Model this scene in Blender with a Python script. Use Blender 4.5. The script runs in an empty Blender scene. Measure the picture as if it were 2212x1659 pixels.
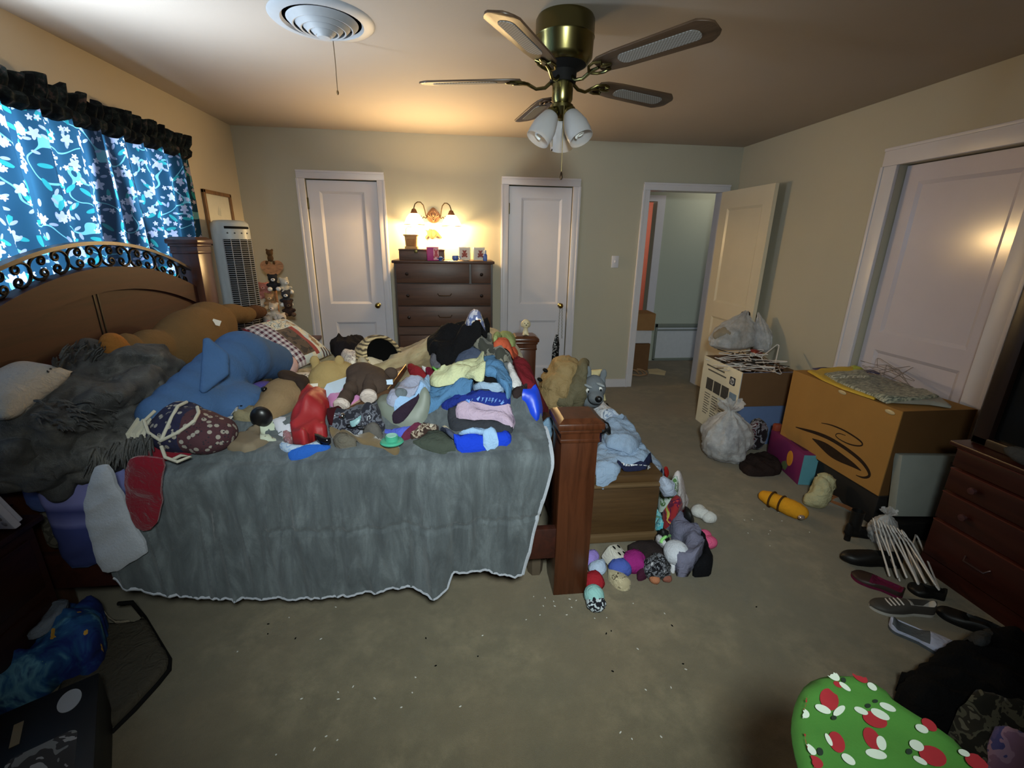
import bpy, bmesh, math, random
from mathutils import Vector, Matrix, noise, Euler
from mathutils.geometry import delaunay_2d_cdt
random.seed(7)
PI = math.pi
COL = bpy.context.scene.collection
def V3(*a): return Vector(a if len(a) > 1 else a[0])
# ------------------------------------------------------------------ camera
IMW, IMH, FPX = 2212, 1659, 972.4
CAM = Vector((0, 0, 1.5091)); YAW, PITCH, ROLL = .117, -.303, .0166
_f0 = Vector((math.sin(YAW), math.cos(YAW), 0)); _r0 = Vector((math.cos(YAW), -math.sin(YAW), 0)); _u0 = Vector((0, 0, 1))
CF = _f0 * math.cos(PITCH) + _u0 * math.sin(PITCH); _u1 = _u0 * math.cos(PITCH) - _f0 * math.sin(PITCH)
CR = _r0 * math.cos(ROLL) + _u1 * math.sin(ROLL); CU = _u1 * math.cos(ROLL) - _r0 * math.sin(ROLL)
cd = bpy.data.cameras.new('camera'); cam = bpy.data.objects.new('camera', cd); COL.objects.link(cam)
cd.sensor_fit = 'HORIZONTAL'; cd.sensor_width = 36; cd.lens = 36 * FPX / IMW; cd.clip_start = .02
m = Matrix((CR, CU, -CF)).transposed().to_4x4(); m.translation = CAM; cam.matrix_world = m
bpy.context.scene.camera = cam
def ray(x, y): return CF + CR * ((x - IMW / 2) / FPX) - CU * ((y - IMH / 2) / FPX)
def at(x, y, ax, v):                       # the point of a plane of the room that the photo shows at a pixel
    d = ray(x, y); i = 'xyz'.index(ax); return CAM + d * ((v - CAM[i]) / d[i])
# ------------------------------------------------------------------ materials
def L(*c):                                 # sRGB 0-255 -> linear
    return tuple(((v / 255) / 12.92 if v / 255 <= .04045 else ((v / 255 + .055) / 1.055) ** 2.4) for v in c) + (1,)
class NT:
    def __init__(s, name):
        s.m = bpy.data.materials.new(name); s.m.use_nodes = True; s.t = s.m.node_tree; s.b = s.t.nodes['Principled BSDF']; s.out = s.t.nodes['Material Output']
    def n(s, typ, ins=None, **pr):
        q = s.t.nodes.new('ShaderNode' + typ)
        for k, v in pr.items(): setattr(q, k, v)
        for k, v in (ins or {}).items(): s.set(q.inputs[k], v)
        return q
    def set(s, i, v):
        if isinstance(v, bpy.types.NodeSocket): s.t.links.new(v, i)
        elif isinstance(v, bpy.types.Node): s.t.links.new(v.outputs[0], i)
        else: i.default_value = v
    def math(s, op, a, b=0., c=0.):
        q = s.t.nodes.new('ShaderNodeMath'); q.operation = op
        s.set(q.inputs[0], a); s.set(q.inputs[1], b); s.set(q.inputs[2], c); return q.outputs[0]
    def mix(s, f, a, b, blend='MIX'):
        q = s.t.nodes.new('ShaderNodeMix'); q.data_type = 'RGBA'; q.blend_type = blend
        s.set(q.inputs[0], f); s.set(q.inputs[6], a); s.set(q.inputs[7], b); return q.outputs[2]
    def ramp(s, f, stops, interp='LINEAR'):
        q = s.t.nodes.new('ShaderNodeValToRGB'); e = q.color_ramp; e.interpolation = interp
        while len(e.elements) < len(stops): e.elements.new(.5)
        for el, (p, c) in zip(e.elements, stops): el.position = p; el.color = c if len(c) == 4 else tuple(c) + (1,)
        s.set(q.inputs[0], f); return q.outputs[0]
    def co(s, kind='Object', scale=(1, 1, 1), rot=(0, 0, 0)):
        q = s.n('TexCoord'); mp = s.n('Mapping', {'Vector': q.outputs[kind]}); mp.inputs['Scale'].default_value = scale; mp.inputs['Rotation'].default_value = rot
        return mp.outputs[0]
    def noise(s, vec, sc, det=3., rough=.5, dist=0.):
        return s.n('TexNoise', {'Vector': vec, 'Scale': sc, 'Detail': det, 'Roughness': rough, 'Distortion': dist}).outputs[0]
    def bump(s, h, st, dist=.01):
        q = s.n('Bump', {'Height': h, 'Strength': st, 'Distance': dist}); s.set(s.b.inputs['Normal'], q.outputs[0])
    def fin(s, color=None, rough=.8, metal=0., spec=.3, sheen=0., trans=0., alpha=1.):
        if color is not None: s.set(s.b.inputs['Base Color'], color)
        s.set(s.b.inputs['Roughness'], rough); s.set(s.b.inputs['Metallic'], metal); s.set(s.b.inputs['Specular IOR Level'], spec)
        if sheen: s.set(s.b.inputs['Sheen Weight'], sheen)
        if trans: s.set(s.b.inputs['Transmission Weight'], trans)
        if alpha != 1: s.set(s.b.inputs['Alpha'], alpha)
        return s.m
MATS = {}
def vary(c, k): return tuple(min(1, v * k) for v in c[:3]) + (1,)
def fab(name, rgb, var=.18, sc=14, weave=260, bump=.25, rough=.92, sheen=.0, wrk=.45):
    if name in MATS: return MATS[name]
    t = NT(name); c = L(*rgb); o = t.co(); n = t.noise(o, sc, 4)
    col = t.mix(n, vary(c, 1 - var), vary(c, 1 + var)); w = t.noise(o, weave, 2)
    col = t.mix(t.math('MULTIPLY', w, .35), col, vary(c, .75)); r = t.math('ABSOLUTE', t.math('SUBTRACT', t.noise(o, 17, 3, .5, 1.2), .5))
    r2 = t.math('ABSOLUTE', t.math('SUBTRACT', t.noise(o, 41, 2, .5, .8), .5)); h = t.math('ADD', t.math('MULTIPLY', w, bump * .25), t.math('ADD', t.math('MULTIPLY', r, wrk * 2.2), t.math('MULTIPLY', r2, wrk))); t.bump(h, .9, .012)
    MATS[name] = t.fin(col, rough, 0, .15, sheen); return MATS[name]
def plain(name, rgb, rough=.5, metal=0., spec=.4, var=.08, sc=25, bump=0.):
    if name in MATS: return MATS[name]
    t = NT(name); c = L(*rgb); n = t.noise(t.co(), sc, 4)
    if bump: t.bump(n, bump, .003)
    MATS[name] = t.fin(t.mix(n, vary(c, 1 - var), vary(c, 1 + var)), rough, metal, spec); return MATS[name]
def fur(name, rgb, var=.3, sc=60, bump=.7):
    if name in MATS: return MATS[name]
    t = NT(name); c = L(*rgb); o = t.co(); a = t.noise(o, sc, 5, .7); b = t.noise(o, 9, 3)
    col = t.mix(a, vary(c, 1 - var), vary(c, 1 + var)); col = t.mix(t.math('MULTIPLY', b, .4), col, vary(c, .7)); t.bump(a, bump, .01)
    MATS[name] = t.fin(col, .95, 0, .1, .35); return MATS[name]
def wood(name, rgb, axis=0, sc=1., rough=.35, dark=.5):
    k = name
    if k in MATS: return MATS[k]
    t = NT(k); c = L(*rgb); s = [14 * sc] * 3; s[axis] = 1.2 * sc; o = t.co('Object', tuple(s))
    n = t.noise(o, 2.2, 6, .6, .6); f = t.noise(o, 14, 4)
    col = t.ramp(n, [(.3, vary(c, dark)), (.55, c), (.8, vary(c, 1.25))]); col = t.mix(t.math('MULTIPLY', f, .3), col, vary(c, .55))
    t.bump(f, .06, .003); MATS[k] = t.fin(col, rough, 0, .45); return MATS[k]
def glow(name, rgb, st):
    t = NT(name); t.set(t.b.inputs['Emission Color'], L(*rgb)); t.set(t.b.inputs['Emission Strength'], st); t.set(t.b.inputs['Base Color'], L(*rgb)); return t.m
# ------------------------------------------------------------------ geometry
class G:                                   # gathers shapes, then links them as ONE mesh object
    def __init__(s): s.bm = bmesh.new(); s.mi = 0
    def add(s, vf, M=None):
        v, f = vf; vs = [s.bm.verts.new(M @ Vector(p) if M else p) for p in v]
        for q in f:
            try: s.bm.faces.new([vs[i] for i in q]).material_index = s.mi
            except ValueError: pass
        return s
    def m(s, i): s.mi = i; return s
    def box(s, c, d, rz=0, bev=0., M=None):
        b = bmesh.new(); bmesh.ops.create_cube(b, size=1); bmesh.ops.scale(b, vec=d, verts=b.verts)
        if bev: bmesh.ops.bevel(b, geom=b.edges[:], offset=bev, segments=2, affect='EDGES', profile=.5)
        mm = Matrix.Translation(c) @ Matrix.Rotation(rz, 4, 'Z')
        s.bm_add(b, (M @ mm) if M else mm); return s
    def bm_add(s, b, M):
        b.verts.ensure_lookup_table(); vs = [s.bm.verts.new(M @ v.co) for v in b.verts]
        for i, v in enumerate(b.verts): v.index = i
        for f in b.faces: s.bm.faces.new([vs[v.index] for v in f.verts]).material_index = s.mi
        b.free()
    def lathe(s, prof, n=24, M=None, c=(0, 0, 0)):
        v, f = [], []
        for r, z in prof:
            for i in range(n): a = 2 * PI * i / n; v.append((c[0] + r * math.cos(a), c[1] + r * math.sin(a), c[2] + z))
        for j in range(len(prof) - 1):
            for i in range(n): f.append((j * n + i, j * n + (i + 1) % n, (j + 1) * n + (i + 1) % n, (j + 1) * n + i))
        if prof[0][0] > 1e-4: f.append(tuple(range(n))[::-1])
        if prof[-1][0] > 1e-4: f.append(tuple(range((len(prof) - 1) * n, len(prof) * n)))
        return s.add((v, f), M)
    def tube(s, pts, r, n=8, M=None, closed=False):
        pts = [Vector(p) for p in pts]; k = len(pts); rr = r if isinstance(r, (list, tuple)) else [r] * k; v, f = [], []; up = None
        for i, p in enumerate(pts):
            a = pts[(i + 1) % k] if closed or i < k - 1 else p; b = pts[i - 1] if closed or i > 0 else p
            d = (a - b).normalized()
            if up is None: up = d.orthogonal().normalized()
            up = (up - d * up.dot(d)); up = up.normalized() if up.length > 1e-6 else d.orthogonal().normalized(); sd = d.cross(up)
            for j in range(n): t = 2 * PI * j / n; v.append(p + (up * math.cos(t) + sd * math.sin(t)) * rr[i])
        for i in range(k if closed else k - 1):
            for j in range(n): f.append((i * n + j, i * n + (j + 1) % n, ((i + 1) % k) * n + (j + 1) % n, ((i + 1) % k) * n + j))
        if not closed: f += [tuple(range(n))[::-1], tuple(range((k - 1) * n, k * n))]
        return s.add((v, f), M)
    def prism(s, poly, z0, z1, M=None, bev=0.):
        k = len(poly); b = bmesh.new(); lo = [b.verts.new((x, y, z0)) for x, y in poly]; hi = [b.verts.new((x, y, z1)) for x, y in poly]
        b.faces.new(lo[::-1]); b.faces.new(hi)
        for i in range(k): b.faces.new((lo[i], lo[(i + 1) % k], hi[(i + 1) % k], hi[i]))
        if bev: bmesh.ops.bevel(b, geom=[e for e in b.edges if abs(e.verts[0].co.z - e.verts[1].co.z) < 1e-6], offset=bev, segments=2, affect='EDGES', profile=.5)
        s.bm_add(b, M or Matrix()); return s
    def blob(s, c, r, rot=(0, 0, 0), nz=0., ns=6., seed=0., sub=3, M=None):
        b = bmesh.new(); bmesh.ops.create_icosphere(b, subdivisions=sub, radius=1); r = (r, r, r) if isinstance(r, (int, float)) else r
        R = Euler(rot).to_matrix()
        for v in b.verts:
            p = v.co.copy(); k = 1 + (nz * noise.noise(p * ns * .3 + Vector((seed, seed * 2.1, seed * .7))) if nz else 0)
            v.co = R @ Vector((p.x * r[0] * k, p.y * r[1] * k, p.z * r[2] * k)) + Vector(c)
        s.bm_add(b, M or Matrix()); return s
    def out(s, name, mats, parent=None, smooth=True, M=None, ang=40, label=None):
        bmesh.ops.recalc_face_normals(s.bm, faces=s.bm.faces)
        me = bpy.data.meshes.new(name); s.bm.to_mesh(me); s.bm.free()
        for q in (mats if isinstance(mats, (list, tuple)) else [mats]): me.materials.append(q)
        o = bpy.data.objects.new(name, me); COL.objects.link(o)
        if M: o.matrix_world = M
        if parent: o.parent = parent; 
        if smooth:
            me.polygons.foreach_set('use_smooth', [True] * len(me.polygons))
            try: me.set_sharp_from_angle(angle=math.radians(ang))
            except Exception: pass
        if label: o['label'] = label
        return o
def tag(o, label, cat, group=None):
    o['label'] = label; o['category'] = cat
    if group: o['group'] = group
    return o
def struct(o): o['kind'] = 'structure'; return o
def thing(name, label, cat, loc=(0, 0, 0), rz=0, group=None, M=None):
    o = bpy.data.objects.new(name, None); o.empty_display_size = .05; COL.objects.link(o)
    if M: o.matrix_world = M
    else: o.location = loc; o.rotation_euler = (0, 0, rz)
    if label: tag(o, label, cat, group)
    return o
def dup(o, M=None, label=None, group=None, parent=None):
    c = o.copy(); COL.objects.link(c); c.parent = parent
    if parent is None:
        if M: c.matrix_world = M
        if label: c['label'] = label
        if group: c['group'] = group
    for ch in o.children: dup(ch, parent=c)
    return c
def TR(loc, rz=0, rx=0, ry=0, s=1): return Matrix.Translation(loc) @ Euler((rx, ry, rz)).to_matrix().to_4x4() @ Matrix.Scale(s, 4)
def smooth_poly(p, it=1):
    for _ in range(it):
        q = []
        for i in range(len(p)):
            a, b = p[i], p[(i + 1) % len(p)]; q += [(a[0] * .75 + b[0] * .25, a[1] * .75 + b[1] * .25), (a[0] * .25 + b[0] * .75, a[1] * .25 + b[1] * .75)]
        p = q
    return p
def hit(S, x, y):                          # where the sight line of a pixel first meets the surface z = S(x, y)
    d = ray(x, y); t, best, bt = .3, 1e9, .3; pt = .3; own = S if hasattr(S, 'nx') else getattr(S, '__self__', None)
    while t < 7:
        p = CAM + d * t; g = p.z - S(p.x, p.y)
        if g <= 0 and own is not None and not (own.x0 < p.x < own.x0 + own.nx * own.r and own.y0 < p.y < own.y0 + own.ny * own.r - .1): break
        if g <= 0:
            lo, hi = pt, t
            for _ in range(14):
                mid = (lo + hi) / 2; p = CAM + d * mid
                if p.z - S(p.x, p.y) > 0: lo = mid
                else: hi = mid
            return p
        if g < best and (own is None or (own.x0 < p.x < own.x0 + own.nx * own.r and own.y0 < p.y < own.y0 + own.ny * own.r - .15)): best, bt = g, t
        pt = t; t += .02
    p = CAM + d * bt; return p
def inpoly(x, y, P):
    c = False; j = len(P) - 1
    for i in range(len(P)):
        xi, yi = P[i]; xj, yj = P[j]
        if (yi > y) != (yj > y) and x < (xj - xi) * (y - yi) / (yj - yi + 1e-12) + xi: c = not c
        j = i
    return c
def bdist(x, y, P):
    best = 1e9
    for i in range(len(P)):
        ax, ay = P[i]; bx, by = P[(i + 1) % len(P)]; dx, dy = bx - ax, by - ay; l = dx * dx + dy * dy
        t = 0 if l < 1e-12 else max(0, min(1, ((x - ax) * dx + (y - ay) * dy) / l)); best = min(best, math.hypot(x - ax - t * dx, y - ay - t * dy))
    return best
_seed = [0]
def slab(poly, S, th=.02, lift=0., wr=.012, ws=9., ang=None, res=.013, edge=.022, rim=.62, base=0., nsh=1.):
    """A limp thing lying on z = S(x, y): outline in room x, y; thick, rounded at its edge, folded."""
    _seed[0] += 1; sd = _seed[0] * 3.7; a = random.uniform(0, PI) if ang is None else ang; ca, sa = math.cos(a), math.sin(a)
    P = []
    for i in range(len(poly)):
        p, q = poly[i], poly[(i + 1) % len(poly)]; l = math.hypot(q[0] - p[0], q[1] - p[1]); k = max(1, int(l / res))
        P += [(p[0] + (q[0] - p[0]) * j / k, p[1] + (q[1] - p[1]) * j / k) for j in range(k)]
    if wr > .0045: P = [(x + .5 * wr * noise.noise(Vector((x * 22, y * 22, sd))), y + .5 * wr * noise.noise(Vector((x * 22, y * 22, sd + 4)))) for x, y in P]
    xs = [p[0] for p in P]; ys = [p[1] for p in P]; pts = list(P); y = min(ys); row = 0
    while y < max(ys):
        x = min(xs) + (row % 2) * res / 2
        while x < max(xs):
            if inpoly(x, y, P) and bdist(x, y, P) > res * .55: pts.append((x, y))
            x += res
        y += res * .87; row += 1
    r = delaunay_2d_cdt([Vector(p) for p in pts], [], [list(range(len(P)))], 1, 1e-5)
    vs, fs = r[0], [list(f) for f in r[2]]; n = len(vs); top, bot = [], []
    for v in vs:
        x, y = v.x, v.y; d = bdist(x, y, P); e = min(1, d / edge); e = math.sqrt(max(0, 1 - (1 - e) ** 2)); u, w = x * ca + y * sa, -x * sa + y * ca
        warp = noise.noise(Vector((x * 4, y * 4, sd))) * .8
        f = max(0, 1 - abs(noise.noise(Vector((u * ws + warp, w * ws * .36, sd)))) * 3.2); u2, w2 = u * .77 + w * .64, w * .77 - u * .64
        f2 = max(0, 1 - abs(noise.noise(Vector((u2 * ws * 2.2 + warp, w2 * ws * .8, sd + 5)))) * 3.); g = noise.noise(Vector((x * ws * .9, y * ws * .9, sd + 9)))
        z = S(x, y) + lift; h = th * (rim + (1 - rim) * e) + (wr * (1.15 * f * nsh + .55 * f2 * nsh + g * .7 - .3)) * min(1, d / edge * .6 + .25)
        top.append((x, y, z + max(.004, h))); bot.append((x, y, z + base))
    bnd = {}
    for f in fs:
        for i in range(len(f)):
            k = (f[i], f[(i + 1) % len(f)])
            if (k[1], k[0]) in bnd: del bnd[(k[1], k[0])]
            else: bnd[k] = 1
    F = fs + [[i + n for i in f[::-1]] for f in fs] + [[b, a, a + n, b + n] for a, b in bnd]
    return top + bot, F
def pxpoly(px, S): return [(p.x, p.y) for p in (hit(S, *q) for q in px)]
def lay(name, px, S, mat, label=None, cat=None, parent=None, group=None, rnd=1, **k):
    P = pxpoly(px, S); P = smooth_poly(P, rnd) if rnd else P
    o = G().add(slab(P, S, **k)).out(name, mat, parent, ang=70)
    if parent is None: tag(o, label, cat, group)
    elif label: o['label'] = label
    return o
def remesh(o, vox=.012, sm=6):
    r = o.modifiers.new('r', 'REMESH'); r.mode = 'VOXEL'; r.voxel_size = vox; r.use_smooth_shade = True
    s = o.modifiers.new('s', 'SMOOTH'); s.iterations = sm; s.factor = .5
    dg = bpy.context.evaluated_depsgraph_get(); dg.update(); ev = o.evaluated_get(dg); me = bpy.data.meshes.new_from_object(ev)
    old = o.data; o.modifiers.clear(); o.data = me
    if not me.materials:
        for q in old.materials: me.materials.append(q)
    me.polygons.foreach_set('use_smooth', [True] * len(me.polygons)); return o
def text_obj(name, s, size, mat, M, parent=None, ext=.0006, italic=0., surf=None, bold=0.):
    c = bpy.data.curves.new(name, 'FONT'); c.body = s; c.size = size; c.align_x = 'CENTER'; c.align_y = 'CENTER'; c.extrude = ext; c.shear = italic; c.offset = bold; c.resolution_u = 3
    tmp = bpy.data.objects.new('tmp', c); COL.objects.link(tmp); dg = bpy.context.evaluated_depsgraph_get(); dg.update()
    me = bpy.data.meshes.new_from_object(tmp.evaluated_get(dg)); bpy.data.objects.remove(tmp); me.name = name
    me.materials.clear(); me.materials.append(mat)
    me.transform(M)
    if surf:
        for v in me.vertices: v.co.z = surf(v.co.x, v.co.y) + v.co.z
    o = bpy.data.objects.new(name, me); COL.objects.link(o)
    if parent: o.parent = parent
    return o
# ================================================================== THE ROOM
RX0, RX1, RYB, RYF, RH = -1.95, 2.80, 4.63, -1.5, 2.445
def wallmat(name, rgb):
    t = NT(name); c = L(*rgb); o = t.co(); n = t.noise(o, 1.3, 5, .6); f = t.noise(o, 90, 3)
    col = t.mix(n, vary(c, .93), vary(c, 1.05)); t.bump(f, .12, .003); return t.fin(col, .75, 0, .25)
m_wall = wallmat('wall_paint', (180, 174, 156)); m_wallL = wallmat('wall_paint_warm', (182, 172, 154)); m_ceil = wallmat('ceiling_paint', (170, 160, 150)); m_hall = wallmat('hall_paint', (176, 182, 168))
m_trim = plain('trim_white', (205, 202, 208), .38, 0, .5, .04, 8); m_door = plain('door_white', (208, 205, 212), .32, 0, .5, .04, 6)
m_brass = plain('brass', (150, 120, 60), .28, 1., .5); m_dkbrass = plain('aged_brass', (95, 84, 50), .38, 1., .5); m_black = plain('black_matte', (14, 13, 13), .7, 0, .2)
m_dark = plain('darkness', (6, 6, 6), .9, 0, .1)
t = NT('carpet'); o = t.co(); a = t.noise(o, 2.1, 6, .65, .4); b = t.noise(o, 9, 5, .7); f = t.noise(o, 420, 2); g = t.noise(o, .8, 3)
col = t.ramp(a, [(.34, L(96, 92, 80)), (.5, L(140, 127, 101)), (.66, L(176, 160, 128))]); col = t.mix(t.ramp(b, [(.4, (0, 0, 0)), (.62, (.5, .5, .5))]), L(116, 106, 84), col)
col = t.mix(t.ramp(g, [(.5, (0, 0, 0)), (.7, (.4, .4, .4))]), col, L(160, 130, 96)); col = t.mix(t.math('MULTIPLY', f, .5), col, L(104, 97, 80)); t.bump(f, .6, .006)
m_carpet = t.fin(col, 1., 0, .05, .2)
def sb(name, boxes, mat, parent=None):
    g = G()
    for (x0, x1, y0, y1, z0, z1) in boxes: g.box(((x0 + x1) / 2, (y0 + y1) / 2, (z0 + z1) / 2), (x1 - x0, y1 - y0, z1 - z0))
    o = g.out(name, mat, parent, smooth=False)
    if not parent: struct(o)
    return o
sb('floor', [(-2.2, 4.4, -1.7, 7.4, -.1, 0)], m_carpet)
sb('ceiling', [(-2.2, 4.4, -1.7, 4.76, RH, RH + .1), (1.0, 4.4, 4.76, 7.4, RH, RH + .1)], m_ceil)
sb('wall_back', [(-2.07, -1.38, RYB, 4.75, 0, RH), (-.74, .482, RYB, 4.75, 0, RH), (1.11, 1.883, RYB, 4.75, 0, RH), (2.645, 2.92, RYB, 4.75, 0, RH), (-1.38, -.74, RYB, 4.75, 2.04, RH), (.482, 1.11, RYB, 4.75, 2.04, RH), (1.883, 2.645, RYB, 4.75, 2.035, RH), (-1.38, -.74, 4.72, 4.75, 0, 2.04), (.482, 1.11, 4.72, 4.75, 0, 2.04)], m_wall)
WY0, WY1, WZ0, WZ1 = .7, 3.55, .92, 2.08
sb('wall_left', [(-2.07, RX0, -1.62, WY0, 0, RH), (-2.07, RX0, WY1, RYB, 0, RH), (-2.07, RX0, WY0, WY1, 0, WZ0), (-2.07, RX0, WY0, WY1, WZ1, RH)], m_wallL)
sb('wall_right', [(RX1, 2.92, -1.62, 2.085, 0, RH), (RX1, 2.92, 2.855, RYB, 0, RH), (RX1, 2.92, 2.085, 2.855, 2.025, RH), (2.9, 2.92, 2.085, 2.855, 0, 2.03)], m_wall)
sb('wall_front', [(-2.07, 2.92, -1.62, RYF, 0, RH)], m_wall)
# the hall beyond the open door
sb('wall_hall_back', [(1.0, 1.62, 5.75, 5.87, 0, RH), (2.45, 4.3, 5.75, 5.87, 0, RH), (1.62, 2.45, 5.75, 5.87, 2.03, RH)], m_hall)
sb('wall_hall_left', [(1.0, 1.12, 4.75, 5.75, 0, RH)], m_hall); sb('wall_hall_right', [(4.2, 4.3, 4.75, 5.75, 0, RH)], m_hall)
m_pink = plain('pink_paint', (196, 136, 120), .7)
sb('wall_bathroom', [(1.0, 1.1, 5.87, 7.3, 0, RH), (2.7, 2.8, 5.87, 7.3, 0, RH), (1.0, 2.8, 7.2, 7.3, 0, RH)], m_pink)
sb('trim_hall', [(2.45, 2.55, 5.735, 5.75, 0, 2.1), (1.52, 1.62, 5.735, 5.75, 0, 2.1), (1.62, 2.45, 5.735, 5.75, 2.03, 2.1)], m_trim)
sb('baseboard_back', [(-1.95, -1.46, 4.615, RYB, 0, .09), (-.67, .415, 4.615, RYB, 0, .09), (1.17, 1.84, 4.615, RYB, 0, .09)], m_trim)
sb('baseboard_right', [(2.785, RX1, 2.97, 4.62, 0, .09)], m_trim); sb('baseboard_left', [(RX0, -1.935, -1.5, 4.61, 0, .09)], m_trim)
def panel_door(w, h, panels, th=.035):                     # slab in local x 0..w, front face y = 0, recessed panels
    g = G(); xs = sorted({0, w} | {p[0] for p in panels} | {p[1] for p in panels}); zs = sorted({0, h} | {p[2] for p in panels} | {p[3] for p in panels})
    for i in range(len(xs) - 1):
        for j in range(len(zs) - 1):
            cx, cz = (xs[i] + xs[i + 1]) / 2, (zs[j] + zs[j + 1]) / 2
            if any(p[0] < cx < p[1] and p[2] < cz < p[3] for p in panels): continue
            g.box((cx, th / 2, cz), (xs[i + 1] - xs[i], th, zs[j + 1] - zs[j]))
    for (a, b, c, d) in panels:
        e = .022; y = .012                                 # moulded slope down to the panel
        v = [(a, 0, c), (b, 0, c), (b, 0, d), (a, 0, d), (a + e, y, c + e), (b - e, y, c + e), (b - e, y, d - e), (a + e, y, d - e)]
        g.add((v, [(0, 1, 5, 4), (1, 2, 6, 5), (2, 3, 7, 6), (3, 0, 4, 7), (4, 5, 6, 7)]))
        g.box(((a + b) / 2, th - .004, (c + d) / 2), (b - a, .008, d - c))
    return g
def casing(w, h, cw=.07, d=.02):                           # moulded frame round an opening, local x 0..w
    g = G()
    for (a, b, c, e) in ((-cw, 0, 0, h + cw), (w, w + cw, 0, h + cw), (-cw, w + cw, h, h + cw)):
        top = c > 0
        if not top: e = h
        g.box(((a + b) / 2, -d / 2, (c + e) / 2), (b - a, d, e - c), bev=.004)
        k = .018; ex = (a - .004, a + k) if a < 0 and b <= 0 else ((b - k, b + .004) if a >= w else (a, b))
        g.box(((ex[0] + ex[1]) / 2, -d / 2 - .004, (c + e) / 2 if a < 0 and b <= 0 or a >= w else e - k / 2), (ex[1] - ex[0], d + .006, e - c if (a < 0 and b <= 0) or a >= w else k), bev=.003)
    return g
def knob(name, mat, loc, parent, r=.027, ax=-1):
    g = G(); M = TR(loc, 0, PI / 2)
    g.lathe([(.024, 0), (.024, .006), (.01, .01), (.009, .03), (r * .75, .036), (r, .05), (r * .9, .062), (.004, .07)], 20, M); return g.out(name, mat, parent)
def door_unit(n, x0, w, knobx, panels, hinge):
    d = struct(thing('door_%d' % n, None, None, (x0, RYB, 0))); d['label'] = 'white closet door with two recessed panels, ' + ('beside the tower fan corner' if n == 1 else 'between dresser and open doorway')
    casing(w, 2.04).out('frame', m_trim, d, ang=30); sl = panel_door(w - .012, 2.02, panels).out('slab', m_door, d, M=TR((.006, .015, .01)), smooth=False); sl.parent = d
    knob('knob', m_brass, (knobx, .015, .9), d)
    G().box((hinge, .008, 1.83), (.014, .02, .1), bev=.003).out('hinge', m_dkbrass, d)
    return d
door_unit(1, -1.378, .636, .57, [(.105, .505, .9, 1.93), (.14, .53, .22, .72)], .004)
door_unit(2, .483, .626, .55, [(.12, .52, .9, 1.92), (.12, .52, .22, .73)], .004)
# open door in the corner: casing, jamb and the leaf swung back towards the wall
d3 = struct(thing('door_3', None, None, (1.883, RYB, 0)))
g = casing(.762, 2.03); g.box((-.006, .06, 1.015), (.014, .12, 2.03)); g.box((.768, .06, 1.015), (.014, .12, 2.03)); g.box((.381, .06, 2.037), (.762, .12, .014)); g.out('frame', m_trim, d3, smooth=False)
m_leaf = plain('door_cream', (212, 200, 176), .3, 0, .5, .05, 6)
lf = panel_door(.76, 2.02, [(.12, .64, .95, 1.86), (.12, .64, .2, .8)]).out('leaf', m_leaf, d3, smooth=False)
lf.matrix_parent_inverse = Matrix(); lf.location = (.757, -.005, .012); lf.rotation_euler = (0, 0, math.radians(-87.6) + 0)
kb = G(); kb.lathe([(.026, 0), (.026, .006), (.01, .01), (.009, .03), (.021, .036), (.028, .05), (.025, .062), (.004, .07)], 20, TR((.7, 0, .9), 0, PI / 2)); kb.out('knob', plain('dark_knob', (60, 40, 30), .3, .8), lf)
# big door in the right wall
d4 = struct(thing('door_4', None, None, (RX1, 2.855, 0), -PI / 2))
casing(.77, 2.025, .11, .024).out('frame', m_trim, d4, ang=30)
m_door4 = plain('door_gloss', (200, 192, 200), .16, 0, .5, .05, 5)
sl = panel_door(.758, 2.01, [(.1, .66, .96, 1.91), (.1, .66, .2, .84)]).out('slab', m_door4, d4, smooth=False); sl.location = (.006, .05, .008)
G().box((.752, .048, .9), (.05, .004, .085), bev=.002).out('latch_plate', m_brass, d4)
# window behind the curtain
w1 = struct(thing('window_1', None, None, (RX0, (WY0 + WY1) / 2, 0)))
g = G(); hw = (WY1 - WY0) / 2
for yy in (-hw + .025, -hw / 3, hw / 3, hw - .025): g.box((-.06, yy, (WZ0 + WZ1) / 2), (.05, .05, WZ1 - WZ0))
for zz in (WZ0 + .025, (WZ0 + WZ1) / 2, WZ1 - .025): g.box((-.06, 0, zz), (.045, hw * 2, .05))
g.out('sash', m_trim, w1, smooth=False)
t = NT('window_glass'); s_ = t.n('BsdfTransparent'); t.set(t.out.inputs['Surface'], s_)
G().box((-.06, 0, (WZ0 + WZ1) / 2), (.004, hw * 2 - .02, WZ1 - WZ0 - .02)).out('pane', t.m, w1, smooth=False)
# light switch
s = thing('light_switch', 'white toggle light switch plate on the wall beside the open doorway', 'light switch', (1.585, RYB, 1.345))
G().box((0, -.004, 0), (.075, .008, .118), bev=.003).out('switch_plate', m_trim, s); G().box((0, -.011, .003), (.011, .014, .025), bev=.002).out('toggle', m_door, s)
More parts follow.
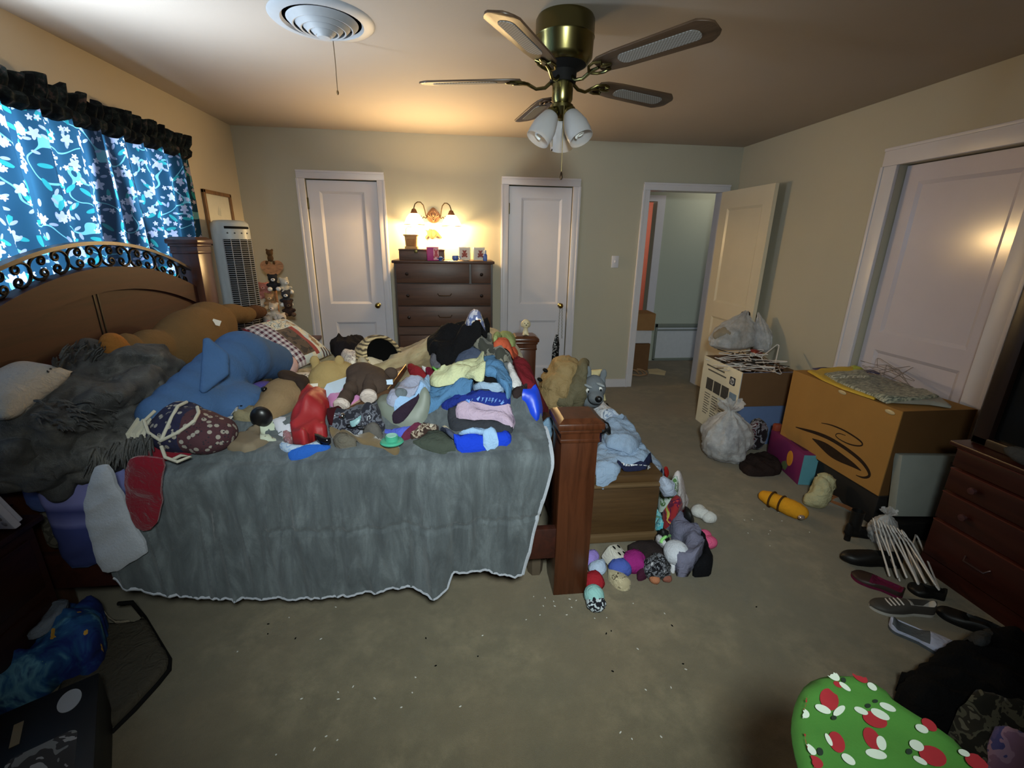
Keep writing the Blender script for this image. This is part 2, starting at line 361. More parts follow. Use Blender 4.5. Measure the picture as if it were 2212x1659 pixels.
# ------------------------------------------------------------------ lights
def area(name, loc, target, sx, sy, energy, color, spread=PI):
    l = bpy.data.lights.new(name, 'AREA'); l.shape = 'RECTANGLE'; l.size = sx; l.size_y = sy; l.energy = energy; l.color = color; l.spread = spread
    o = bpy.data.objects.new(name, l); COL.objects.link(o); o.location = loc; o.rotation_euler = (Vector(target) - Vector(loc)).to_track_quat('-Z', 'Y').to_euler(); return o
def point(name, loc, energy, color, r=.03):
    l = bpy.data.lights.new(name, 'POINT'); l.energy = energy; l.color = color; l.shadow_soft_size = r; o = bpy.data.objects.new(name, l); COL.objects.link(o); o.location = loc; return o
area('daylight', (-2.45, 2.2, 1.55), (0, 2.2, 1.5), 2.9, 1.3, 92, (.62, .82, 1.))
area('daylight_over_curtain', (-1.9, 2.2, 2.17), (-1.55, 2.3, 2.6), .05, 2.4, 30, (.75, .88, 1.), 2.4)
def spot(name, loc, target, energy, color, size, r):
    l = bpy.data.lights.new(name, 'SPOT'); l.energy = energy; l.color = color; l.spot_size = math.radians(size); l.spot_blend = 1.; l.shadow_soft_size = r
    o = bpy.data.objects.new(name, l); COL.objects.link(o); o.location = loc; o.rotation_euler = (Vector(target) - Vector(loc)).to_track_quat('-Z', 'Y').to_euler(); return o
spot('camera_light', (.1, -.2, 1.85), (.40, 2.4, .72), 250, (.88, 1., .98), 102, .12)
WARM = (1., .66, .28)
area('ceiling_fill', (-.24, 4.2, 1.66), (-.2, 3.6, 2.4), .6, .25, 19, (1., .68, .32), 2.9)  # added fill without any fixture, to warm the ceiling
point('hall_lamp', (3.2, 5.2, 2.2), 6, (1, .9, .72), .1); point('bathroom_lamp', (1.6, 6.6, 1.9), 13, (1, .76, .62), .1)
w = bpy.data.worlds.new('world'); bpy.context.scene.world = w; w.use_nodes = True; w.node_tree.nodes['Background'].inputs[0].default_value = (.6, .75, 1, 1); w.node_tree.nodes['Background'].inputs[1].default_value = .4
vs = bpy.context.scene.view_settings; vs.view_transform = 'Standard'; vs.look = 'None'; vs.exposure = 0; vs.gamma = 1
# ------------------------------------------------------------------ curtain
t = NT('curtain_print'); uv = t.n('UVMap'); uvs = uv.outputs[0]
def vor(scale, off, rnd=.85):
    mp = t.n('Mapping', {'Vector': uvs}); mp.inputs['Scale'].default_value = (scale, scale, 1); mp.inputs['Location'].default_value = (off, off * 1.7, 0)
    q = t.n('TexVoronoi', {'Vector': mp.outputs[0], 'Scale': 1., 'Randomness': rnd}, voronoi_dimensions='2D'); s = t.n('VectorMath', {0: mp.outputs[0], 1: q.outputs['Position']}, operation='SUBTRACT'); x = t.n('SeparateXYZ', {0: s.outputs[0]}); c = t.n('SeparateColor', {0: q.outputs['Color']})
    return x.outputs[0], x.outputs[1], q.outputs['Distance'], c.outputs[0], c.outputs[1]
def flower(scale, off, r0, amp, petals, keep):
    x, y, d, a, b = vor(scale, off); an = t.math('ADD', t.math('MULTIPLY', t.math('ARCTAN2', y, x), petals), t.math('MULTIPLY', a, 6.))
    rad = t.math('ADD', r0, t.math('MULTIPLY', t.math('COSINE', an), amp)); return t.math('MULTIPLY', t.math('GREATER_THAN', rad, d), t.math('GREATER_THAN', b, keep))
def leafy(scale, off, la, lb, keep):
    x, y, d, a, b = vor(scale, off); an = t.math('MULTIPLY', a, 6.28); c, s = t.math('COSINE', an), t.math('SINE', an)
    u = t.math('DIVIDE', t.math('ADD', t.math('MULTIPLY', x, c), t.math('MULTIPLY', y, s)), la); v = t.math('DIVIDE', t.math('SUBTRACT', t.math('MULTIPLY', y, c), t.math('MULTIPLY', x, s)), lb)
    return t.math('MULTIPLY', t.math('LESS_THAN', t.math('ADD', t.math('MULTIPLY', u, u), t.math('MULTIPLY', v, v)), 1.), t.math('GREATER_THAN', b, keep))
bl = t.noise(uvs, 3., 3); base = t.mix(bl, L(30, 62, 92), L(58, 108, 136))
vine = t.math('LESS_THAN', t.math('ABSOLUTE', t.math('SUBTRACT', t.noise(uvs, 4.2, 1.), .5)), .0065)
col = t.mix(vine, base, L(130, 205, 220)); col = t.mix(leafy(13, 3.1, .38, .13, .5), col, L(60, 175, 180)); col = t.mix(leafy(19, 8.3, .32, .13, .45), col, L(180, 190, 225))
col = t.mix(flower(11.5, 1.3, .25, .07, 5, .42), col, L(205, 208, 238)); col = t.mix(flower(17, 5.7, .19, .06, 5, .55), col, L(225, 220, 240)); 
pl = t.n('Attribute', attribute_name='shade_band'); col = t.mix(t.math('MULTIPLY', pl.outputs[2], .93), col, L(16, 16, 22))  # vertical bands of shade, painted dark into the curtain colour
tr = t.n('BsdfTranslucent', {0: col}); df = t.n('BsdfDiffuse', {0: t.mix(.55, col, L(30, 34, 44))}); mx = t.n('MixShader', {0: .72, 1: df.outputs[0], 2: tr.outputs[0]}); t.set(t.out.inputs['Surface'], mx)
m_curt = t.m
t = NT('curtain_header'); o = t.co(); n = t.noise(o, 22, 4, .6); t.bump(t.noise(o, 60), .3, .004); m_chead = t.fin(t.ramp(n, [(.45, L(22, 24, 26)), (.6, L(44, 50, 48)), (.68, L(92, 74, 68)), (.75, L(40, 40, 40))]), .9, 0, .1)
def curtain():
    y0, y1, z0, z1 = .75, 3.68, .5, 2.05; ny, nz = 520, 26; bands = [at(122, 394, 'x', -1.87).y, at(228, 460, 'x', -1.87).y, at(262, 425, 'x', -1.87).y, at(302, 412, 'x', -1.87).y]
    v, f, uvl, shade_amt = [], [], [], []
    def fold(y, k=1.): return .03 * k * math.sin(y * 36 + 1.4 * noise.noise(Vector((y * 3, 0, 1)))) + .014 * k * math.sin(y * 71 + 2)
    s = 0; px_ = None
    for i in range(ny + 1):
        y = y0 + (y1 - y0) * i / ny; x = fold(y); s += math.hypot(x - px_[0], y - px_[1]) if px_ else 0; px_ = (x, y)
        for j in range(nz + 1):
            z = z0 + (z1 - z0) * j / nz; k = 1.25 - .5 * j / nz
            v.append((-1.865 + fold(y, k) + .01 * noise.noise(Vector((y * 2, z * 2, 0))), y + .02 * noise.noise(Vector((y * 3, z * 1.5, 4))), z)); uvl.append((s, z)); d = min(abs(y - b - .02 * math.sin(z * 4 + b * 9)) for b in bands); shade_amt.append(max(0, min(1, (.034 - d) / .016)))
    for i in range(ny):
        for j in range(nz): a = i * (nz + 1) + j; f.append((a, a + nz + 1, a + nz + 2, a + 1))
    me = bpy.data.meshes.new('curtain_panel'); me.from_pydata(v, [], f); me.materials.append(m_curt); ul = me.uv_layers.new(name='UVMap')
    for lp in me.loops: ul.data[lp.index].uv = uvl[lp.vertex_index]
    at_ = me.attributes.new('shade_band', 'FLOAT', 'POINT'); at_.data.foreach_set('value', shade_amt); me.polygons.foreach_set('use_smooth', [True] * len(f))
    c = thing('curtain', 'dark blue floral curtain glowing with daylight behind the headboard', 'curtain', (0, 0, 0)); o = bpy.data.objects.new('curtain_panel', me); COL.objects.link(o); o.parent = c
    # gathered rod pocket and standing ruffle
    g = G(); v, f = [], []; n = 620; prof = [(-.035, 2.03), (.0, 2.025), (.032, 2.045), (.036, 2.075), (.018, 2.092), (.022, 2.12), (.03, 2.165), (.004, 2.17), (-.02, 2.12), (-.03, 2.08)]; K = len(prof)
    for i in range(n + 1):
        y = y0 + (y1 + .015 - y0) * i / n
        for k, (px, z) in enumerate(prof):
            ru = .016 * math.sin(y * 110 + 3 * noise.noise(Vector((y * 5, 0, 2)))) * (1.5 if k in (5, 6, 7, 8) else .7); h = (.03 * noise.noise(Vector((y * 9, 3, 0))) + .022 * noise.noise(Vector((y * 24, 8, 0)))) * (1.6 if k in (6, 7) else .25)
            v.append((-1.862 + px + ru + (.02 * noise.noise(Vector((y * 14, z * 8, 5)))), y, z + h))
    for i in range(n):
        for k in range(K): f.append((i * K + k, i * K + (k + 1) % K, (i + 1) * K + (k + 1) % K, (i + 1) * K + k))
    f += [tuple(range(K)), tuple(range(n * K, n * K + K))]; G().add((v, f)).out('ruffle_header', m_chead, c, label='dark gathered heading with a standing ruffle')
    G().tube([(-1.865, y0 - .05, 2.06), (-1.865, y1 + .0, 2.06)], .012).out('rod', m_trim, c)
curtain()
# ================================================================== FIXTURES
# ceiling diffuser and the string beside it
m_vent = plain('vent_paint', (165, 168, 172), .5, 0, .4)
vt = thing('ceiling_vent', 'round ceiling air vent with stepped concentric rings near the curtain', 'vent', (-.585, 2.48, RH))
G().lathe([(.165, -.002), (.175, -.014), (.215, -.008), (.225, 0)], 48).out('flange', m_vent, vt)
G().lathe([(.0, -.003), (.17, -.003)], 48).out('duct', m_dark, vt)
for i, r in enumerate((.148, .116, .085, .056)):
    z = -.012 - i * .010; G().lathe([(r, z + .008), (r + .004, z + .004), (r - .02, z - .02), (r - .026, z - .018), (r - .004, z + .008)], 48).out('ring', m_vent, vt)
G().lathe([(.0, -.07), (.026, -.068), (.034, -.06), (.03, -.05)], 32).out('center_cap', m_vent, vt)
c = thing('pull_string', 'thin string hanging from the ceiling beside the round vent', 'string', (-.588, 2.66, RH))
G().tube([(0, 0, 0), (.002, 0, -.1), (0, .002, -.225)], .0022, 6).out('string', plain('string_brown', (110, 90, 66), .8), c); G().blob((0, .002, -.232), (.006, .006, .011)).out('bead', plain('bead_brown', (120, 90, 50), .5), c)
# ceiling fan
m_blade = wood('fan_blade', (86, 66, 50), 0, 1.4, .4); m_cane = None
t = NT('cane'); o = t.co('Object', (150, 150, 150)); ch = t.n('TexChecker', {'Vector': o, 'Scale': 1.}); t.fin(t.mix(ch.outputs[1], L(150, 150, 150), L(112, 110, 106)), .7); m_cane = t.m
m_fan = plain('antique_brass', (118, 110, 70), .27, 1., .5, .1, 5); m_bronze = plain('bronze', (62, 46, 34), .35, .9, .5)
fan = thing('ceiling_fan', 'brass hugger ceiling fan with five wooden blades and three glass shades', 'ceiling fan', (.478, 2.3, 0))
G().lathe([(.122, RH), (.128, RH - .012), (.128, RH - .07), (.131, RH - .075), (.128, RH - .08), (.125, RH - .15), (.105, RH - .175), (.1, RH - .177)], 48).out('motor_housing', m_fan, fan)
G().lathe([(.1, 2.268), (.06, 2.245), (.058, 2.2), (.0, 2.2)], 32).out('motor_hub', m_black, fan)
G().lathe([(.045, 2.215), (.047, 2.2), (.047, 2.135), (.04, 2.12), (.052, 2.112), (.052, 2.1), (.03, 2.075), (.018, 2.06), (.0, 2.055)], 32).out('light_kit', m_fan, fan)
BL = [(-54, 2.225, .70), (22, 2.215, .655), (98, 2.19, .64), (166, 2.215, .66), (238, 2.222, .66)]
def rrect(x0, x1, hw, r, n=6):
    p = []
    for cx, cy, a in ((x1 - r, hw - r, 0), (x0 + r, hw - r, 90), (x0 + r, -hw + r, 180), (x1 - r, -hw + r, 270)):
        for i in range(n + 1): b = math.radians(a + 90 * i / n); p.append((cx + r * math.cos(b), cy + r * math.sin(b)))
    return p
for a, z, R in BL:
    M = TR((0, 0, z), math.radians(a)) @ TR((0, 0, 0), 0, math.radians(-11))
    P = [(.19, -.035), (.22, -.052), (.3, -.06), (R - .05, -.07), (R - .03, -.058), (R - .012, -.045), (R, -.028), (R, .028), (R - .012, .045), (R - .03, .058), (R - .05, .07), (.3, .06), (.22, .052), (.19, .035)]
    b = G().prism(P, -.004, .004, bev=.0015).out('blade', m_blade, fan); b.matrix_parent_inverse = Matrix(); b.matrix_basis = M
    g = G(); rr = rrect(.3, R - .06, .032, .03); g.prism(rr, -.0065, .0065); g.out('cane_panel', m_cane, b, smooth=False)
    g = G()
    g.tube([(.04, 0, .0), (.08, .0, -.03), (.12, 0, -.034), (.16, 0, -.014), (.2, 0, -.009)], [.009, .008, .007, .008, .006], 8)
    for s in (-1, 1): g.tube([(.15, 0, -.018), (.17, .03 * s, -.012), (.2, .04 * s, -.009), (.235, .032 * s, -.009), (.225, .018 * s, -.009)], .006, 8)
    g.blob((.235, 0, -.009), (.03, .014, .005), sub=2); g.out('blade_bracket', m_fan if z > 2.2 else m_bronze, b)
m_fglass = NT('frosted_glass'); m_fglass.fin(L(200, 200, 205), .35, 0, .5, 0, .0); 
t = m_fglass; tr = t.n('BsdfTranslucent', {0: L(215, 212, 205)}); gl = t.n('BsdfTransparent'); m1 = t.n('MixShader', {0: .45, 1: t.b.outputs[0], 2: tr.outputs[0]}); m2 = t.n('MixShader', {0: .25, 1: m1.outputs[0], 2: gl.outputs[0]}); t.set(t.out.inputs['Surface'], m2); m_fglass = t.m
m_bulb = plain('bulb_white', (225, 225, 222), .4)
for a in (200, -52, 75):
    M = TR((0, 0, 2.09), math.radians(a)) @ TR((.038, 0, 0), 0, 0, math.radians(180 - 33))
    s = thing('shade', None, None); s.parent = fan; s.matrix_parent_inverse = Matrix(); s.matrix_basis = M
    pr = [(.028, .02), (.036, .03), (.045, .055), (.055, .09), (.056, .125), (.0535, .155), (.055, .155), (.0535, .125), (.052, .09), (.042, .057), (.033, .032), (.025, .022)]
    G().lathe(pr, 36).out('glass_shade', m_fglass, s); G().lathe([(.012, -.01), (.018, 0), (.03, .01), (.03, .028), (.024, .03)], 24).out('socket_cup', m_fan, s)
    g = G(); g.lathe([(.013, .02), (.014, .06), (.017, .065)], 16)
    g.tube([(.018 * math.cos(k * .7), .018 * math.sin(k * .7), .066 + .0021 * k) for k in range(36)] , .0065, 8); g.out('bulb', m_bulb, s)
m_chain = plain('chain', (110, 96, 64), .4, .9)
for (x, y, z, e) in ((.0, -.052, 1.80, 1), (-.03, .045, 1.93, 0)):
    ch = G().tube([(x, y, 2.1), (x, y, z + .02)], .0016, 6).out('pull_chain', m_chain, fan)
    G().lathe([(.0015, .03), (.005, .022), (.007, .006), (.005, -.004), (0, -.006)] if e else [(.001, .012), (.004, .006), (0, 0)], 12, c=(x, y, z)).out('fob', m_bronze, ch)
# wall sconce
sc = thing('wall_sconce', 'two-light bronze wall sconce with glowing bell shades above the dresser', 'wall lamp', (-.236, RYB, 0))
tp = [(.0, 1.825)] + [(.0635 * math.sin(q) * (1 if abs(q) > .9 else .96), 1.745 - .066 * math.cos(q) if q > 1.57 or 1 else 0) for q in []]
tear = []
for i in range(28):
    a = 2 * PI * i / 28; r = .064; x = r * math.sin(a); z = math.cos(a) * .062
    if z > .02: x *= 1 - .35 * ((z - .02) / .042) ** 1.5; z += .016 * ((z - .02) / .042) ** 2
    tear.append((x, z + 1.742))
m_plate = plain('sconce_bronze', (135, 92, 62), .45, .5, .4, .3, 40)
MW = Matrix(((1, 0, 0, 0), (0, 0, 1, 0), (0, 1, 0, 0), (0, 0, 0, 1)))       # local (x, z, h) -> room (x, h, z)
G().prism(tear, -.018, 0, MW, bev=.006).out('backplate', m_plate, sc)
g = G()
for s in (-1, 1):
    g.tube([(.012 * s, -.02, 1.79), (.03 * s, -.024, 1.765), (.02 * s, -.024, 1.74), (.0, -.024, 1.72)], .005, 8); g.tube([(.05 * s, -.022, 1.75), (.025 * s, -.026, 1.735), (0, -.026, 1.7)], .004, 8)
g.blob((0, -.024, 1.75), (.012, .008, .02), sub=2); g.blob((0, -.024, 1.70), (.009, .006, .012), sub=2); g.out('rosette', plain('sconce_gilt', (170, 125, 90), .4, .6), sc)
m_arm = plain('sconce_arm', (86, 66, 44), .4, .8)
t = NT('lit_glass'); t.set(t.b.inputs['Base Color'], L(255, 244, 225)); t.set(t.b.inputs['Emission Color'], (1, .80, .42, 1)); t.set(t.b.inputs['Emission Strength'], 13.); m_lit = t.m
for s in (-1, 1):
    pts = [(.093 * s, -.035, 1.735), (.098 * s, -.04, 1.722), (.112 * s, -.045, 1.718), (.118 * s, -.045, 1.732), (.108 * s, -.042, 1.742)]
    dz = .0 if s < 0 else -.008
    g = G(); g.tube(pts, .0042, 8)
    arc = [(.06 * s, -.02, 1.735), (.068 * s, -.03, 1.745), (.076 * s, -.05, 1.79), (.088 * s, -.075, 1.835), (.11 * s, -.1, 1.858), (.135 * s, -.12, 1.857), (.157 * s, -.128, 1.84), (.168 * s, -.13, 1.81), (.17 * s, -.13, 1.795)]
    g.tube([(x, y, z + dz * (i / 8)) for i, (x, y, z) in enumerate(arc)], .0048, 8); g.tube([(.06 * s, -.02, 1.735), (.072 * s, -.03, 1.722), (.093 * s, -.035, 1.735)], .0042, 8); g.out('arm', m_arm, sc)
    c0 = (.17 * s, -.13, dz)
    G().lathe([(.008, 1.80), (.018, 1.795), (.022, 1.785), (.033, 1.762), (.033, 1.757), (.02, 1.757)], 24, c=c0).out('shade_cup', m_plate, sc)
    sh = G().lathe([(.03, 1.758), (.045, 1.75), (.068, 1.72), (.084, 1.685), (.094, 1.668), (.098, 1.664), (.094, 1.664), (.081, 1.684), (.065, 1.717), (.043, 1.746), (.028, 1.754)], 40, c=c0).out('lamp_shade', m_lit, sc)
    G().lathe([(.0955, 1.6655), (.1, 1.662), (.0955, 1.659)], 40, c=c0).out('rim_band', m_arm, sh)
    point('sconce_bulb', (-.236 + c0[0], RYB + c0[1], 1.655 + dz), 50, WARM, .045)
# ================================================================== TALL DRESSER
m_dr = wood('dresser_wood', (84, 56, 42), 0, 1.0, .45, .6); m_drd = wood('dresser_edge', (58, 36, 26), 0, 1, .4)
dr = thing('dresser', 'tall dark brown chest of drawers under the lit sconce', 'dresser', (-.578, 4.2, 0)); DW, DD = .88, .41
g = G(); g.box((DW / 2, DD / 2 + .012, .68), (DW, DD - .02, 1.3)); g.box((DW / 2, .01, .035), (DW, .02, .07)); g.out('carcass', m_drd, dr, smooth=False)
G().box((DW / 2, DD / 2 - .005, 1.338), (DW + .03, DD + .02, .024), bev=.006).out('top', m_dr, dr)
m_dk = plain('dresser_knob', (40, 26, 20), .35, .3); m_pull = plain('drawer_pull', (70, 55, 40), .4, .8)
def drawer(x0, x1, z0, z1, knobs, pull):
    d = G().box(((x0 + x1) / 2, -.004, (z0 + z1) / 2), (x1 - x0, .024, z1 - z0), bev=.004).out('drawer', m_dr, dr)
    for kx in knobs: G().lathe([(.008, 0), (.007, .01), (.014, .016), (.015, .024), (.002, .03)], 16, TR((kx, -.014, (z0 + z1) / 2 - .005), 0, PI / 2)).out('knob', m_dk, d)
    if pull: 
        g = G(); zc = (z0 + z1) / 2; g.tube([(x0 + (x1 - x0) * .5 + q * .062, -.018 - (1 - abs(q)) * .016 if abs(q) < .99 else -.016, zc + (.012 if abs(q) > .99 else -.006)) for q in (-1, -.8, 0, .8, 1)], .004, 8); g.out('pull_handle', m_pull, d)
for z0, z1 in ((.955, 1.148), (.765, .947), (.49, .68), (.29, .483), (.085, .283)): drawer(.02, DW - .02, z0, z1, (.115, DW - .105), True)
drawer(.02, .665, 1.156, 1.326, (.115,), False); drawer(.685, DW - .02, 1.156, 1.326, (DW - .105,), False); G().box((DW / 2, .0, .722), (DW - .02, .012, .07)).out('divider_rail', m_dr, dr)
ZT = 1.35
m_bx = wood('box_wood', (92, 66, 52), 0, 2, .5)
b = thing('wooden_box', 'flat dark wooden box lying on the dresser top', 'box', (-.335, 4.375, ZT)); G().box((0, 0, .04), (.4, .2, .08), bev=.003).out('box_body', m_bx, b); G().box((0, 0, .0885), (.406, .206, .015), bev=.004).out('lid', m_bx, b); G().box((-.05, -.106, .077), (.03, .006, .03), bev=.002).out('clasp', m_dkbrass, b)
b = thing('carved_box', 'tan carved box with a wire handle standing on the flat wooden box', 'box', (-.43, 4.375, ZT + .097))
m_tan = plain('tan_carved', (196, 148, 92), .55, 0, .3, .2, 60, .5)
g = G(); g.prism([(-.055, -.06), (.055, -.06), (.055, .06), (-.055, .06)], 0, .02); g.lathe([(.062, 0), (.066, .02), (.074, .1), (.078, .112)], 4, TR((0, 0, 0), PI / 4, s=1)); g.out('box_body', m_tan, b, ang=30); G().box((0, 0, .117), (.128, .128, .012), bev=.003).out('lid', m_tan, b)
G().box((.0, -.0595, .055), (.07, .006, .06), bev=.004).out('front_panel', plain('tan_dark', (170, 118, 66), .6, 0, .3, .3, 90), b); G().tube([(-.045, 0, .12), (-.045, 0, .17), (-.025, 0, .19), (.02, 0, .185), (.04, 0, .15), (.042, 0, .12)], .0025, 6).out('wire_handle', m_pull, b)
b = thing('gift_box', 'magenta cardboard box with a pink window front leaning over the dresser edge items', 'box', (-.235, 4.222, ZT), math.radians(10)); b['label'] = 'small magenta box with a pale pink front in front of the wooden box'
G().box((0, 0, .058), (.1, .045, .115), bev=.002).out('carton', plain('magenta', (176, 40, 120), .5), b)
G().box((.028, -.0235, .058), (.045, .003, .1)).out('pink_panel', plain('pale_pink', (236, 176, 176), .5), b)
g = G(); g.blob((.028, -.026, .075), (.013, .003, .014), sub=2); g.blob((.028, -.026, .05), (.016, .003, .018), sub=2)
for s in (-1, 1): g.blob((.028 + .012 * s, -.026, .09), (.006, .003, .007), sub=2); g.blob((.028 + .018 * s, -.026, .032), (.007, .003, .012), sub=2)
g.out('picture', plain('rose_print', (190, 84, 92), .6), b)
m_bl = plain('blue_glaze', (80, 108, 178), .3, 0, .5)
b = thing('dish', 'tiny blue footed dish beside the magenta box', 'dish', (-.165, 4.215, ZT)); G().lathe([(.016, 0), (.012, .008), (.022, .014), (.034, .02), (.038, .026), (.03, .022), (0, .016)], 24).out('bowl', m_bl, b); G().blob((0, 0, .028), (.018, .018, .012), sub=2).out('contents', plain('pale_blue', (150, 170, 205), .6), b)
b = thing('mug', 'small round blue mug at the middle of the dresser top', 'mug', (-.035, 4.3, ZT)); G().lathe([(.018, 0), (.028, .01), (.031, .025), (.026, .044), (.022, .044), (.026, .026), (.02, .008), (0, .006)], 24).out('cup', m_bl, b); G().tube([(.026, 0, .036), (.045, 0, .034), (.046, 0, .018), (.028, 0, .012)], .004, 8).out('handle', m_bl, b)
for i, (x, lab, rz) in enumerate(((.052, 'white picture block with a bear print, nearer the blue mug', -.1), (.182, 'white picture block with a bear print, behind the blue bottle', .12))):
    b = thing('picture_block', lab, 'picture', (x, 4.34, ZT + .004), rz, 'bear picture blocks on the dresser'); G().box((0, 0, .058), (.105, .045, .115), bev=.004).out('block', plain('block_white', (232, 222, 200), .5), b)
    G().box((0, -.0235, .058), (.082, .003, .092)).out('print', plain('block_grey', (206, 196, 186), .6), b); g = G(); M = TR((.0 if i == 0 else .01, -.026, .055))
    g.blob((0, 0, .018), (.014, .003, .012), sub=2, M=M); g.blob((0, 0, -.008), (.018, .003, .018), sub=2, M=M)
    for s in (-1, 1): g.blob((.013 * s, 0, .028), (.006, .003, .006), sub=2, M=M); g.blob((.018 * s, 0, -.022), (.009, .003, .009), sub=2, M=M); g.blob((.018 * s, 0, 0), (.007, .003, .009), sub=2, M=M)
    g.out('bear_print', plain('bear_red', (140, 72, 66), .7), b)
b = thing('bottle', 'slim blue bottle with a clear cap near the dresser corner', 'bottle', (.235, 4.262, ZT)); G().lathe([(.017, 0), (.019, .005), (.019, .05), (.012, .062), (.009, .066)], 20).out('body', m_bl, b); G().lathe([(.011, .064), (.012, .09), (.006, .096), (0, .097)], 16).out('cap', plain('cap_grey', (190, 196, 205), .3), b)
for x, y, lab in ((.06, 4.255, 'small white saucer in front of the picture blocks'), (-.21, 4.46, 'small white saucer behind the magenta box')):
    G().lathe([(.02, 0), (.022, .003), (.042, .009), (.043, .011), (.02, .006), (0, .005)], 28, c=(x, y, ZT)).out('saucer', plain('saucer_white', (225, 215, 200), .3), None); tag(bpy.context.scene.objects['saucer' if y < 4.3 else 'saucer.001'], lab, 'saucer')
# wall ornament under the sconce
MWo = Matrix(((1, 0, 0, -.245), (0, 0, 1, RYB - .006), (0, 1, 0, 1.583), (0, 0, 0, 1)))
b = thing('wall_ornament', 'small brown winged wall ornament below the sconce', 'ornament', (0, 0, 0)); m_om = plain('ornament_brown', (110, 74, 44), .6)
G().prism([(-.085, .038), (-.045, .03), (-.03, .05), (-.018, .03), (.01, .042), (.03, .03), (.05, .012), (.085, -.03), (.08, -.04), (.04, -.02), (.01, -.04), (-.03, -.038), (-.045, -.02), (-.07, -.052), (-.078, -.03), (-.055, -.005), (-.06, .02)], -.012, 0, MWo).out('body', m_om, b); G().prism([(-.01, .022), (.012, .026), (.026, .0), (.01, -.026), (-.008, -.02)], -.017, -.012, MWo).out('wing_inlay', plain('ornament_gold', (214, 160, 60), .5), b)
# framed print on the left wall
b = thing('framed_print', 'narrow wooden framed print with a small caption on the wall by the curtain', 'picture', (RX0, 4.18, 1.662)); m_fr = wood('frame_oak', (130, 92, 54), 2, 2, .5); fw, fh = .22, .207
g = G()
for (a, c_, e, f) in ((-fw, -fw + .028, -fh, fh), (fw - .028, fw, -fh, fh), (-fw, fw, -fh, -fh + .028), (-fw, fw, fh - .028, fh)): g.box((.011, (a + c_) / 2, (e + f) / 2), (.022, c_ - a, f - e), bev=.004)
g.out('frame', m_fr, b, ang=30); G().box((.005, 0, 0), (.004, fw * 2 - .05, fh * 2 - .05)).out('mount', plain('mount_cream', (206, 204, 192), .35), b, smooth=False)
MY = Matrix(((0, 0, 1, .0075), (1, 0, 0, 0), (0, 1, 0, 0), (0, 0, 0, 1))); m_ink = plain('ink_grey', (130, 128, 118), .7)
g = G()
for k, wd in enumerate((.05, .13, .1)): g.box((0, -.03 - .022 * k, 0), (wd, .007, .0008), M=MY)
g.out('caption', m_ink, b, smooth=False); G().prism([(-.03, .03), (.0, .1), (.012, .05), (.03, .09), (.02, .02)], 0, .0006, MY).out('drawing', plain('drawing_pale', (186, 188, 180), .7), b, smooth=False)
# far bedside table in the corner, with the tower fan and plush stand on it
ns = thing('nightstand', 'brown bedside table in the far corner, mostly hidden behind the bed', 'nightstand', (-1.575, 4.04, 0)); m_ns = wood('nightstand_wood', (84, 46, 30), 1, 1, .4)
G().box((0, 0, .32), (.48, .68, .6)).out('carcass', m_ns, ns, smooth=False); G().box((0, 0, .632), (.52, .74, .024), bev=.005).out('top', m_ns, ns)
for z in (.18, .44): q = G().box((.244, 0, z), (.016, .62, .22), bev=.004).out('drawer', m_ns, ns); G().lathe([(.007, 0), (.014, .012), (.012, .022), (0, .025)], 16, TR((.252, 0, z), 0, 0, PI / 2)).out('knob', m_dk, q)
tw = thing('tower_heater', 'tall grey tower fan heater with buttons and a dark slatted grille', 'fan heater', (-1.765, 3.93, .645), math.radians(47)); m_tw = plain('tower_grey', (176, 180, 178), .4, 0, .5)
def sect(w, d, n=10):
    p = []
    for i in range(n * 2 + 1):
        a = -PI * i / (n * 2); p.append((w * math.cos(a), d * .5 * math.sin(a) * 1.1 - .03))
    p += [(-w, .06), (-w * .75, .09), (w * .75, .09), (w, .06)]; return p
g = G(); v, f = [], []; zs = [(0, .9), (.02, 1.), (.5, 1.0), (.93, 1.0), (.975, .96), (.995, .8), (1.0, .5)]; k = len(sect(1, 1))
for z, s in zs: v += [(x * s, y * s, z) for x, y in sect(.122, .16)]
for i in range(len(zs) - 1):
    for j in range(k): f.append((i * k + j, i * k + (j + 1) % k, (i + 1) * k + (j + 1) % k, (i + 1) * k + j))
f += [tuple(range(k))[::-1], tuple(range((len(zs) - 1) * k, len(zs) * k))]; g.add((v, f)).out('housing', m_tw, tw)
G().lathe([(.15, -.012), (.155, 0), (.14, .008), (.1, .014)], 32, c=(0, 0, .012)).out('base', m_tw, tw)
g = G(); v, f = [], []; arcn = 12
def fr(q, off=.0): a = -PI / 2 + q * 1.02; return (.122 * math.cos(a) * 1.0, .088 * math.sin(a) - .03 - off)
for z in (.1, .86):
    for i in range(arcn + 1): x, y = fr(-1 + 2 * i / arcn, .0025); v.append((x, y, z))
for i in range(arcn): f.append((i, i + 1, arcn + 2 + i, arcn + 1 + i))
g.add((v, f)).out('grille_back', m_black, tw)
g = G()
for i in range(48): z = .108 + i * .0158; g.tube([(fr(-1 + q / 5, .005)[0], fr(-1 + q / 5, .005)[1], z) for q in range(11)], .0028, 5)
for q in (-.98, -.5, 0, .5, .98): x, y = fr(q, .006); g.tube([(x, y, .1), (x, y, .862)], .0028, 5)
g.out('grille', plain('grille_grey', (150, 150, 152), .5), tw); x, y = fr(0, .001)
g = G(); g.tube([(fr(-.75 + q * .15, .0)[0], fr(-.75 + q * .15, .0)[1], .945) for q in range(11)], .009, 8); g.out('display', m_black, tw)
for q in (-.6, -.2, .2, .6): x, y = fr(q, .0); G().blob((x, y, .905), (.007, .005, .006), sub=2).out('button', plain('button_dark', (70, 72, 72), .5), tw)
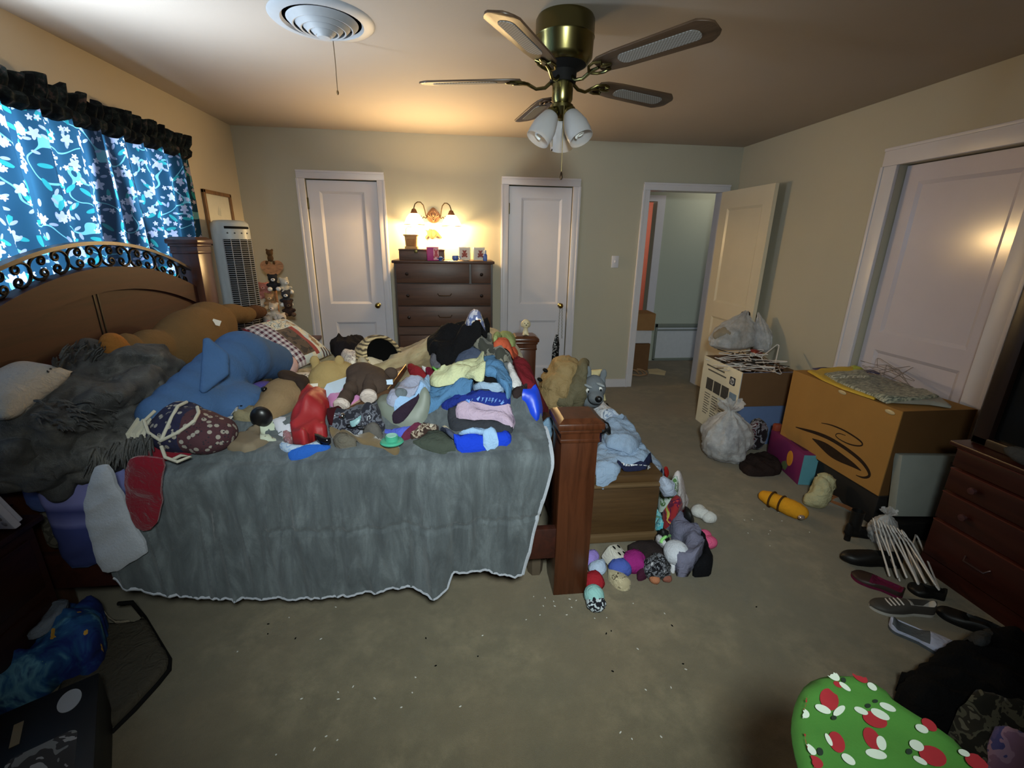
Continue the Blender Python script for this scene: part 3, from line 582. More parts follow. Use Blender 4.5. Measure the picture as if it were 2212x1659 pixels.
# ================================================================== HALL
v = thing('wall_grille', 'white return-air grille with a grey frame low on the hall wall', 'vent', (2.98, 5.75, .26)); g = G()
for (a, b_, c_, e) in ((-.38, -.35, -.25, .25), (.35, .38, -.25, .25), (-.38, .38, .2, .25), (-.38, .38, -.25, -.23)): g.box(((a + b_) / 2, -.012, (c_ + e) / 2), (b_ - a, .024, e - c_), bev=.004)
g.out('frame', plain('grey_green', (120, 126, 116), .5), v); G().box((0, -.006, -.01), (.7, .01, .42)).out('panel', m_hall if False else plain('panel_white', (200, 202, 204), .45), v); G().box((0, -.013, .165), (.7, .006, .02)).out('slot', plain('slot_grey', (120, 124, 118), .5), v)
d5 = struct(thing('door_5', None, None, (1.66, 5.78, 0), math.radians(14))); m_pd = plain('pinkish_door', (226, 190, 170), .3)
panel_door(.76, 2.0, [(.12, .64, .95, 1.86), (.12, .64, .2, .8)]).out('leaf', m_pd, d5, smooth=False)
m_card = plain('cardboard', (150, 112, 74), .85, 0, .1, .12, 12); m_cardd = plain('cardboard_dark', (112, 82, 56), .85, 0, .1, .15, 12)
def carton(name, label, loc, d, rz, mat, flaps=(), lid=True, group=None):
    b = thing(name, label, 'box', loc, math.radians(rz), group); w, l, h = d; g = G(); e = .004
    for (c, s) in (((0, -l / 2, h / 2), (w, e, h)), ((0, l / 2, h / 2), (w, e, h)), ((-w / 2, 0, h / 2), (e, l, h)), ((w / 2, 0, h / 2), (e, l, h)), ((0, 0, e / 2), (w, l, e))): g.box(c, s)
    g.out('carton', mat, b, smooth=False)
    if lid:
        for s in (-1, 1): G().box((0, s * l / 4, h + .003), (w - .004, l / 2 - .003, .004)).out('flap', mat, b, smooth=False)
    return b
p = at(1388, 776, 'z', 0)
carton('cardboard_box', 'brown cardboard box on the hall floor inside the doorway', (2.17, 5.4, 0), (.32, .3, .34), 4, m_cardd)
carton('white_box', 'white carton in the hall stacked on the brown box', (2.2, 5.42, .349), (.3, .28, .16), 0, plain('carton_white', (205, 204, 208), .6))
carton('cardboard_box', 'brown cardboard box topmost of the hall stack', (2.18, 5.38, .519), (.36, .3, .2), -3, m_card)
b = G().add(slab([(2.3, 5.12), (2.46, 5.02), (2.56, 5.2), (2.5, 5.32), (2.36, 5.3)], lambda x, y: 0, .008, .001, .006, res=.03)).out('crumpled_paper', plain('old_paper', (196, 178, 140), .8), None); tag(b, 'torn tan paper lying on the hall carpet', 'paper')
g = G(); g.tube([(2.06 + .09 * math.cos(q * .5) + .004 * q, 5.06 + .08 * math.sin(q * .5), .012 + .004 * (q % 5) + .03 * max(0, math.sin(q * .5))) for q in range(30)], .009, 6); b = g.out('rope', plain('rope_tan', (150, 118, 88), .9), None); tag(b, 'loose coil of tan strap on the floor just inside the doorway', 'strap')
# ================================================================== THE BED
m_bed = wood('bed_wood', (60, 23, 11), 1, 1., .6, .6); m_bedv = wood('bed_wood_upright', (80, 43, 25), 2, 1., .3, .5); m_iron = plain('scroll_iron', (24, 20, 18), .45, .7)
bed = thing('bed', 'dark wooden bed with an iron scroll headboard and square capped posts', 'bed', (0, 0, 0))
def post(name, x, y, w, h):
    g = G(); g.box((x, y, (h - .1) / 2 + .0), (w, w, h - .1), bev=.004); c = w / 2
    g.box((x, y, h - .093), (w + .012, w + .012, .018), bev=.005); g.box((x, y, h - .07), (w + .006, w + .006, .03)); g.box((x, y, h - .05), (w + .022, w + .022, .018), bev=.006)
    g.box((x, y, h - .028), (w + .04, w + .04, .03), bev=.008)
    e = c + .02; q = c - .008; v = [(x - e + .006, y - e + .006, h - .014), (x + e - .006, y - e + .006, h - .014), (x + e - .006, y + e - .006, h - .014), (x - e + .006, y + e - .006, h - .014), (x - q, y - q, h), (x + q, y - q, h), (x + q, y + q, h), (x - q, y + q, h)]
    g.add((v, [(0, 1, 5, 4), (1, 2, 6, 5), (2, 3, 7, 6), (3, 0, 4, 7), (4, 5, 6, 7), (3, 2, 1, 0)]))
    return g.out(name, m_bedv, bed, ang=25)
HX = -1.72
post('footboard_post', .468, 1.69, .152, .85); post('footboard_post', .468, 3.24, .152, .87); post('headboard_post', -1.722, 1.68, .155, 1.5); post('headboard_post', -1.722, 3.25, .155, 1.515)
yc, ya, yb = 2.465, 1.757, 3.173
def zt(y): return 1.487 - .16 * ((y - yc) / .708) ** 2
def archband(g, d0, d1, xa, xb, n=48):
    v, f = [], []
    for i in range(n + 1):
        y = ya + (yb - ya) * i / n; a, b = zt(y) - d0, (zt(y) - d1 if d1 is not None else .3); v += [(xa, y, a), (xb, y, a), (xb, y, b), (xa, y, b)]
    for i in range(n):
        for k in range(4): f.append((i * 4 + k, i * 4 + (k + 1) % 4, i * 4 + 4 + (k + 1) % 4, i * 4 + 4 + k))
    f += [(0, 1, 2, 3), (n * 4 + 3, n * 4 + 2, n * 4 + 1, n * 4)]; g.add((v, f)); return g
archband(G(), 0, .016, HX - .02, HX + .02).out('top_rail', wood('rail_bronze', (80, 62, 52), 1, 1, .35), bed, ang=30)
archband(G(), .118, .23, HX - .03, HX + .032).out('arch_board', m_bed, bed, ang=30)
archband(G(), .2, None, HX - .02, HX + .014).out('headboard_panel', m_bed, bed, ang=30)
g = G()
for yy in (2.34, 2.365): g.box((HX + .006, yy, .8), (.022, .012, zt(yy) - .23 - .35 + .1), bev=.003)
g.out('stile', m_iron, bed, ang=30)
g = G()
def spiral(cy, cz, r, a0, turns, sgn, n=22):
    return [(HX, cy + sgn * (r * (1 - .78 * i / n)) * math.cos(a0 + turns * 2 * PI * i / n), cz + (r * (1 - .78 * i / n)) * math.sin(a0 + turns * 2 * PI * i / n)) for i in range(n + 1)]
nS = 14
def cscroll():                                            # C scroll: a wide open arc with a small curl at either end
    R, rs = .040, .0155; arc = [(R * math.cos(math.radians(q)), R * math.sin(math.radians(q))) for q in range(62, 300, 14)]
    def end(a1, sg): c = ((R - rs) * math.cos(a1), (R - rs) * math.sin(a1)); return [(c[0] + rs * (1 - .55 * k / 16) * math.cos(a1 + sg * k / 16 * 6.6), c[1] + rs * (1 - .55 * k / 16) * math.sin(a1 + sg * k / 16 * 6.6)) for k in range(1, 17)]
    return end(math.radians(62), -1)[::-1] + arc + end(math.radians(300), 1)
for i in range(nS):                                      # C scrolls facing each other in pairs, between rail and arch
    y = ya + .02 + (yb - ya - .04) * (i + .5) / nS; zc = zt(y) - .067; s = 1 if i % 2 else -1; sl = -2 * .16 * (y - yc) / .708 ** 2
    g.tube([(HX, y + (p - .002) * s * 1.22, zc + q * 1.15 + sl * p * s) for p, q in cscroll()], .0062, 7)
g.out('iron_scrollwork', m_iron, bed)
for yy in (1.645, 3.30): G().box((-.63, yy, .265), (2.05, .035, .15), bev=.004).out('side_rail', m_bed, bed)
g = G(); g.box((.468, 2.465, .36), (.05, 1.41, .4), bev=.004); g.box((.468, 2.465, .57), (.08, 1.41, .03), bev=.006); g.out('footboard_panel', m_bed, bed, ang=30)
for yy in (1.78, 2.46): G().lathe([(.035, 0), (.04, .05), (.04, .19)], 6, c=(.335, yy, 0)).out('support_foot', plain('foot_brown', (88, 76, 62), .7), bed)
m_bs = None
t = NT('box_spring'); o = t.co(); vo = t.n('TexVoronoi', {'Vector': o, 'Scale': 26.}, feature='DISTANCE_TO_EDGE'); t.fin(t.mix(t.math('LESS_THAN', vo.outputs[0], .09), L(112, 104, 90), L(78, 72, 62)), .9); m_bs = t.m
bx = G().box((-.645, 2.465, .415), (1.97, 1.58, .17), bev=.03).out('box_spring', m_bs, None); tag(bx, 'taupe leaf-patterned box spring between mattress and side rail', 'box spring')
t = NT('mattress_blue'); o = t.n('TexCoord'); x = t.n('SeparateXYZ', {0: o.outputs['Object']}); nn = t.noise(o.outputs['Object'], 30, 4)
c1 = t.ramp(t.math('ADD', x.outputs[2], t.math('MULTIPLY', nn, .02)), [(.50, L(94, 112, 160)), (.60, L(70, 84, 140)), (.615, L(120, 128, 180)), (.64, L(128, 132, 190))]); t.bump(nn, .3, .01); t.fin(c1, .9); m_mat = t.m
mt = thing('mattress', 'blue mattress under a lavender-blue sheet', 'mattress', (0, 0, 0)); G().box((-.645, 2.455, .605), (1.98, 1.62, .205), bev=.05).out('mattress_body', m_mat, mt)
m_sheet = fab('sheet_lavender', (118, 120, 172), .12, 6, 300, .2)
def hang(px, y0, **k):                     # a limp thing hanging against the plane y = y0: outline seen in the photo
    P = smooth_poly([(p.x, p.z) for p in (at(*q, 'y', y0) for q in px)]); M = Matrix(((1, 0, 0, 0), (0, 0, -1, y0), (0, 1, 0, 0), (0, 0, 0, 1)))
    v, f = slab(P, lambda x, y: 0, **k); return [M @ Vector(p) for p in v], f
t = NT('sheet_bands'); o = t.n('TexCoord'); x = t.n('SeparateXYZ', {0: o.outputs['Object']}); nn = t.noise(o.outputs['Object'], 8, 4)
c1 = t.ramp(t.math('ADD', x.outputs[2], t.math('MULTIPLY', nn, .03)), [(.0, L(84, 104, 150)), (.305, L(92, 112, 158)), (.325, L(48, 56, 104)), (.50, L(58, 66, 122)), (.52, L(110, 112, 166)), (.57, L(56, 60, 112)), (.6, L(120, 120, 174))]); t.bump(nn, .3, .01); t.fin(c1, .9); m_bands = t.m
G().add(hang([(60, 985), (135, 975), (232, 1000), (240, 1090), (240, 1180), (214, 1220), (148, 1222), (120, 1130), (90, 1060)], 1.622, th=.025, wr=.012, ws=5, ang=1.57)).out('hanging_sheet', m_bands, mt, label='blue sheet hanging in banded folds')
# ------------------------------------------------------------------ the pile: a height map that every laid thing raises
def g2(x, y, a, cx, cy, sx, sy): return a * math.exp(-((x - cx) / sx) ** 2 - ((y - cy) / sy) ** 2)
def bedbase(x, y):
    z = .72 + g2(x, y, .27, .06, 2.62, .40, .50) + g2(x, y, .10, .2, 2.02, .2, .26) + g2(x, y, .05, -.5, 2.45, .35, .4)
    if y < 1.64: z -= .10 * ((1.64 - y) / .1) ** 2
    if x > .36: z -= 1.2 * (x - .36)
    return z
class Pile:
    def __init__(s, base, x0, x1, y0, y1, r=.014):
        s.x0, s.y0, s.r = x0, y0, r; s.nx, s.ny = int((x1 - x0) / r) + 2, int((y1 - y0) / r) + 2
        s.h = [[base(x0 + i * r, y0 + j * r) for j in range(s.ny)] for i in range(s.nx)]; s.sm = [list(q) for q in s.h]
    def soft(s, x, y):                     # the pile with its steps smoothed away
        i = min(max(int((x - s.x0) / s.r + .5), 0), s.nx - 1); j = min(max(int((y - s.y0) / s.r + .5), 0), s.ny - 1); return s.sm[i][j]
    def blur(s, i0, i1, j0, j1):
        i0, i1, j0, j1 = max(0, i0), min(s.nx, i1), max(0, j0), min(s.ny, j1); K = (-5, -3, -1, 1, 3, 5); W = {-5: 1, -3: 2, -1: 3, 1: 3, 3: 2, 5: 1}
        tmp = {}
        for i in range(i0, i1):
            for j in range(max(0, j0 - 6), min(s.ny, j1 + 6)): tmp[i, j] = sum(W[k] * s.h[min(max(i + k, 0), s.nx - 1)][j] for k in K) / 12
        for i in range(i0, i1):
            for j in range(j0, j1): s.sm[i][j] = sum(W[k] * tmp[i, min(max(j + k, max(0, j0 - 6)), min(s.ny, j1 + 6) - 1)] for k in K) / 12
    def __call__(s, x, y):
        u = min(max((x - s.x0) / s.r, 0), s.nx - 1.001); v = min(max((y - s.y0) / s.r, 0), s.ny - 1.001); i, j = int(u), int(v); a, b = u - i, v - j
        return (s.h[i][j] * (1 - a) + s.h[i + 1][j] * a) * (1 - b) + (s.h[i][j + 1] * (1 - a) + s.h[i + 1][j + 1] * a) * b
    def raise_(s, P, th, edge):
        xs = [p[0] for p in P]; ys = [p[1] for p in P]; new = {}
        for i in range(max(0, int((min(xs) - s.x0) / s.r) - 1), min(s.nx, int((max(xs) - s.x0) / s.r) + 3)):
            for j in range(max(0, int((min(ys) - s.y0) / s.r) - 1), min(s.ny, int((max(ys) - s.y0) / s.r) + 3)):
                x, y = s.x0 + i * s.r, s.y0 + j * s.r
                d = bdist(x, y, P); ins = inpoly(x, y, P)
                if ins: e = min(1, d / edge); new[i, j] = s.h[i][j] + th * (.5 + .5 * math.sqrt(max(0, 1 - (1 - e) ** 2)))
                elif d < .02: new[i, j] = s.h[i][j] + th * .5 * (1 - d / .02)
        for (i, j), z in new.items(): s.h[i][j] = z
        if new: s.blur(min(k[0] for k in new) - 6, max(k[0] for k in new) + 7, min(k[1] for k in new) - 6, max(k[1] for k in new) + 7)
BP = Pile(bedbase, -1.9, .62, 1.45, 3.5)
def put(name, label, cat, mat, px, th=.025, S=None, parent=None, group=None, rnd=1, edge=.022, **k):
    S = S or BP; k.setdefault('wr', .018); P = pxpoly(px, S.soft if isinstance(S, Pile) else S); P = smooth_poly(P, rnd) if rnd else P
    o = G().add(slab(P, S, th=th, edge=edge, lift=.0015, **k)).out(name, mat, parent, ang=75)
    if parent is None: tag(o, label, cat, group)
    elif label: o['label'] = label
    S.raise_(P, th + k.get('wr', .012) * .55, edge); return o
def zoom(ox, oy, s): return lambda *p: [(ox + p[i] / s, oy + p[i + 1] / s) for i in range(0, len(p), 2)]
Z1 = zoom(850, 660, 5.53); Z2 = zoom(500, 640, 5.53); Z3 = zoom(640, 900, 3.687); Z4 = zoom(400, 780, 4.608); Z0 = zoom(0, 720, 2.86)
def decal(name, poly, fn, mat, parent, res=.01):           # a print following a surface fn(u, v) -> point
    P = []
    for i in range(len(poly)):
        p, q = poly[i], poly[(i + 1) % len(poly)]; l = math.hypot(q[0] - p[0], q[1] - p[1]); k = max(1, int(l / res)); P += [(p[0] + (q[0] - p[0]) * j / k, p[1] + (q[1] - p[1]) * j / k) for j in range(k)]
    xs = [p[0] for p in P]; ys = [p[1] for p in P]; pts = list(P); y = min(ys)
    while y < max(ys):
        x = min(xs)
        while x < max(xs):
            if inpoly(x, y, P) and bdist(x, y, P) > res * .5: pts.append((x, y))
            x += res
        y += res
    r = delaunay_2d_cdt([Vector(p) for p in pts], [], [list(range(len(P)))], 1, 1e-5)
    return G().add(([fn(v.x, v.y) for v in r[0]], [list(f) for f in r[2]])).out(name, mat, parent)
# tan camouflage quilt over the mattress top
def camo(name, cols, sc=9, bump=.2):
    if name in MATS: return MATS[name]
    t = NT(name); o = t.co(); n = t.noise(o, sc, 3, .55, .6); w = t.noise(o, 220, 2); t.bump(w, bump, .002)
    MATS[name] = t.fin(t.ramp(n, [(p, L(*c)) for p, c in zip((0, .42, .5, .58, .66), cols)], 'CONSTANT'), .92, 0, .1, .1); return MATS[name]
t = NT('quilt'); o = t.co(); n = t.noise(o, 5, 4, .6, .4); vo = t.n('TexVoronoi', {'Vector': o, 'Scale': 9.}, feature='DISTANCE_TO_EDGE'); t.bump(t.math('ADD', t.math('MULTIPLY', vo.outputs[0], 2.), t.noise(o, 30, 3)), .5, .01); m_quilt = t.fin(t.ramp(n, [(.35, L(120, 106, 78)), (.5, L(168, 150, 112)), (.62, L(186, 172, 134)), (.72, L(128, 124, 92))]), .95, 0, .1, .1)
P = [(-1.62, 1.8), (.33, 1.8), (.35, 2.4), (.35, 3.3), (-1.6, 3.3)]
q = thing('quilt', 'tan mottled quilt spread over the middle of the bed', 'quilt', (0, 0, 0)); G().add(slab(P, BP, th=.03, wr=.022, ws=7, res=.03, edge=.06)).out('quilt_top', m_quilt, q); BP.raise_(P, .054, .06)
g = G(); v, f = [], []
for i in range(60):
    x = -1.6 + 1.94 * i / 59
    for j in range(8): v.append((x, 3.3 + .03 + .015 * math.sin(x * 30) * j / 7 + .04 * math.sin(j / 7 * 3), .72 - .5 * j / 7))
for i in range(59):
    for j in range(7): f.append((i * 8 + j, i * 8 + 8 + j, i * 8 + 9 + j, i * 8 + j + 1))
g.add((v, f)).out('quilt_drop', m_quilt, q)
# grey plush blanket: from the heap, over the edge of the mattress, down to the floor, white fleece underneath
t = NT('grey_plush'); o = t.co(); n = t.noise(t.co('Object', (9, 6, 2.6)), 1.6, 6, .68, .6); f_ = t.noise(o, 160, 3); col = t.ramp(n, [(.32, L(66, 71, 74)), (.5, L(84, 90, 93)), (.68, L(108, 115, 118))]); t.bump(f_, .35, .003); m_plush = t.fin(t.mix(t.math('MULTIPLY', f_, .4), col, L(70, 75, 79)), .8, 0, .2, .2)
m_fleece = fur('white_fleece', (176, 180, 190), .16, 120, .5)
def hem(x):
    P = [(-1.36, .34), (-1.27, .25), (-1.1, .185), (-.94, .15), (-.7, .135), (-.45, .145), (-.25, .16), (-.2, .15), (-.12, .145), (-.07, .16), (-.055, .22), (.02, .225), (.14, .19), (.23, .175), (.4, .175)]
    for (a, b), (c, d) in zip(P, P[1:]):
        if x <= c: return b + (d - b) * max(0, (x - a) / (c - a))
    return P[-1][1]
def blanket_pt(u, q, off=0.):                               # u 0..1 along the bed, q 0 at the top .. 1 at the hem
    if q < .3:
        k = q / .3; xr = .345; xl = -1.13; x = xl + (xr - xl) * u; y = 2.12 - .52 * k; wr = .011 * (1 - abs(noise.noise(Vector((x * 11, y * 5, 3)))) * 2) + .006 * noise.noise(Vector((x * 22, y * 18, 7)))
        return Vector((x, y, BP(x, y) + .02 + wr - off))
    k = (q - .3) / .7; xl = -1.13 - .17 * min(1, k * 1.1); xr = .345 - .03 * k - .09 * max(0, k - .1); x = xl + (xr - xl) * u; h = hem(x) + .018; zt_ = .67
    if k < .12: a = k / .12 * PI / 2; y = 1.60 - .055 * math.sin(a); z = BP(x, 1.60) + .02 - (BP(x, 1.60) + .02 - zt_) * (1 - math.cos(a))
    else: kk = (k - .12) / .88; z = zt_ + (h - zt_) * kk; y = 1.545
    kk = max(0, (k - .06) / .94); sl = (x + .35) * .0
    wv = .026 * noise.noise(Vector((x * 5.5, z * .6, 1))) + .017 * max(0, 1 - abs(noise.noise(Vector((x * 9 + .9 * z, z * 1.1, 5)))) * 3.) + .010 * max(0, 1 - abs(noise.noise(Vector((x * 21 - z * 1.5, z * 2.0, 8)))) * 3.) - .012
    y -= wv * min(1, kk * 3) + .018 * kk + .06 * max(0, 1 - abs(x + .13) / .085) ** .7 * min(1, kk * 1.6) + .02 * max(0, 1 - abs(x - .02) / .05) * kk
    if abs(z - .455) < .01 and x > -.75: y += .007
    return Vector((x, y + off, z))
def blanket_grid(off, q1, nu=230, nq=90):
    v = [blanket_pt(i / nu, j / nq * q1, off) for i in range(nu + 1) for j in range(nq + 1)]; f = [(i * (nq + 1) + j, (i + 1) * (nq + 1) + j, (i + 1) * (nq + 1) + j + 1, i * (nq + 1) + j + 1) for i in range(nu) for j in range(nq)]; return v, f
bl = thing('throw_blanket', 'grey plush throw blanket hanging over the side of the bed to the floor', 'blanket', (0, 0, 0))
G().add(blanket_grid(0, 1.)).out('plush_face', m_plush, bl)
v, f = blanket_grid(.012, 1.); G().add((v, f)).out('fleece_lining', m_fleece, bl, label='white fleece underside of the blanket')
g = G(); g.tube([blanket_pt(i / 150, 1., .005) + Vector((0, 0, .002 * math.sin(i * 2.3))) for i in range(151)], .0075, 6); g.tube([blanket_pt(1, .22 + j / 60 * .78, .005) + Vector((.004, 0, .0)) for j in range(61)], .0085, 6); g.out('fleece_hem', m_fleece, bl)
G().add(hang([(206, 1008), (226, 1002), (240, 1006), (262, 1056), (290, 1120), (325, 1186), (300, 1206), (244, 1236), (222, 1228), (196, 1150), (184, 1080)], 1.515, th=.016, wr=.014, ws=5, ang=1.2)).out('folded_corner', m_fleece, bl, label='corner of the blanket turned back to its white fleece side')
for i in range(60):                                        # the blanket raises the pile
    pass
BP.raise_([(-1.13, 1.58), (.345, 1.58), (.345, 2.1), (-1.13, 2.1)], .02, .02)
# ------------------------------------------------------------------ pillows, soft toys and throws at the head of the bed
def pillow_pt(A, B, C, D, th, n):                         # corners A,B,C,D (u: A->B, v: A->D)
    A, B, C, D = map(Vector, (A, B, C, D)); nr = ((B - A).cross(D - A)).normalized()
    def fn(u, v, s=1, off=0.):
        e = (1 - abs(2 * u - 1) ** 3.2) * (1 - abs(2 * v - 1) ** 3.2); pin = .06 * (1 - (2 * u - 1) ** 2) ; uu = .5 + (u - .5) * (1 - .07 * (1 - (2 * v - 1) ** 2) * 0 - .0); 
        p = A * (1 - u) * (1 - v) + B * u * (1 - v) + C * u * v + D * (1 - u) * v; c = (A + B + C + D) / 4; k = 1 - .05 * (4 * u * (1 - u) * (abs(2 * v - 1) > .0) * abs(2 * v - 1) + 4 * v * (1 - v) * abs(2 * u - 1)); p = c + (p - c) * k
        return p + nr * s * (th * max(0, e) ** .55 + .006 * noise.noise(p * 14) * e + off)
    return fn
def pillow(name, label, A, B, C, D, th, mat, cat='pillow', n=30, mats=None, parent=None):
    fn = pillow_pt(A, B, C, D, th, n); v, f, uv = [], [], []
    for s in (1, -1):
        for i in range(n + 1):
            for j in range(n + 1): v.append(fn(i / n, j / n, s)); uv.append((i / n, j / n))
    N = (n + 1) ** 2
    for i in range(n):
        for j in range(n): a = i * (n + 1) + j; f.append((a, a + n + 1, a + n + 2, a + 1)); f.append((N + a + 1, N + a + n + 2, N + a + n + 1, N + a))
    me = bpy.data.meshes.new(name); me.from_pydata(v, [], f); me.materials.append(mat); ul = me.uv_layers.new(name='UVMap')
    for lp in me.loops: ul.data[lp.index].uv = uv[lp.vertex_index]
    b = bmesh.new(); b.from_mesh(me); bmesh.ops.remove_doubles(b, verts=b.verts, dist=.0008); b.to_mesh(me); b.free()
    me.polygons.foreach_set('use_smooth', [True] * len(me.polygons)); o = bpy.data.objects.new(name, me); COL.objects.link(o); tag(o, label, cat) if parent is None else None
    if parent: o.parent = parent
    return o, fn
def soft(name, blobs, mat, parent=None, vox=.012, sm=5, label=None):    # stuffed body: one continuous surface
    g = G()
    for b in blobs: g.blob(b[0], b[1], b[2] if len(b) > 2 else (0, 0, 0), sub=3)
    o = g.out(name, mat, parent); remesh(o, vox, sm)
    if label: o['label'] = label
    return o
m_pgrey = fab('pillow_grey', (122, 116, 108), .1, 8)
pillow('pillow', 'grey pillow with a dark band behind the plaid cushion', (-1.62, 2.7, .84), (-1.22, 2.72, .83), (-1.2, 3.22, .83), (-1.6, 3.2, .85), .105, m_pgrey)
pillow('pillow', 'dark pillow under the large brown stuffed animal', (-1.64, 2.0, .84), (-1.26, 2.0, .83), (-1.26, 2.62, .83), (-1.64, 2.62, .84), .1, fab('pillow_dark', (62, 56, 58), .15, 8))
m_fur = fur('faux_fur', (62, 60, 58), .45, 34, 1.)
t = NT('faux_fur2'); o = t.co(); n = t.noise(o, 6, 5, .65, 1.); h = t.noise(t.co('Object', (30, 90, 30)), 4, 5, .7); col = t.ramp(n, [(.3, L(24, 25, 27)), (.45, L(50, 50, 50)), (.58, L(92, 88, 82)), (.7, L(130, 124, 114))]); t.bump(h, .8, .02); m_fur = t.fin(t.mix(t.math('MULTIPLY', h, .6), col, L(22, 22, 24)), .95, 0, .1, .3)
g = G()
for c, r, ro, sd in (((-1.4, 1.9, .86), (.22, .26, .15), (0, .1, .3), 1), ((-1.47, 1.72, .84), (.16, .2, .17), (0, 0, .2), 2), ((-1.26, 1.8, .77), (.16, .16, .1), (0, .1, -.3), 3), ((-1.5, 2.05, .96), (.12, .2, .11), (.2, 0, .4), 4), ((-1.36, 2.0, .98), (.16, .13, .08), (0, .2, .8), 5), ((-1.4, 1.64, .74), (.17, .09, .08), (0, 0, .1), 6), ((-1.5, 1.6, .78), (.12, .1, .15), (0, 0, 0), 8)): g.blob(c, r, ro, .45, 7, sd, 4)
o = g.out('fur_throw', m_fur); remesh(o, .014, 1)
me = o.data
for v in me.vertices:
    n = 1 - abs(noise.noise(v.co * 6 + Vector((3, 1, 2)))) * 2; k = noise.noise(v.co * 28); v.co += v.normal * (n * .03 + k * .012)
for _ in range(1): pass
o.modifiers.new('sub', 'SUBSURF').render_levels = 1; tag(o, 'dark grey shaggy faux fur throw heaped at the head of the bed', 'throw')
rnd = random.Random(3)
for zone, cnt in ((0, 110), (1, 80), (2, 70)):             # long shaggy locks along the throw's edges
    g = G()
    for i in range(cnt):
        a = rnd.random()
        if zone == 0: p = at(200 + 130 * a + rnd.uniform(-12, 12), 985 - 40 * a + rnd.uniform(-14, 10), 'y', 1.58 + .02 * rnd.random()); q = Vector((rnd.uniform(-.5, .5), -.6, -.9))
        elif zone == 1: p = at(105 + 150 * a, 800 - 35 * math.sin(a * 3) + rnd.uniform(-14, 18), 'x', -1.44); q = Vector((.3, rnd.uniform(-.6, .4), .5))
        else: p = at(60 + 230 * a, 865 + 60 * rnd.random(), 'x', -1.3); q = Vector((.6, rnd.uniform(-.6, .1), .1))
        q.normalize(); l = rnd.uniform(.03, .07); g.tube([p, p + q * l * .5, p + q * l + Vector((0, 0, -.012))], [.005, .004, .001], 4)
    fr_ = g.out('shaggy_fringe', m_fur); fr_.parent = o
pillow('pillow', 'white pillow corner poking out behind the fur throw', (-1.62, 1.52, .97), (-1.42, 1.48, .96), (-1.4, 1.74, 1.04), (-1.6, 1.8, 1.06), .06, fab('pillow_white', (176, 168, 158), .1, 10))
# large brown stuffed animal lying along the headboard
m_tb = fab('toy_brown', (112, 86, 54), .15, 10, 110, .35, .95, .0, .22); m_tb2 = fab('toy_brown_dark', (84, 56, 36), .15, 12, 110, .35, .95, .0, .22)
bt = thing('stuffed_animal', 'large tan-brown stuffed animal lying along the headboard, paw toward the heater', 'stuffed toy', (0, 0, 0))
soft('body', [((-1.42, 2.52, .99), (.14, .3, .165), (.12, 0, 0)), ((-1.43, 2.72, 1.02), (.13, .22, .15), (0, 0, 0)), ((-1.45, 2.25, 1.0), (.1, .12, .1)), ((-1.43, 2.2, 1.01), (.07, .1, .085)), ((-1.42, 2.06, 1.05), (.055, .07, .07), (.4, 0, 0)), ((-1.42, 2.98, 1.06), (.075, .18, .065), (-.1, 0, 0)), ((-1.41, 3.14, 1.03), (.06, .12, .055))], m_tb, bt, .013)
soft('paw', [((-1.4, 3.27, 1.03), (.055, .1, .05), (-.1, 0, 0)), ((-1.4, 3.35, 1.02), (.045, .06, .04))], m_tb2, bt, .01, label='dark brown paw'); soft('foot', [((-1.42, 1.99, 1.07), (.05, .05, .07), (.3, 0, 0)), ((-1.41, 2.03, 1.03), (.05, .05, .05))], fab('toy_orange_brown', (150, 98, 46), .15, 12), bt, .01, label='orange-brown foot')
p = at(466, 697, 'x', -1.3); G().add(slab([(-.02, -.012), (.02, -.016), (.024, .014), (-.014, .018)], lambda x, y: 0, .003, 0, .002, res=.008, edge=.004), TR(p, .4, 1.1, .3)).out('tag', plain('tag_white', (225, 215, 200), .4), bt)
# blue plush bundle with a pale pink end
m_bp = fab('plush_blue', (70, 100, 142), .14, 8, 110, .3, .95, .0, .22); m_bpk = fab('plush_pink', (212, 176, 170), .08, 8, 110, .3, .95, .0, .22); m_bpu = fab('plush_purple', (78, 70, 140), .15, 14, 110, .35, .95, .0, .22)
bp = thing('plush_bundle', 'blue plush stuffed bundle with a pale pink rounded end, beside the fur throw', 'stuffed toy', (0, 0, 0))
def chain(a, b, r0, r1, n=6): a, b = Vector(a), Vector(b); return [(tuple(a + (b - a) * i / n), r0 + (r1 - r0) * i / n) for i in range(n + 1)]
soft('body', chain((-1.15, 1.76, .855), (-1.06, 2.26, .955), .085, .135) + chain((-1.06, 2.28, .955), (-1.02, 2.52, .87), .128, .10) + [((-1.0, 1.98, .83), (.14, .14, .08)), ((-.95, 2.08, .80), (.1, .13, .05), (0, 0, -.5)), ((-1.08, 1.9, .84), (.12, .14, .1))], m_bp, bp, .013)
soft('rounded_end', [((-1.015, 2.56, .83), (.105, .09, .085), (-.35, 0, 0))], m_bpk, bp, .012, label='pale pink rounded end')
fa, fb, fc, fd = at(447, 736, 'y', 1.96), at(486, 768, 'y', 1.93), at(486, 806, 'y', 1.90), at(440, 842, 'y', 1.84)
fl = soft('folded_flap', [(tuple(fa * (1 - u) * (1 - v) + fb * u * (1 - v) + fc * u * v + fd * (1 - u) * v), .016) for u in [i / 9 for i in range(10)] for v in [i / 12 for i in range(13)]], m_bp, bp, .008, 3, label='pointed blue flap folded down over the side')
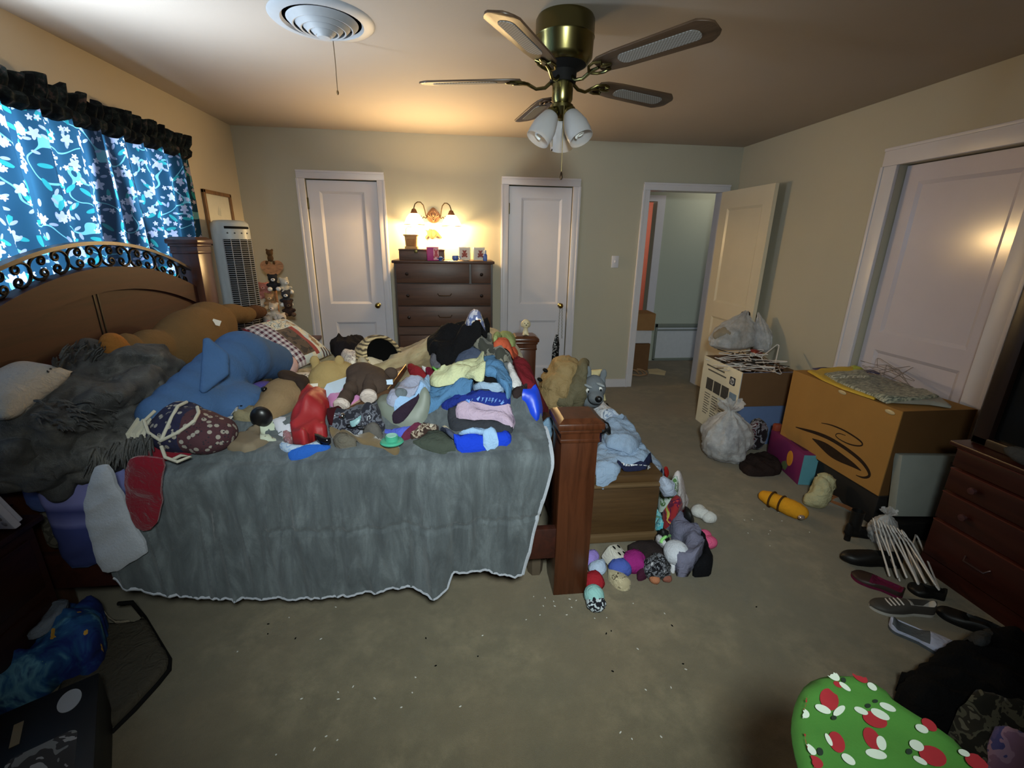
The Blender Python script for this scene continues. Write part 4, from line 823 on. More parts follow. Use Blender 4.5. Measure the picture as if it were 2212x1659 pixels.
soft('arm', [((-.93, 2.2, .775), (.05, .09, .04), (0, 0, -.3)), ((-.9, 2.3, .775), (.05, .05, .04))], m_bp, bp, .01); soft('purple_tuft', [((-.95, 2.2, .82), (.04, .09, .035), (-.3, 0, -.2)), ((-.93, 2.3, .8), (.035, .07, .025), (-.2, 0, -.2))], m_bpu, bp, .009, label='purple fleece tuft')
# plaid cushion with printed panels
t = NT('plaid_cushion'); uv = t.n('UVMap'); x = t.n('SeparateXYZ', {0: uv.outputs[0]}); U, V = x.outputs[0], x.outputs[1]
def sq(s, k): return t.math('GREATER_THAN', t.math('SINE', t.math('MULTIPLY', s, k)), 0.)
pl = t.mix(sq(U, 75.), L(206, 200, 200), L(104, 40, 52)); p2 = t.mix(sq(V, 75.), L(206, 200, 200), L(52, 48, 66)); plaid = t.mix(.5, pl, p2); plaid = t.mix(t.math('LESS_THAN', U, .025), plaid, L(120, 30, 40))
nn = t.noise(uv.outputs[0], 9, 4); pan = t.mix(t.ramp(nn, [(.46, (0, 0, 0)), (.52, (1, 1, 1))]), L(196, 204, 200), L(222, 212, 184)); 
pine = t.math('MULTIPLY', t.math('LESS_THAN', V, .34), t.math('GREATER_THAN', t.noise(t.co('UV', (10, 26, 1), (0, 0, .6)), 2.4, 3), .56)); pan = t.mix(pine, pan, L(70, 88, 92))
def rect(u0, u1, v0, v1): return t.math('MULTIPLY', t.math('MULTIPLY', t.math('GREATER_THAN', U, u0), t.math('LESS_THAN', U, u1)), t.math('MULTIPLY', t.math('GREATER_THAN', V, v0), t.math('LESS_THAN', V, v1)))
pan = t.mix(rect(.3, .66, .36, .92), pan, L(92, 76, 62)); pan = t.mix(rect(.6, .69, .36, .96), pan, L(150, 66, 58)); pan = t.mix(t.math('MULTIPLY', rect(.34, .6, .42, .9), t.math('GREATER_THAN', nn, .52)), pan, L(60, 52, 46))
pan = t.mix(t.math('MULTIPLY', rect(.74, .96, .1, .9), t.math('GREATER_THAN', t.noise(uv.outputs[0], 7, 2), .55)), pan, L(160, 128, 90)); pan = t.mix(t.math('MULTIPLY', rect(.74, .98, .9, 1.), sq(U, 90.)), pan, L(90, 60, 56))
t.fin(t.mix(t.math('LESS_THAN', U, .3), pan, plaid), .9, 0, .15, .1); m_plaid = t.m
pillow('cushion', 'square wildlife cushion with a red and white plaid border', (-1.34, 2.9, .985), (-1.2, 3.25, .99), (-.83, 2.98, .80), (-.95, 2.62, .79), .06, m_plaid, 'cushion')
# ================================================================== CLOTHES, TOYS AND ODDMENTS ON THE BED
F = fab
def Zp(z, *c): return z(*c)
# --- middle of the bed, back to front
put('black_garment', 'black clothing bunched on the bed beyond the plaid cushion', 'clothes', F('black_cloth', (30, 25, 27), .3, 12), Z2(1180,640, 1300,590, 1430,560, 1590,600, 1600,680, 1480,720, 1320,750, 1230,740), .10, edge=.07, wr=.035)
p = at(815, 775, 'z', .86)
sb_ = thing('striped_bag', 'round tan striped soft bag with a dark mouth', 'bag', p, .2)
t = NT('tan_stripes'); o = t.co('Object', (1, 1, 1)); w_ = t.n('TexWave', {'Vector': o, 'Scale': 16., 'Distortion': 5., 'Detail': 2.}, bands_direction='Z'); t.fin(t.ramp(w_.outputs[1], [(.0, L(70, 60, 48)), (.3, L(128, 110, 82)), (.5, L(178, 158, 122)), (.8, L(196, 174, 132))]), .9)
g = G(); MB_ = TR((0, 0, 0), .5, 1.1)
g.lathe([(.02, -.10), (.09, -.09), (.13, -.04), (.135, .03), (.12, .075), (.10, .085), (.098, .07), (.12, .03)], 32, MB_); g.out('bag_body', t.m, sb_); g = G(); g.lathe([(0, .045), (.112, .05)], 32, MB_); g.out('bag_mouth', m_dark, sb_)
b = thing('greeting_card', 'folded cream card standing in the mouth of the striped bag', 'card', (0, 0, 0)); A_ = [at(*q, 'y', yy) for q, yy in zip(Z2(1570, 650, 1725, 690, 1925, 905, 1845, 960, 1650, 850), (2.55, 2.6, 2.45, 2.38, 2.42))]
g = G(); g.add(([tuple(q) for q in A_] + [tuple(q + Vector((.004, .006, -.004))) for q in A_], [(0, 1, 2, 3, 4), (9, 8, 7, 6, 5)] + [(i, (i + 1) % 5, (i + 1) % 5 + 5, i + 5) for i in range(5)])); g.out('card_front', plain('cream_card', (226, 210, 180), .6), b, smooth=False)
put('folded_cloth', 'cream folded cloth lying by the striped bag', 'cloth', F('cream_cloth', (206, 194, 166), .1, 10), Z2(1480,770, 1560,780, 1640,860, 1700,930, 1600,930, 1500,860), .05, edge=.05, wr=.01)
put('printed_hat', 'white printed cap upside down behind the tan teddy', 'cap', camo('cap_print', [(226, 214, 196), (226, 214, 196), (170, 150, 140), (226, 214, 196), (120, 100, 92)], 40), Z2(1310,800, 1360,760, 1450,770, 1510,830, 1460,890, 1350,890), .09, edge=.07, wr=.004)
b = soft('brown_toy', [(tuple(at(729, 791, 'z', .84)), .034), (tuple(at(725, 797, 'z', .80)), .03)], F('toy_dkbrown', (62, 40, 30), .2, 20), None, .008, 3); tag(b, 'tiny dark brown toy head peeping out behind the printed cap', 'stuffed toy')
# tan teddy, seen from behind
m_tt = F('teddy_tan', (176, 150, 100), .12, 14, 110, .4, .95, .0, .22)
p = at(712, 815, 'z', .825); tt = thing('teddy_bear', 'pale tan teddy bear sitting with its back turned, two round ears', 'stuffed toy', p)
soft('body', [((0, 0, -.02), (.11, .1, .1)), ((.05, .03, .0), (.09, .08, .08)), ((-.06, -.09, -.05), (.05, .08, .05)), ((.0, .0, .04), (.07, .06, .05))], m_tt, tt, .009)
for ex in (-.068, .055): soft('ear', [((ex, .01, .085), (.026, .016, .032)), ((ex * .95, .01, .05), (.024, .018, .03))], m_tt, tt, .007, 3)
b = thing('tag_strip', 'white cloth tag strip lying against the tan teddy', 'tag', at(672, 834, 'z', .83), .3); G().add(slab([(-.03, -.008), (.03, -.01), (.032, .01), (-.028, .012)], lambda x, y: 0, .003, 0, .002, res=.008, edge=.004), TR((0, 0, 0), 0, .7)).out('strip', plain('tag_white', (225, 215, 200), .4), b)
# dog toy
m_dg = F('dog_tan', (140, 116, 86), .15, 10, 110, .4, .95, .0, .22); m_dgd = F('dog_dark', (52, 40, 34), .2, 14, 110, .4, .95, .0, .22)
p = at(608, 862, 'z', .835); dg_ = thing('toy_dog', 'brown plush dog head with a big black nose, lying on the bed', 'stuffed toy', p, .15)
soft('head', [((0.01, .02, -.0), (.1, .13, .09)), ((-.03, -.09, -.025), (.07, .08, .06)), ((.0, -.05, .0), (.08, .09, .07))], m_dg, dg_, .01)
soft('jaw', [((.04, -.06, -.06), (.07, .09, .035)), ((-.01, -.12, -.065), (.045, .05, .03))], m_dgd, dg_, .009, label='dark lower jaw')
soft('ear', [((.03, .06, .085), (.05, .06, .025), (0, .4, .2)), ((.085, .04, .06), (.035, .07, .03), (0, .9, .1)), ((.095, .0, .02), (.025, .045, .035))], m_dgd, dg_, .008, label='floppy dark brown ear')
G().blob((-.045, -.165, -.02), (.042, .03, .05), (.2, 0, 0)).out('nose', plain('nose_black', (18, 18, 20), .35, 0, .5), dg_); G().blob((-.052, -.04, .062), .013, sub=2).out('eye', plain('eye_black', (12, 12, 14), .15, 0, .6), dg_)
t = NT('bib_dots'); vo = t.n('TexVoronoi', {'Vector': t.co(), 'Scale': 55., 'Randomness': .5}); t.fin(t.mix(t.math('LESS_THAN', vo.outputs[0], .3), L(216, 204, 188), L(60, 56, 60)), .8)
put('dotted_mitt', 'white mitt with dark dots lying behind the toy dog', 'mitt', t.m, Z2(680,1010, 740,975, 860,975, 990,970, 1000,1020, 880,1075, 770,1125, 700,1075), .035, edge=.02, wr=.004)
put('crumpled_cloth', 'tan crumpled cloth corner in front of the blue plush', 'cloth', F('tan_crumple', (136, 126, 98), .2, 14), Z4(500,540, 620,500, 760,510, 800,570, 700,640, 560,640, 480,610), .035, edge=.03, wr=.02)
put('olive_garment', 'olive brown garment beside the toy dog', 'clothes', F('olive_brown', (92, 78, 58), .25, 14), Z4(680,190, 860,170, 900,200, 800,290, 720,330, 640,360, 600,300), .05, edge=.05, wr=.02)
put('brown_garment', 'brown reddish garment between toy dog and tan teddy', 'clothes', F('brown_red', (116, 84, 66), .25, 14), Z4(1100,290, 1230,270, 1290,330, 1250,400, 1130,400), .05, edge=.04, wr=.015)
# papers by the blue plush
for k, (pl, lab) in enumerate((((370,560, 395,490, 545,500, 530,560), 'white card with black lettering propped on the bed by the blue plush'), ((345,585, 420,560, 480,575, 400,620), 'small folded white paper slip in front of the lettered card'))):
    S_ = hit(BP, *Z4(*pl)[0]); b = put('paper_card', lab, 'card', plain('card_white', (188, 184, 178), .6), Z4(*pl), .004, rnd=0, edge=.004, wr=.0015, res=.012)
    if k == 0:
        c0 = hit(BP, *Z4(455, 528)[0]); text_obj('lettering', 'handmade', .024, m_black, TR((c0.x, c0.y, .0035), .12, 0, 0), b, surf=lambda x, y: BP(x, y)).data.name = 'lettering'
put('flat_box', 'flat brown cardboard box lying open on the bed edge', 'box', m_cardd if False else plain('cardboard_grey', (122, 108, 88), .8), Z4(405,845, 520,765, 640,690, 750,650, 752,800, 880,805, 700,930, 600,965, 430,915), .035, rnd=0, edge=.006, wr=.001)
put('paper_sheet', 'pale green and white paper sheet lying on the flat brown box', 'paper', plain('paper_green', (188, 196, 176), .6), Z4(742,612, 960,578, 1000,740, 905,800, 755,820), .004, rnd=0, edge=.004, wr=.003)
put('paper_sheet', 'plain white paper sheet overlapping the pale green one', 'paper', plain('paper_white', (196, 196, 206), .6), Z4(860,590, 1060,570, 1080,650, 1000,740, 930,720), .004, rnd=0, edge=.004, wr=.003)
put('paper_scrap', 'tiny white triangular paper scrap on the blanket edge', 'paper', plain('paper_white', (196, 196, 206), .6), Z4(780,945, 820,895, 850,930), .003, rnd=0, edge=.003, wr=.001)
# red cloth over the near edge
m_rc = F('crimson', (118, 18, 34), .12, 8, 240, .25, .9, .3)
rc = thing('red_cloth', 'deep red cloth hanging down over the side of the grey blanket', 'cloth', (0, 0, 0))
P = pxpoly([(288, 985), (300, 955), (360, 940), (480, 955), (478, 968), (400, 996), (360, 1004), (350, 1012), (284, 1008)], BP); G().add(slab(P, BP, th=.02, lift=.014, wr=.012)).out('cloth_top', m_rc, rc); BP.raise_(P, .02, .03)
G().add(hang([(276, 1000), (290, 985), (330, 985), (362, 992), (352, 1040), (352, 1090), (338, 1140), (300, 1146), (284, 1110), (272, 1060)], 1.505, th=.013, wr=.01, ws=5, ang=1.5)).out('cloth_drop', m_rc, rc)
# quilted bandana-print bag with white cords
t = NT('bandana'); o = t.co(); vo = t.n('TexVoronoi', {'Vector': o, 'Scale': 40.}); v2 = t.n('TexVoronoi', {'Vector': o, 'Scale': 75.}); c_ = t.mix(t.math('GREATER_THAN', t.n('SeparateXYZ', {0: o}).outputs[0], .05), L(36, 36, 62), L(72, 44, 50)); c_ = t.mix(t.math('LESS_THAN', vo.outputs[0], .34), c_, L(150, 144, 134)); c_ = t.mix(t.math('LESS_THAN', v2.outputs[0], .22), c_, L(40, 38, 46)); t.fin(c_, .9); t.bump(t.noise(o, 30), .4, .01); m_band = t.m
p = at(405, 925, 'y', 1.70); bg = thing('cord_bag', 'floral quilted bag tied with white cords, on the red cloth', 'bag', p, -.25)
soft('bag_body', [((0, 0, -.01), (.15, .11, .085)), ((-.06, .03, .03), (.1, .08, .06)), ((.09, .0, -.02), (.09, .1, .07)), ((.02, -.02, .05), (.07, .06, .04))], m_band, bg, .01)
m_cord = plain('cord_white', (188, 182, 164), .9); 
for k, pts in enumerate(([(-.09, -.03, .075), (-.1, -.07, .05), (-.06, -.1, .02), (0, -.115, .0), (.06, -.1, .03), (.095, -.06, .06), (.08, -.02, .075), (.05, .01, .085)], [(.0, .02, .098), (.01, -.03, .1), (.015, -.07, .07), (0, -.115, .0)], [(.0, -.118, -.02), (.03, -.14, -.05), (.08, -.145, -.06), (.11, -.12, -.05), (.08, -.125, -.045), (.05, -.135, -.06)])): G().tube([tuple(q) for q in pts], .006, 8).out('cord', m_cord, bg)
g = G(); rnd = random.Random(5)
for i in range(34): x = -.115 + rnd.uniform(-.03, .03); g.tube([(x, -.03 + rnd.uniform(-.02, .02), .05), (x - .015 + rnd.uniform(-.01, .01), -.085, .0), (x - .02 + rnd.uniform(-.02, .03), -.1 + rnd.uniform(-.01, .01), -.055 + rnd.uniform(-.02, .02))], [.006, .006, .003], 5)
g.out('tassel', m_cord, bg, label='frayed white tassel')
# --- the clothes heap towards the foot of the bed
p = at(948, 735, 'y', 2.78); pr = thing('paper_roll', 'white paper roll with an open end behind the black jacket', 'roll', p, .0)
g = G(); g.lathe([(.018, -.14), (.018, .14), (.032, .14), (.033, .13), (.033, -.13), (.032, -.14), (.018, -.14)], 24, TR((.12, 0, 0), .12, 0, PI / 2)); g.out('roll', plain('roll_white', (226, 224, 220), .5), pr)
put('grey_shirt', 'dark grey shirt with white lettering under the black jacket', 'shirt', F('grey_tee', (96, 94, 100), .1, 10), Z1(420,660, 470,600, 540,620, 580,720, 560,760, 470,750), 0.025, edge=.03)
put('denim_garment', 'faded denim garment bunched below the black jacket', 'clothes', F('denim_faded', (70, 78, 98), .25, 16), Z1(720,660, 780,590, 880,520, 980,520, 1070,600, 1090,660, 980,690, 760,720), 0.043, edge=.05, wr=.02)
m_camo = camo('camo_grey', [(64, 64, 58), (64, 64, 58), (128, 124, 112), (84, 84, 74), (160, 156, 144)], 13)
put('camo_shirt', 'grey camouflage shirt bunched near the far bedpost', 'shirt', m_camo, Z1(900,500, 990,460, 1060,430, 1130,390, 1165,440, 1180,540, 1300,560, 1390,600, 1420,680, 1380,720, 1250,720, 1120,660, 1030,590), 0.062, edge=.06, wr=.03)
bj = put('black_jacket', 'black jacket on top of the clothes heap before the dresser', 'jacket', F('jacket_black', (17, 16, 18), .3, 10), Z1(370,530, 430,465, 560,395, 700,350, 850,330, 1010,335, 1120,330, 1150,370, 1090,440, 910,500, 800,600, 700,680, 570,740, 520,660, 420,590), 0.068, edge=.07, wr=.035)
t = NT('shiny_pack'); n = t.noise(t.co(), 16, 2); t.fin(t.ramp(n, [(.35, L(210, 206, 216)), (.46, L(112, 120, 160)), (.55, L(225, 220, 205)), (.62, L(150, 78, 58)), (.7, L(205, 180, 175))], 'CONSTANT'), .2, .3, .6); 
put('snack_bag', 'shiny crumpled plastic packet on top of the black jacket', 'packet', t.m, Z1(845,240, 900,225, 960,245, 1100,310, 1000,345, 890,330, 855,290), 0.031, edge=.03, wr=.03)
put('plush_frog', 'pale green fleece toy lying by the far bedpost', 'stuffed toy', F('frog_green', (150, 160, 104), .15, 18), Z1(1185,450, 1200,400, 1260,370, 1330,390, 1400,410, 1460,480, 1450,520, 1350,480, 1240,470), 0.043, edge=.04, wr=.015)
put('orange_shirt', 'orange-red shirt draped over the heap by the far bedpost', 'shirt', F('orange_red', (190, 88, 60), .15, 10), Z1(1190,510, 1240,470, 1310,460, 1400,495, 1470,565, 1505,650, 1440,640, 1370,570, 1260,540), 0.025, edge=.03, wr=.015)
put('white_towel', 'white cloth strip hanging between blue and maroon clothes', 'cloth', F('white_cloth', (206, 204, 204), .08, 10), Z1(1350,740, 1410,720, 1440,800, 1510,930, 1540,990, 1480,1030, 1400,1020, 1400,900), 0.025, edge=.03, wr=.012)
put('maroon_garment', 'long maroon garment sliding down toward the near bedpost', 'clothes', F('maroon', (108, 28, 36), .22, 12), Z1(1425,680, 1480,620, 1540,680, 1610,800, 1700,960, 1780,1130, 1860,1260, 1780,1300, 1700,1210, 1620,1080, 1520,960, 1440,800), 0.031, edge=.04, wr=.02)
put('dark_garment', 'dark brown garment fold below the white cloth strip', 'clothes', F('dark_brown_cloth', (48, 38, 38), .3, 12), Z1(1400,1090, 1480,1040, 1570,1000, 1620,1050, 1560,1110, 1440,1160), 0.031, edge=.04, wr=.02)
put('blue_bag', 'bright royal blue shiny bag beside the near bedpost', 'bag', plain('blue_shiny', (24, 66, 204), .4, 0, .5, .2, 20), Z1(1530,1140, 1620,1115, 1760,1185, 1775,1270, 1710,1380, 1650,1320, 1600,1210), 0.043, edge=.05, wr=.02)
put('red_garment', 'dark red garment beside the wooden tray', 'clothes', F('dark_red', (132, 34, 40), .2, 12), Z1(160,760, 200,735, 270,750, 350,810, 405,880, 320,890, 200,850), 0.031, edge=.04, wr=.015)
put('navy_garment', 'navy garment under the dark red one by the tray', 'clothes', F('navy', (30, 30, 72), .2, 12), Z1(60,960, 130,890, 210,870, 280,880, 160,960), 0.025, edge=.03, wr=.01)
put('white_cloth', 'small white cloth tucked beside the grey shirt', 'cloth', F('white_cloth', (206, 204, 204), .08, 10), Z1(320,780, 400,745, 450,760, 440,800, 370,810), .03)
put('maroon_cloth', 'small maroon cloth beside the green tag', 'cloth', F('maroon2', (104, 22, 44), .15, 12), Z1(390,810, 440,775, 510,800, 520,850, 450,890, 400,870), .035)
put('green_tag', 'bright green packet lying on the grey shirt', 'packet', plain('lime', (122, 190, 100), .5), Z1(455,715, 555,705, 575,775, 520,810, 470,785), .012, rnd=0, edge=.01, wr=.006)
# blue shirt heap
m_sb = F('steel_blue', (84, 126, 166), .12, 10); m_pb = F('powder_blue', (150, 172, 196), .08, 9)
put('charcoal_shirt', 'charcoal shirt under the lavender one', 'shirt', F('charcoal', (52, 54, 60), .15, 12), Z1(640,1345, 740,1270, 900,1300, 1100,1350, 1280,1390, 1425,1500, 1400,1570, 1240,1545, 1080,1505, 900,1500, 760,1510, 680,1470), 0.031, edge=.03, wr=.012)
put('lavender_shirt', 'pale lavender pink shirt folded over the charcoal shirt', 'shirt', F('lavender', (186, 164, 184), .07, 8), Z1(735,1290, 850,1205, 1000,1160, 1200,1180, 1395,1200, 1465,1370, 1425,1520, 1340,1490, 1210,1400, 1000,1390, 870,1370, 750,1380), 0.028, edge=.025, wr=.014)
rs = put('royal_shirt', 'royal blue shirt with light blue script lettering', 'shirt', F('royal', (32, 48, 128), .15, 10), Z1(560,1250, 700,1130, 830,1070, 1050,1070, 1200,1100, 1395,1140, 1395,1205, 1150,1180, 960,1170, 850,1205, 730,1260, 600,1280), 0.031, edge=.03, wr=.012)
def script(parent, s, p0, p1, hpx, mat, S=None, lift=.01):      # lettering that follows the cloth it is printed on
    S = S or BP; o = text_obj('lettering', s, 1., mat, Matrix(), parent, 0, .3, None, .012); xs = [v.co.x for v in o.data.vertices]; x0, x1 = min(xs), max(xs)
    for v in o.data.vertices:
        k = (v.co.x - x0) / (x1 - x0); p = hit(S.soft, p0[0] + (p1[0] - p0[0]) * k, p0[1] + (p1[1] - p0[1]) * k - v.co.y * hpx); p.z = S.soft(p.x, p.y) + lift; v.co = p
    return o
script(rs, 'Germany', Z1(720, 1125)[0], Z1(1390, 1140)[0], 22, plain('script_blue', (120, 160, 226), .6))
put('sock_shirt', 'powder blue shirt folded between the blue and royal blue shirts', 'shirt', m_pb, Z1(945,985, 1010,965, 1130,985, 1260,1010, 1325,1050, 1310,1110, 1220,1125, 1060,1080, 950,1060), 0.031, edge=.03, wr=.01)
bs_ = put('black_sleeve', 'black sleeve printed with a yellow seven inside the blue shirt', 'shirt', F('jacket_black', (17, 16, 18), .3, 10), Z1(950,940, 1040,925, 1240,930, 1255,990, 1130,985, 1000,965), .035, edge=.02, wr=.004)
script(bs_, '7', Z1(1165, 960)[0], Z1(1212, 958)[0], 11, plain('lime_yellow', (206, 214, 60), .6))
put('blue_shirt', 'steel blue shirt crumpled across the top of the heap', 'shirt', m_sb, Z1(1030,760, 1070,680, 1150,665, 1240,700, 1330,780, 1385,900, 1430,1040, 1405,1150, 1345,1170, 1315,1080, 1250,980, 1240,930, 1080,930), 0.046, edge=.05, wr=.022)
put('blue_shirt', 'steel blue shirt with its hem turned up, below the pale yellow shirt', 'shirt', m_sb, Z1(300,1260, 350,1160, 430,1040, 470,980, 640,930, 820,895, 945,905, 950,1060, 830,1075, 700,1125, 560,1240, 430,1330, 330,1325), 0.046, edge=.04, wr=.022)
put('yellow_shirt', 'pale yellow shirt draped over the top of the heap', 'shirt', F('pale_yellow', (204, 206, 164), .06, 8), Z1(415,930, 500,845, 600,780, 700,725, 880,695, 1000,655, 1075,670, 1075,740, 1100,850, 1090,930, 960,905, 800,895, 640,940, 520,985, 450,990), 0.034, edge=.03, wr=.022)
# left slope of the heap
put('grey_green_shirt', 'grey-green shirt with a dark sequined collar', 'shirt', F('grey_green', (104, 112, 104), .12, 10), [(812, 878), (835, 862), (870, 880), (905, 862), (932, 880), (925, 900), (905, 918), (870, 923), (838, 915), (818, 900)], .045, edge=.03, wr=.01)
put('lavender_grey_shirt', 'pale grey-lilac shirt at the heap edge beside the tray', 'shirt', F('grey_lilac', (160, 164, 186), .08, 9), Z1(-60,1180, 30,1050, 130,945, 260,885, 390,900, 430,990, 330,1080, 200,1150, 120,1220, 20,1290, -60,1250), 0.034, edge=.035, wr=.018)
put('grey_patch', 'small dark grey cloth on the pale grey-lilac shirt', 'cloth', F('patch_grey', (104, 112, 118), .1, 9), Z1(20,1110, 70,1075, 150,1075, 175,1110, 120,1170, 40,1205), .012, edge=.02, wr=.002)
put('sleeve', 'pale sky blue shirt sleeve lying across the grey-lilac shirt', 'shirt', F('sky_blue', (148, 180, 218), .06, 8), Z1(0,1275, 110,1200, 230,1120, 330,1050, 390,880, 435,890, 440,1030, 340,1120, 210,1230, 30,1315), 0.025, edge=.025, wr=.008)
put('sequin_collar', 'dark purple sequined band between the sky blue sleeve and grey-green shirt', 'clothes', F('plum', (46, 34, 48), .3, 30), Z1(-20,1330, 60,1320, 200,1235, 300,1155, 315,1180, 200,1290, 90,1360, 0,1365), .03, edge=.015, wr=.004)
put('periwinkle_shirt', 'periwinkle blue shirt peeping out below the grey-green shirt', 'shirt', F('periwinkle', (84, 98, 196), .1, 10), Z3(535,70, 560,40, 660,60, 750,95, 850,95, 930,60, 985,35, 990,85, 850,180, 790,165, 720,110, 590,95), .03, edge=.02, wr=.012)
put('sky_tag', 'pale blue folded cloth end on the periwinkle shirt', 'cloth', F('sky_blue', (148, 180, 218), .06, 8), Z3(530,45, 610,5, 640,40, 555,90), .02, rnd=0, edge=.01, wr=.003)
put('burgundy_cloth', 'burgundy cloth strip beside the periwinkle shirt', 'cloth', F('burgundy', (96, 40, 62), .15, 12), Z3(835,180, 930,110, 985,60, 1050,50, 1055,110, 940,150, 860,190), .03, edge=.02, wr=.012)
put('floral_scarf', 'brown and cream patterned scarf twisted at the heap edge', 'scarf', camo('scarf_print', [(54, 40, 36), (54, 40, 36), (156, 142, 126), (74, 56, 48), (190, 180, 164)], 32), Z3(900,170, 960,130, 1030,90, 1060,40, 1130,20, 1130,100, 1060,140, 990,165, 920,185), 0.025, edge=.02, wr=.015)
put('olive_jacket', 'dark olive jacket at the bed edge below the burgundy cloth', 'jacket', F('dark_olive', (64, 70, 62), .2, 12), Z3(930,230, 1000,180, 1080,130, 1150,130, 1215,190, 1260,270, 1280,315, 1130,335, 1060,290, 980,270), 0.031, edge=.04, wr=.025)
put('denim_shorts', 'dark grey denim cloth lying beside the royal blue towel', 'clothes', F('denim_dark', (70, 76, 96), .2, 16), Z3(1135,90, 1190,100, 1280,180, 1400,185, 1445,175, 1440,205, 1340,210, 1240,225, 1190,170), 0.025, edge=.025, wr=.01)
put('cream_scrap', 'cream cloth scrap tucked beside the charcoal shirt', 'cloth', F('cream_cloth', (206, 194, 166), .1, 10), Z3(1160,60, 1195,20, 1225,100, 1190,95), .02)
bt_ = put('blue_towel', 'royal blue towel folded on the near edge of the bed', 'towel', F('towel_blue', (26, 62, 196), .12, 10), Z3(1250,215, 1340,200, 1500,195, 1600,150, 1680,140, 1715,200, 1700,265, 1600,285, 1480,312, 1340,302, 1262,285), .035, edge=.02, wr=.008)
put('light_blue_shirt', 'pale blue shirt draped across the royal blue towel', 'shirt', F('pale_sky', (150, 182, 216), .05, 8), Z3(1275,120, 1400,88, 1500,85, 1580,125, 1592,190, 1612,298, 1487,315, 1480,205, 1400,195, 1310,170), .03, edge=.02, wr=.012)
# tray with the brown bear toy, picture card and pink cloth
def frame4(name, label, cat, C4, w_, h_, mat, mat2, parent=None):
    A, B, C, D = C4; nr = ((B - A).cross(D - A)).normalized(); nr = nr if nr.z > 0 else -nr; b = thing(name, label, cat, (0, 0, 0)); u, v = (B - A).normalized(), (D - A).normalized(); I = [A + u * w_ + v * w_, B - u * w_ + v * w_, C - u * w_ - v * w_, D + u * w_ - v * w_]
    O = [A, B, C, D]; g = G()
    for i in range(4):
        j = (i + 1) % 4; q = [O[i], O[j], I[j], I[i]]; g.add(([tuple(p) for p in q] + [tuple(p + nr * h_) for p in q], [(3, 2, 1, 0), (4, 5, 6, 7), (0, 1, 5, 4), (1, 2, 6, 5), (2, 3, 7, 6), (3, 0, 4, 7)]))
    g.out('rim', mat, b, smooth=False); q = [p - nr * -.004 for p in I]; G().add(([tuple(p) for p in q] + [tuple(p + nr * .006) for p in q], [(3, 2, 1, 0), (4, 5, 6, 7)] + [(i, (i + 1) % 4, (i + 1) % 4 + 4, i + 4) for i in range(4)])).out('panel', mat2, b, smooth=False); return b, nr
ty = [at(*q, 'z', zz) for q, zz in zip([(735, 902), (842, 850), (880, 797), (765, 838)], (.80, .86, .885, .815))]
tray, tn = frame4('wooden_tray', 'shallow framed wooden tray tilted on the clothes, a brown toy lying in it', 'tray', ty, .012, .022, wood('tray_wood', (88, 60, 40), 0, 2, .4), plain('tray_panel', (206, 176, 142), .6, 0, .3, .15, 14))
G().tube([ty[1] + tn * .024, ty[2] + tn * .024], .003, 6).out('gilt_edge', plain('gilt', (214, 176, 112), .35, .6), tray)
cd_ = [at(*q, 'z', zz) for q, zz in zip(Z2(1035, 1230, 1300, 1230, 1580, 890, 1140, 1045), (.825, .835, .90, .89))]
pb_ = thing('picture_card', 'large blue picture card leaning across the wooden tray', 'card', (0, 0, 0)); g = G(); g.add(([tuple(p) for p in cd_] + [tuple(p + Vector((0, .004, -.004))) for p in cd_], [(0, 1, 2, 3), (7, 6, 5, 4)] + [(i, (i + 1) % 4, (i + 1) % 4 + 4, i + 4) for i in range(4)])); g.out('card', plain('card_pale', (190, 206, 222), .5), pb_, smooth=False)
nrm = (cd_[1] - cd_[0]).cross(cd_[3] - cd_[0]).normalized(); nrm = nrm if nrm.y < 0 else -nrm
def bl4(u, v): return cd_[0] * (1 - u) * (1 - v) + cd_[1] * u * (1 - v) + cd_[2] * u * v + cd_[3] * (1 - u) * v + nrm * .003
decal('blue_print', [(.1, .08), (.9, .1), (.92, .9), (.1, .9)], bl4, plain('print_blue', (106, 138, 188), .5, 0, .4, .25, 18), pb_, .06); decal('dark_print', [(.14, .45), (.26, .45), (.22, .75), (.12, .75)], lambda u, v: bl4(u, v) + nrm * .002, plain('print_navy', (44, 60, 140), .5), pb_, .05)
put('pink_cloth', 'pink satin cloth lying under the brown toy in the tray', 'cloth', plain('pink_satin', (206, 138, 186), .4, 0, .5, .1, 9), Z2(1095,1240, 1200,1200, 1330,1190, 1580,1180, 1560,1250, 1450,1320, 1375,1370, 1250,1340, 1160,1310), .03, edge=.02, wr=.014)
b = put('pink_ribbon', 'narrow pink ribbon end hanging over the tray edge', 'ribbon', plain('pink_satin', (206, 138, 186), .4, 0, .5, .1, 9), Z2(1330,1370, 1370,1360, 1365,1420, 1340,1420), .01, edge=.006, wr=.002)
m_el = F('toy_taupe', (74, 60, 52), .18, 16, 110, .4, .95, .0, .22); m_sole = F('toy_sole', (206, 190, 180), .06, 12)
p = at(778, 832, 'z', .885); el = thing('plush_toy', 'dark taupe plush toy lying on its back in the tray, pale soles facing out', 'stuffed toy', p, .1)
soft('body', [((.03, .05, .0), (.1, .11, .075)), ((.07, .0, .0), (.07, .09, .06)), ((.0, .08, .04), (.07, .07, .045))], m_el, el, .009)
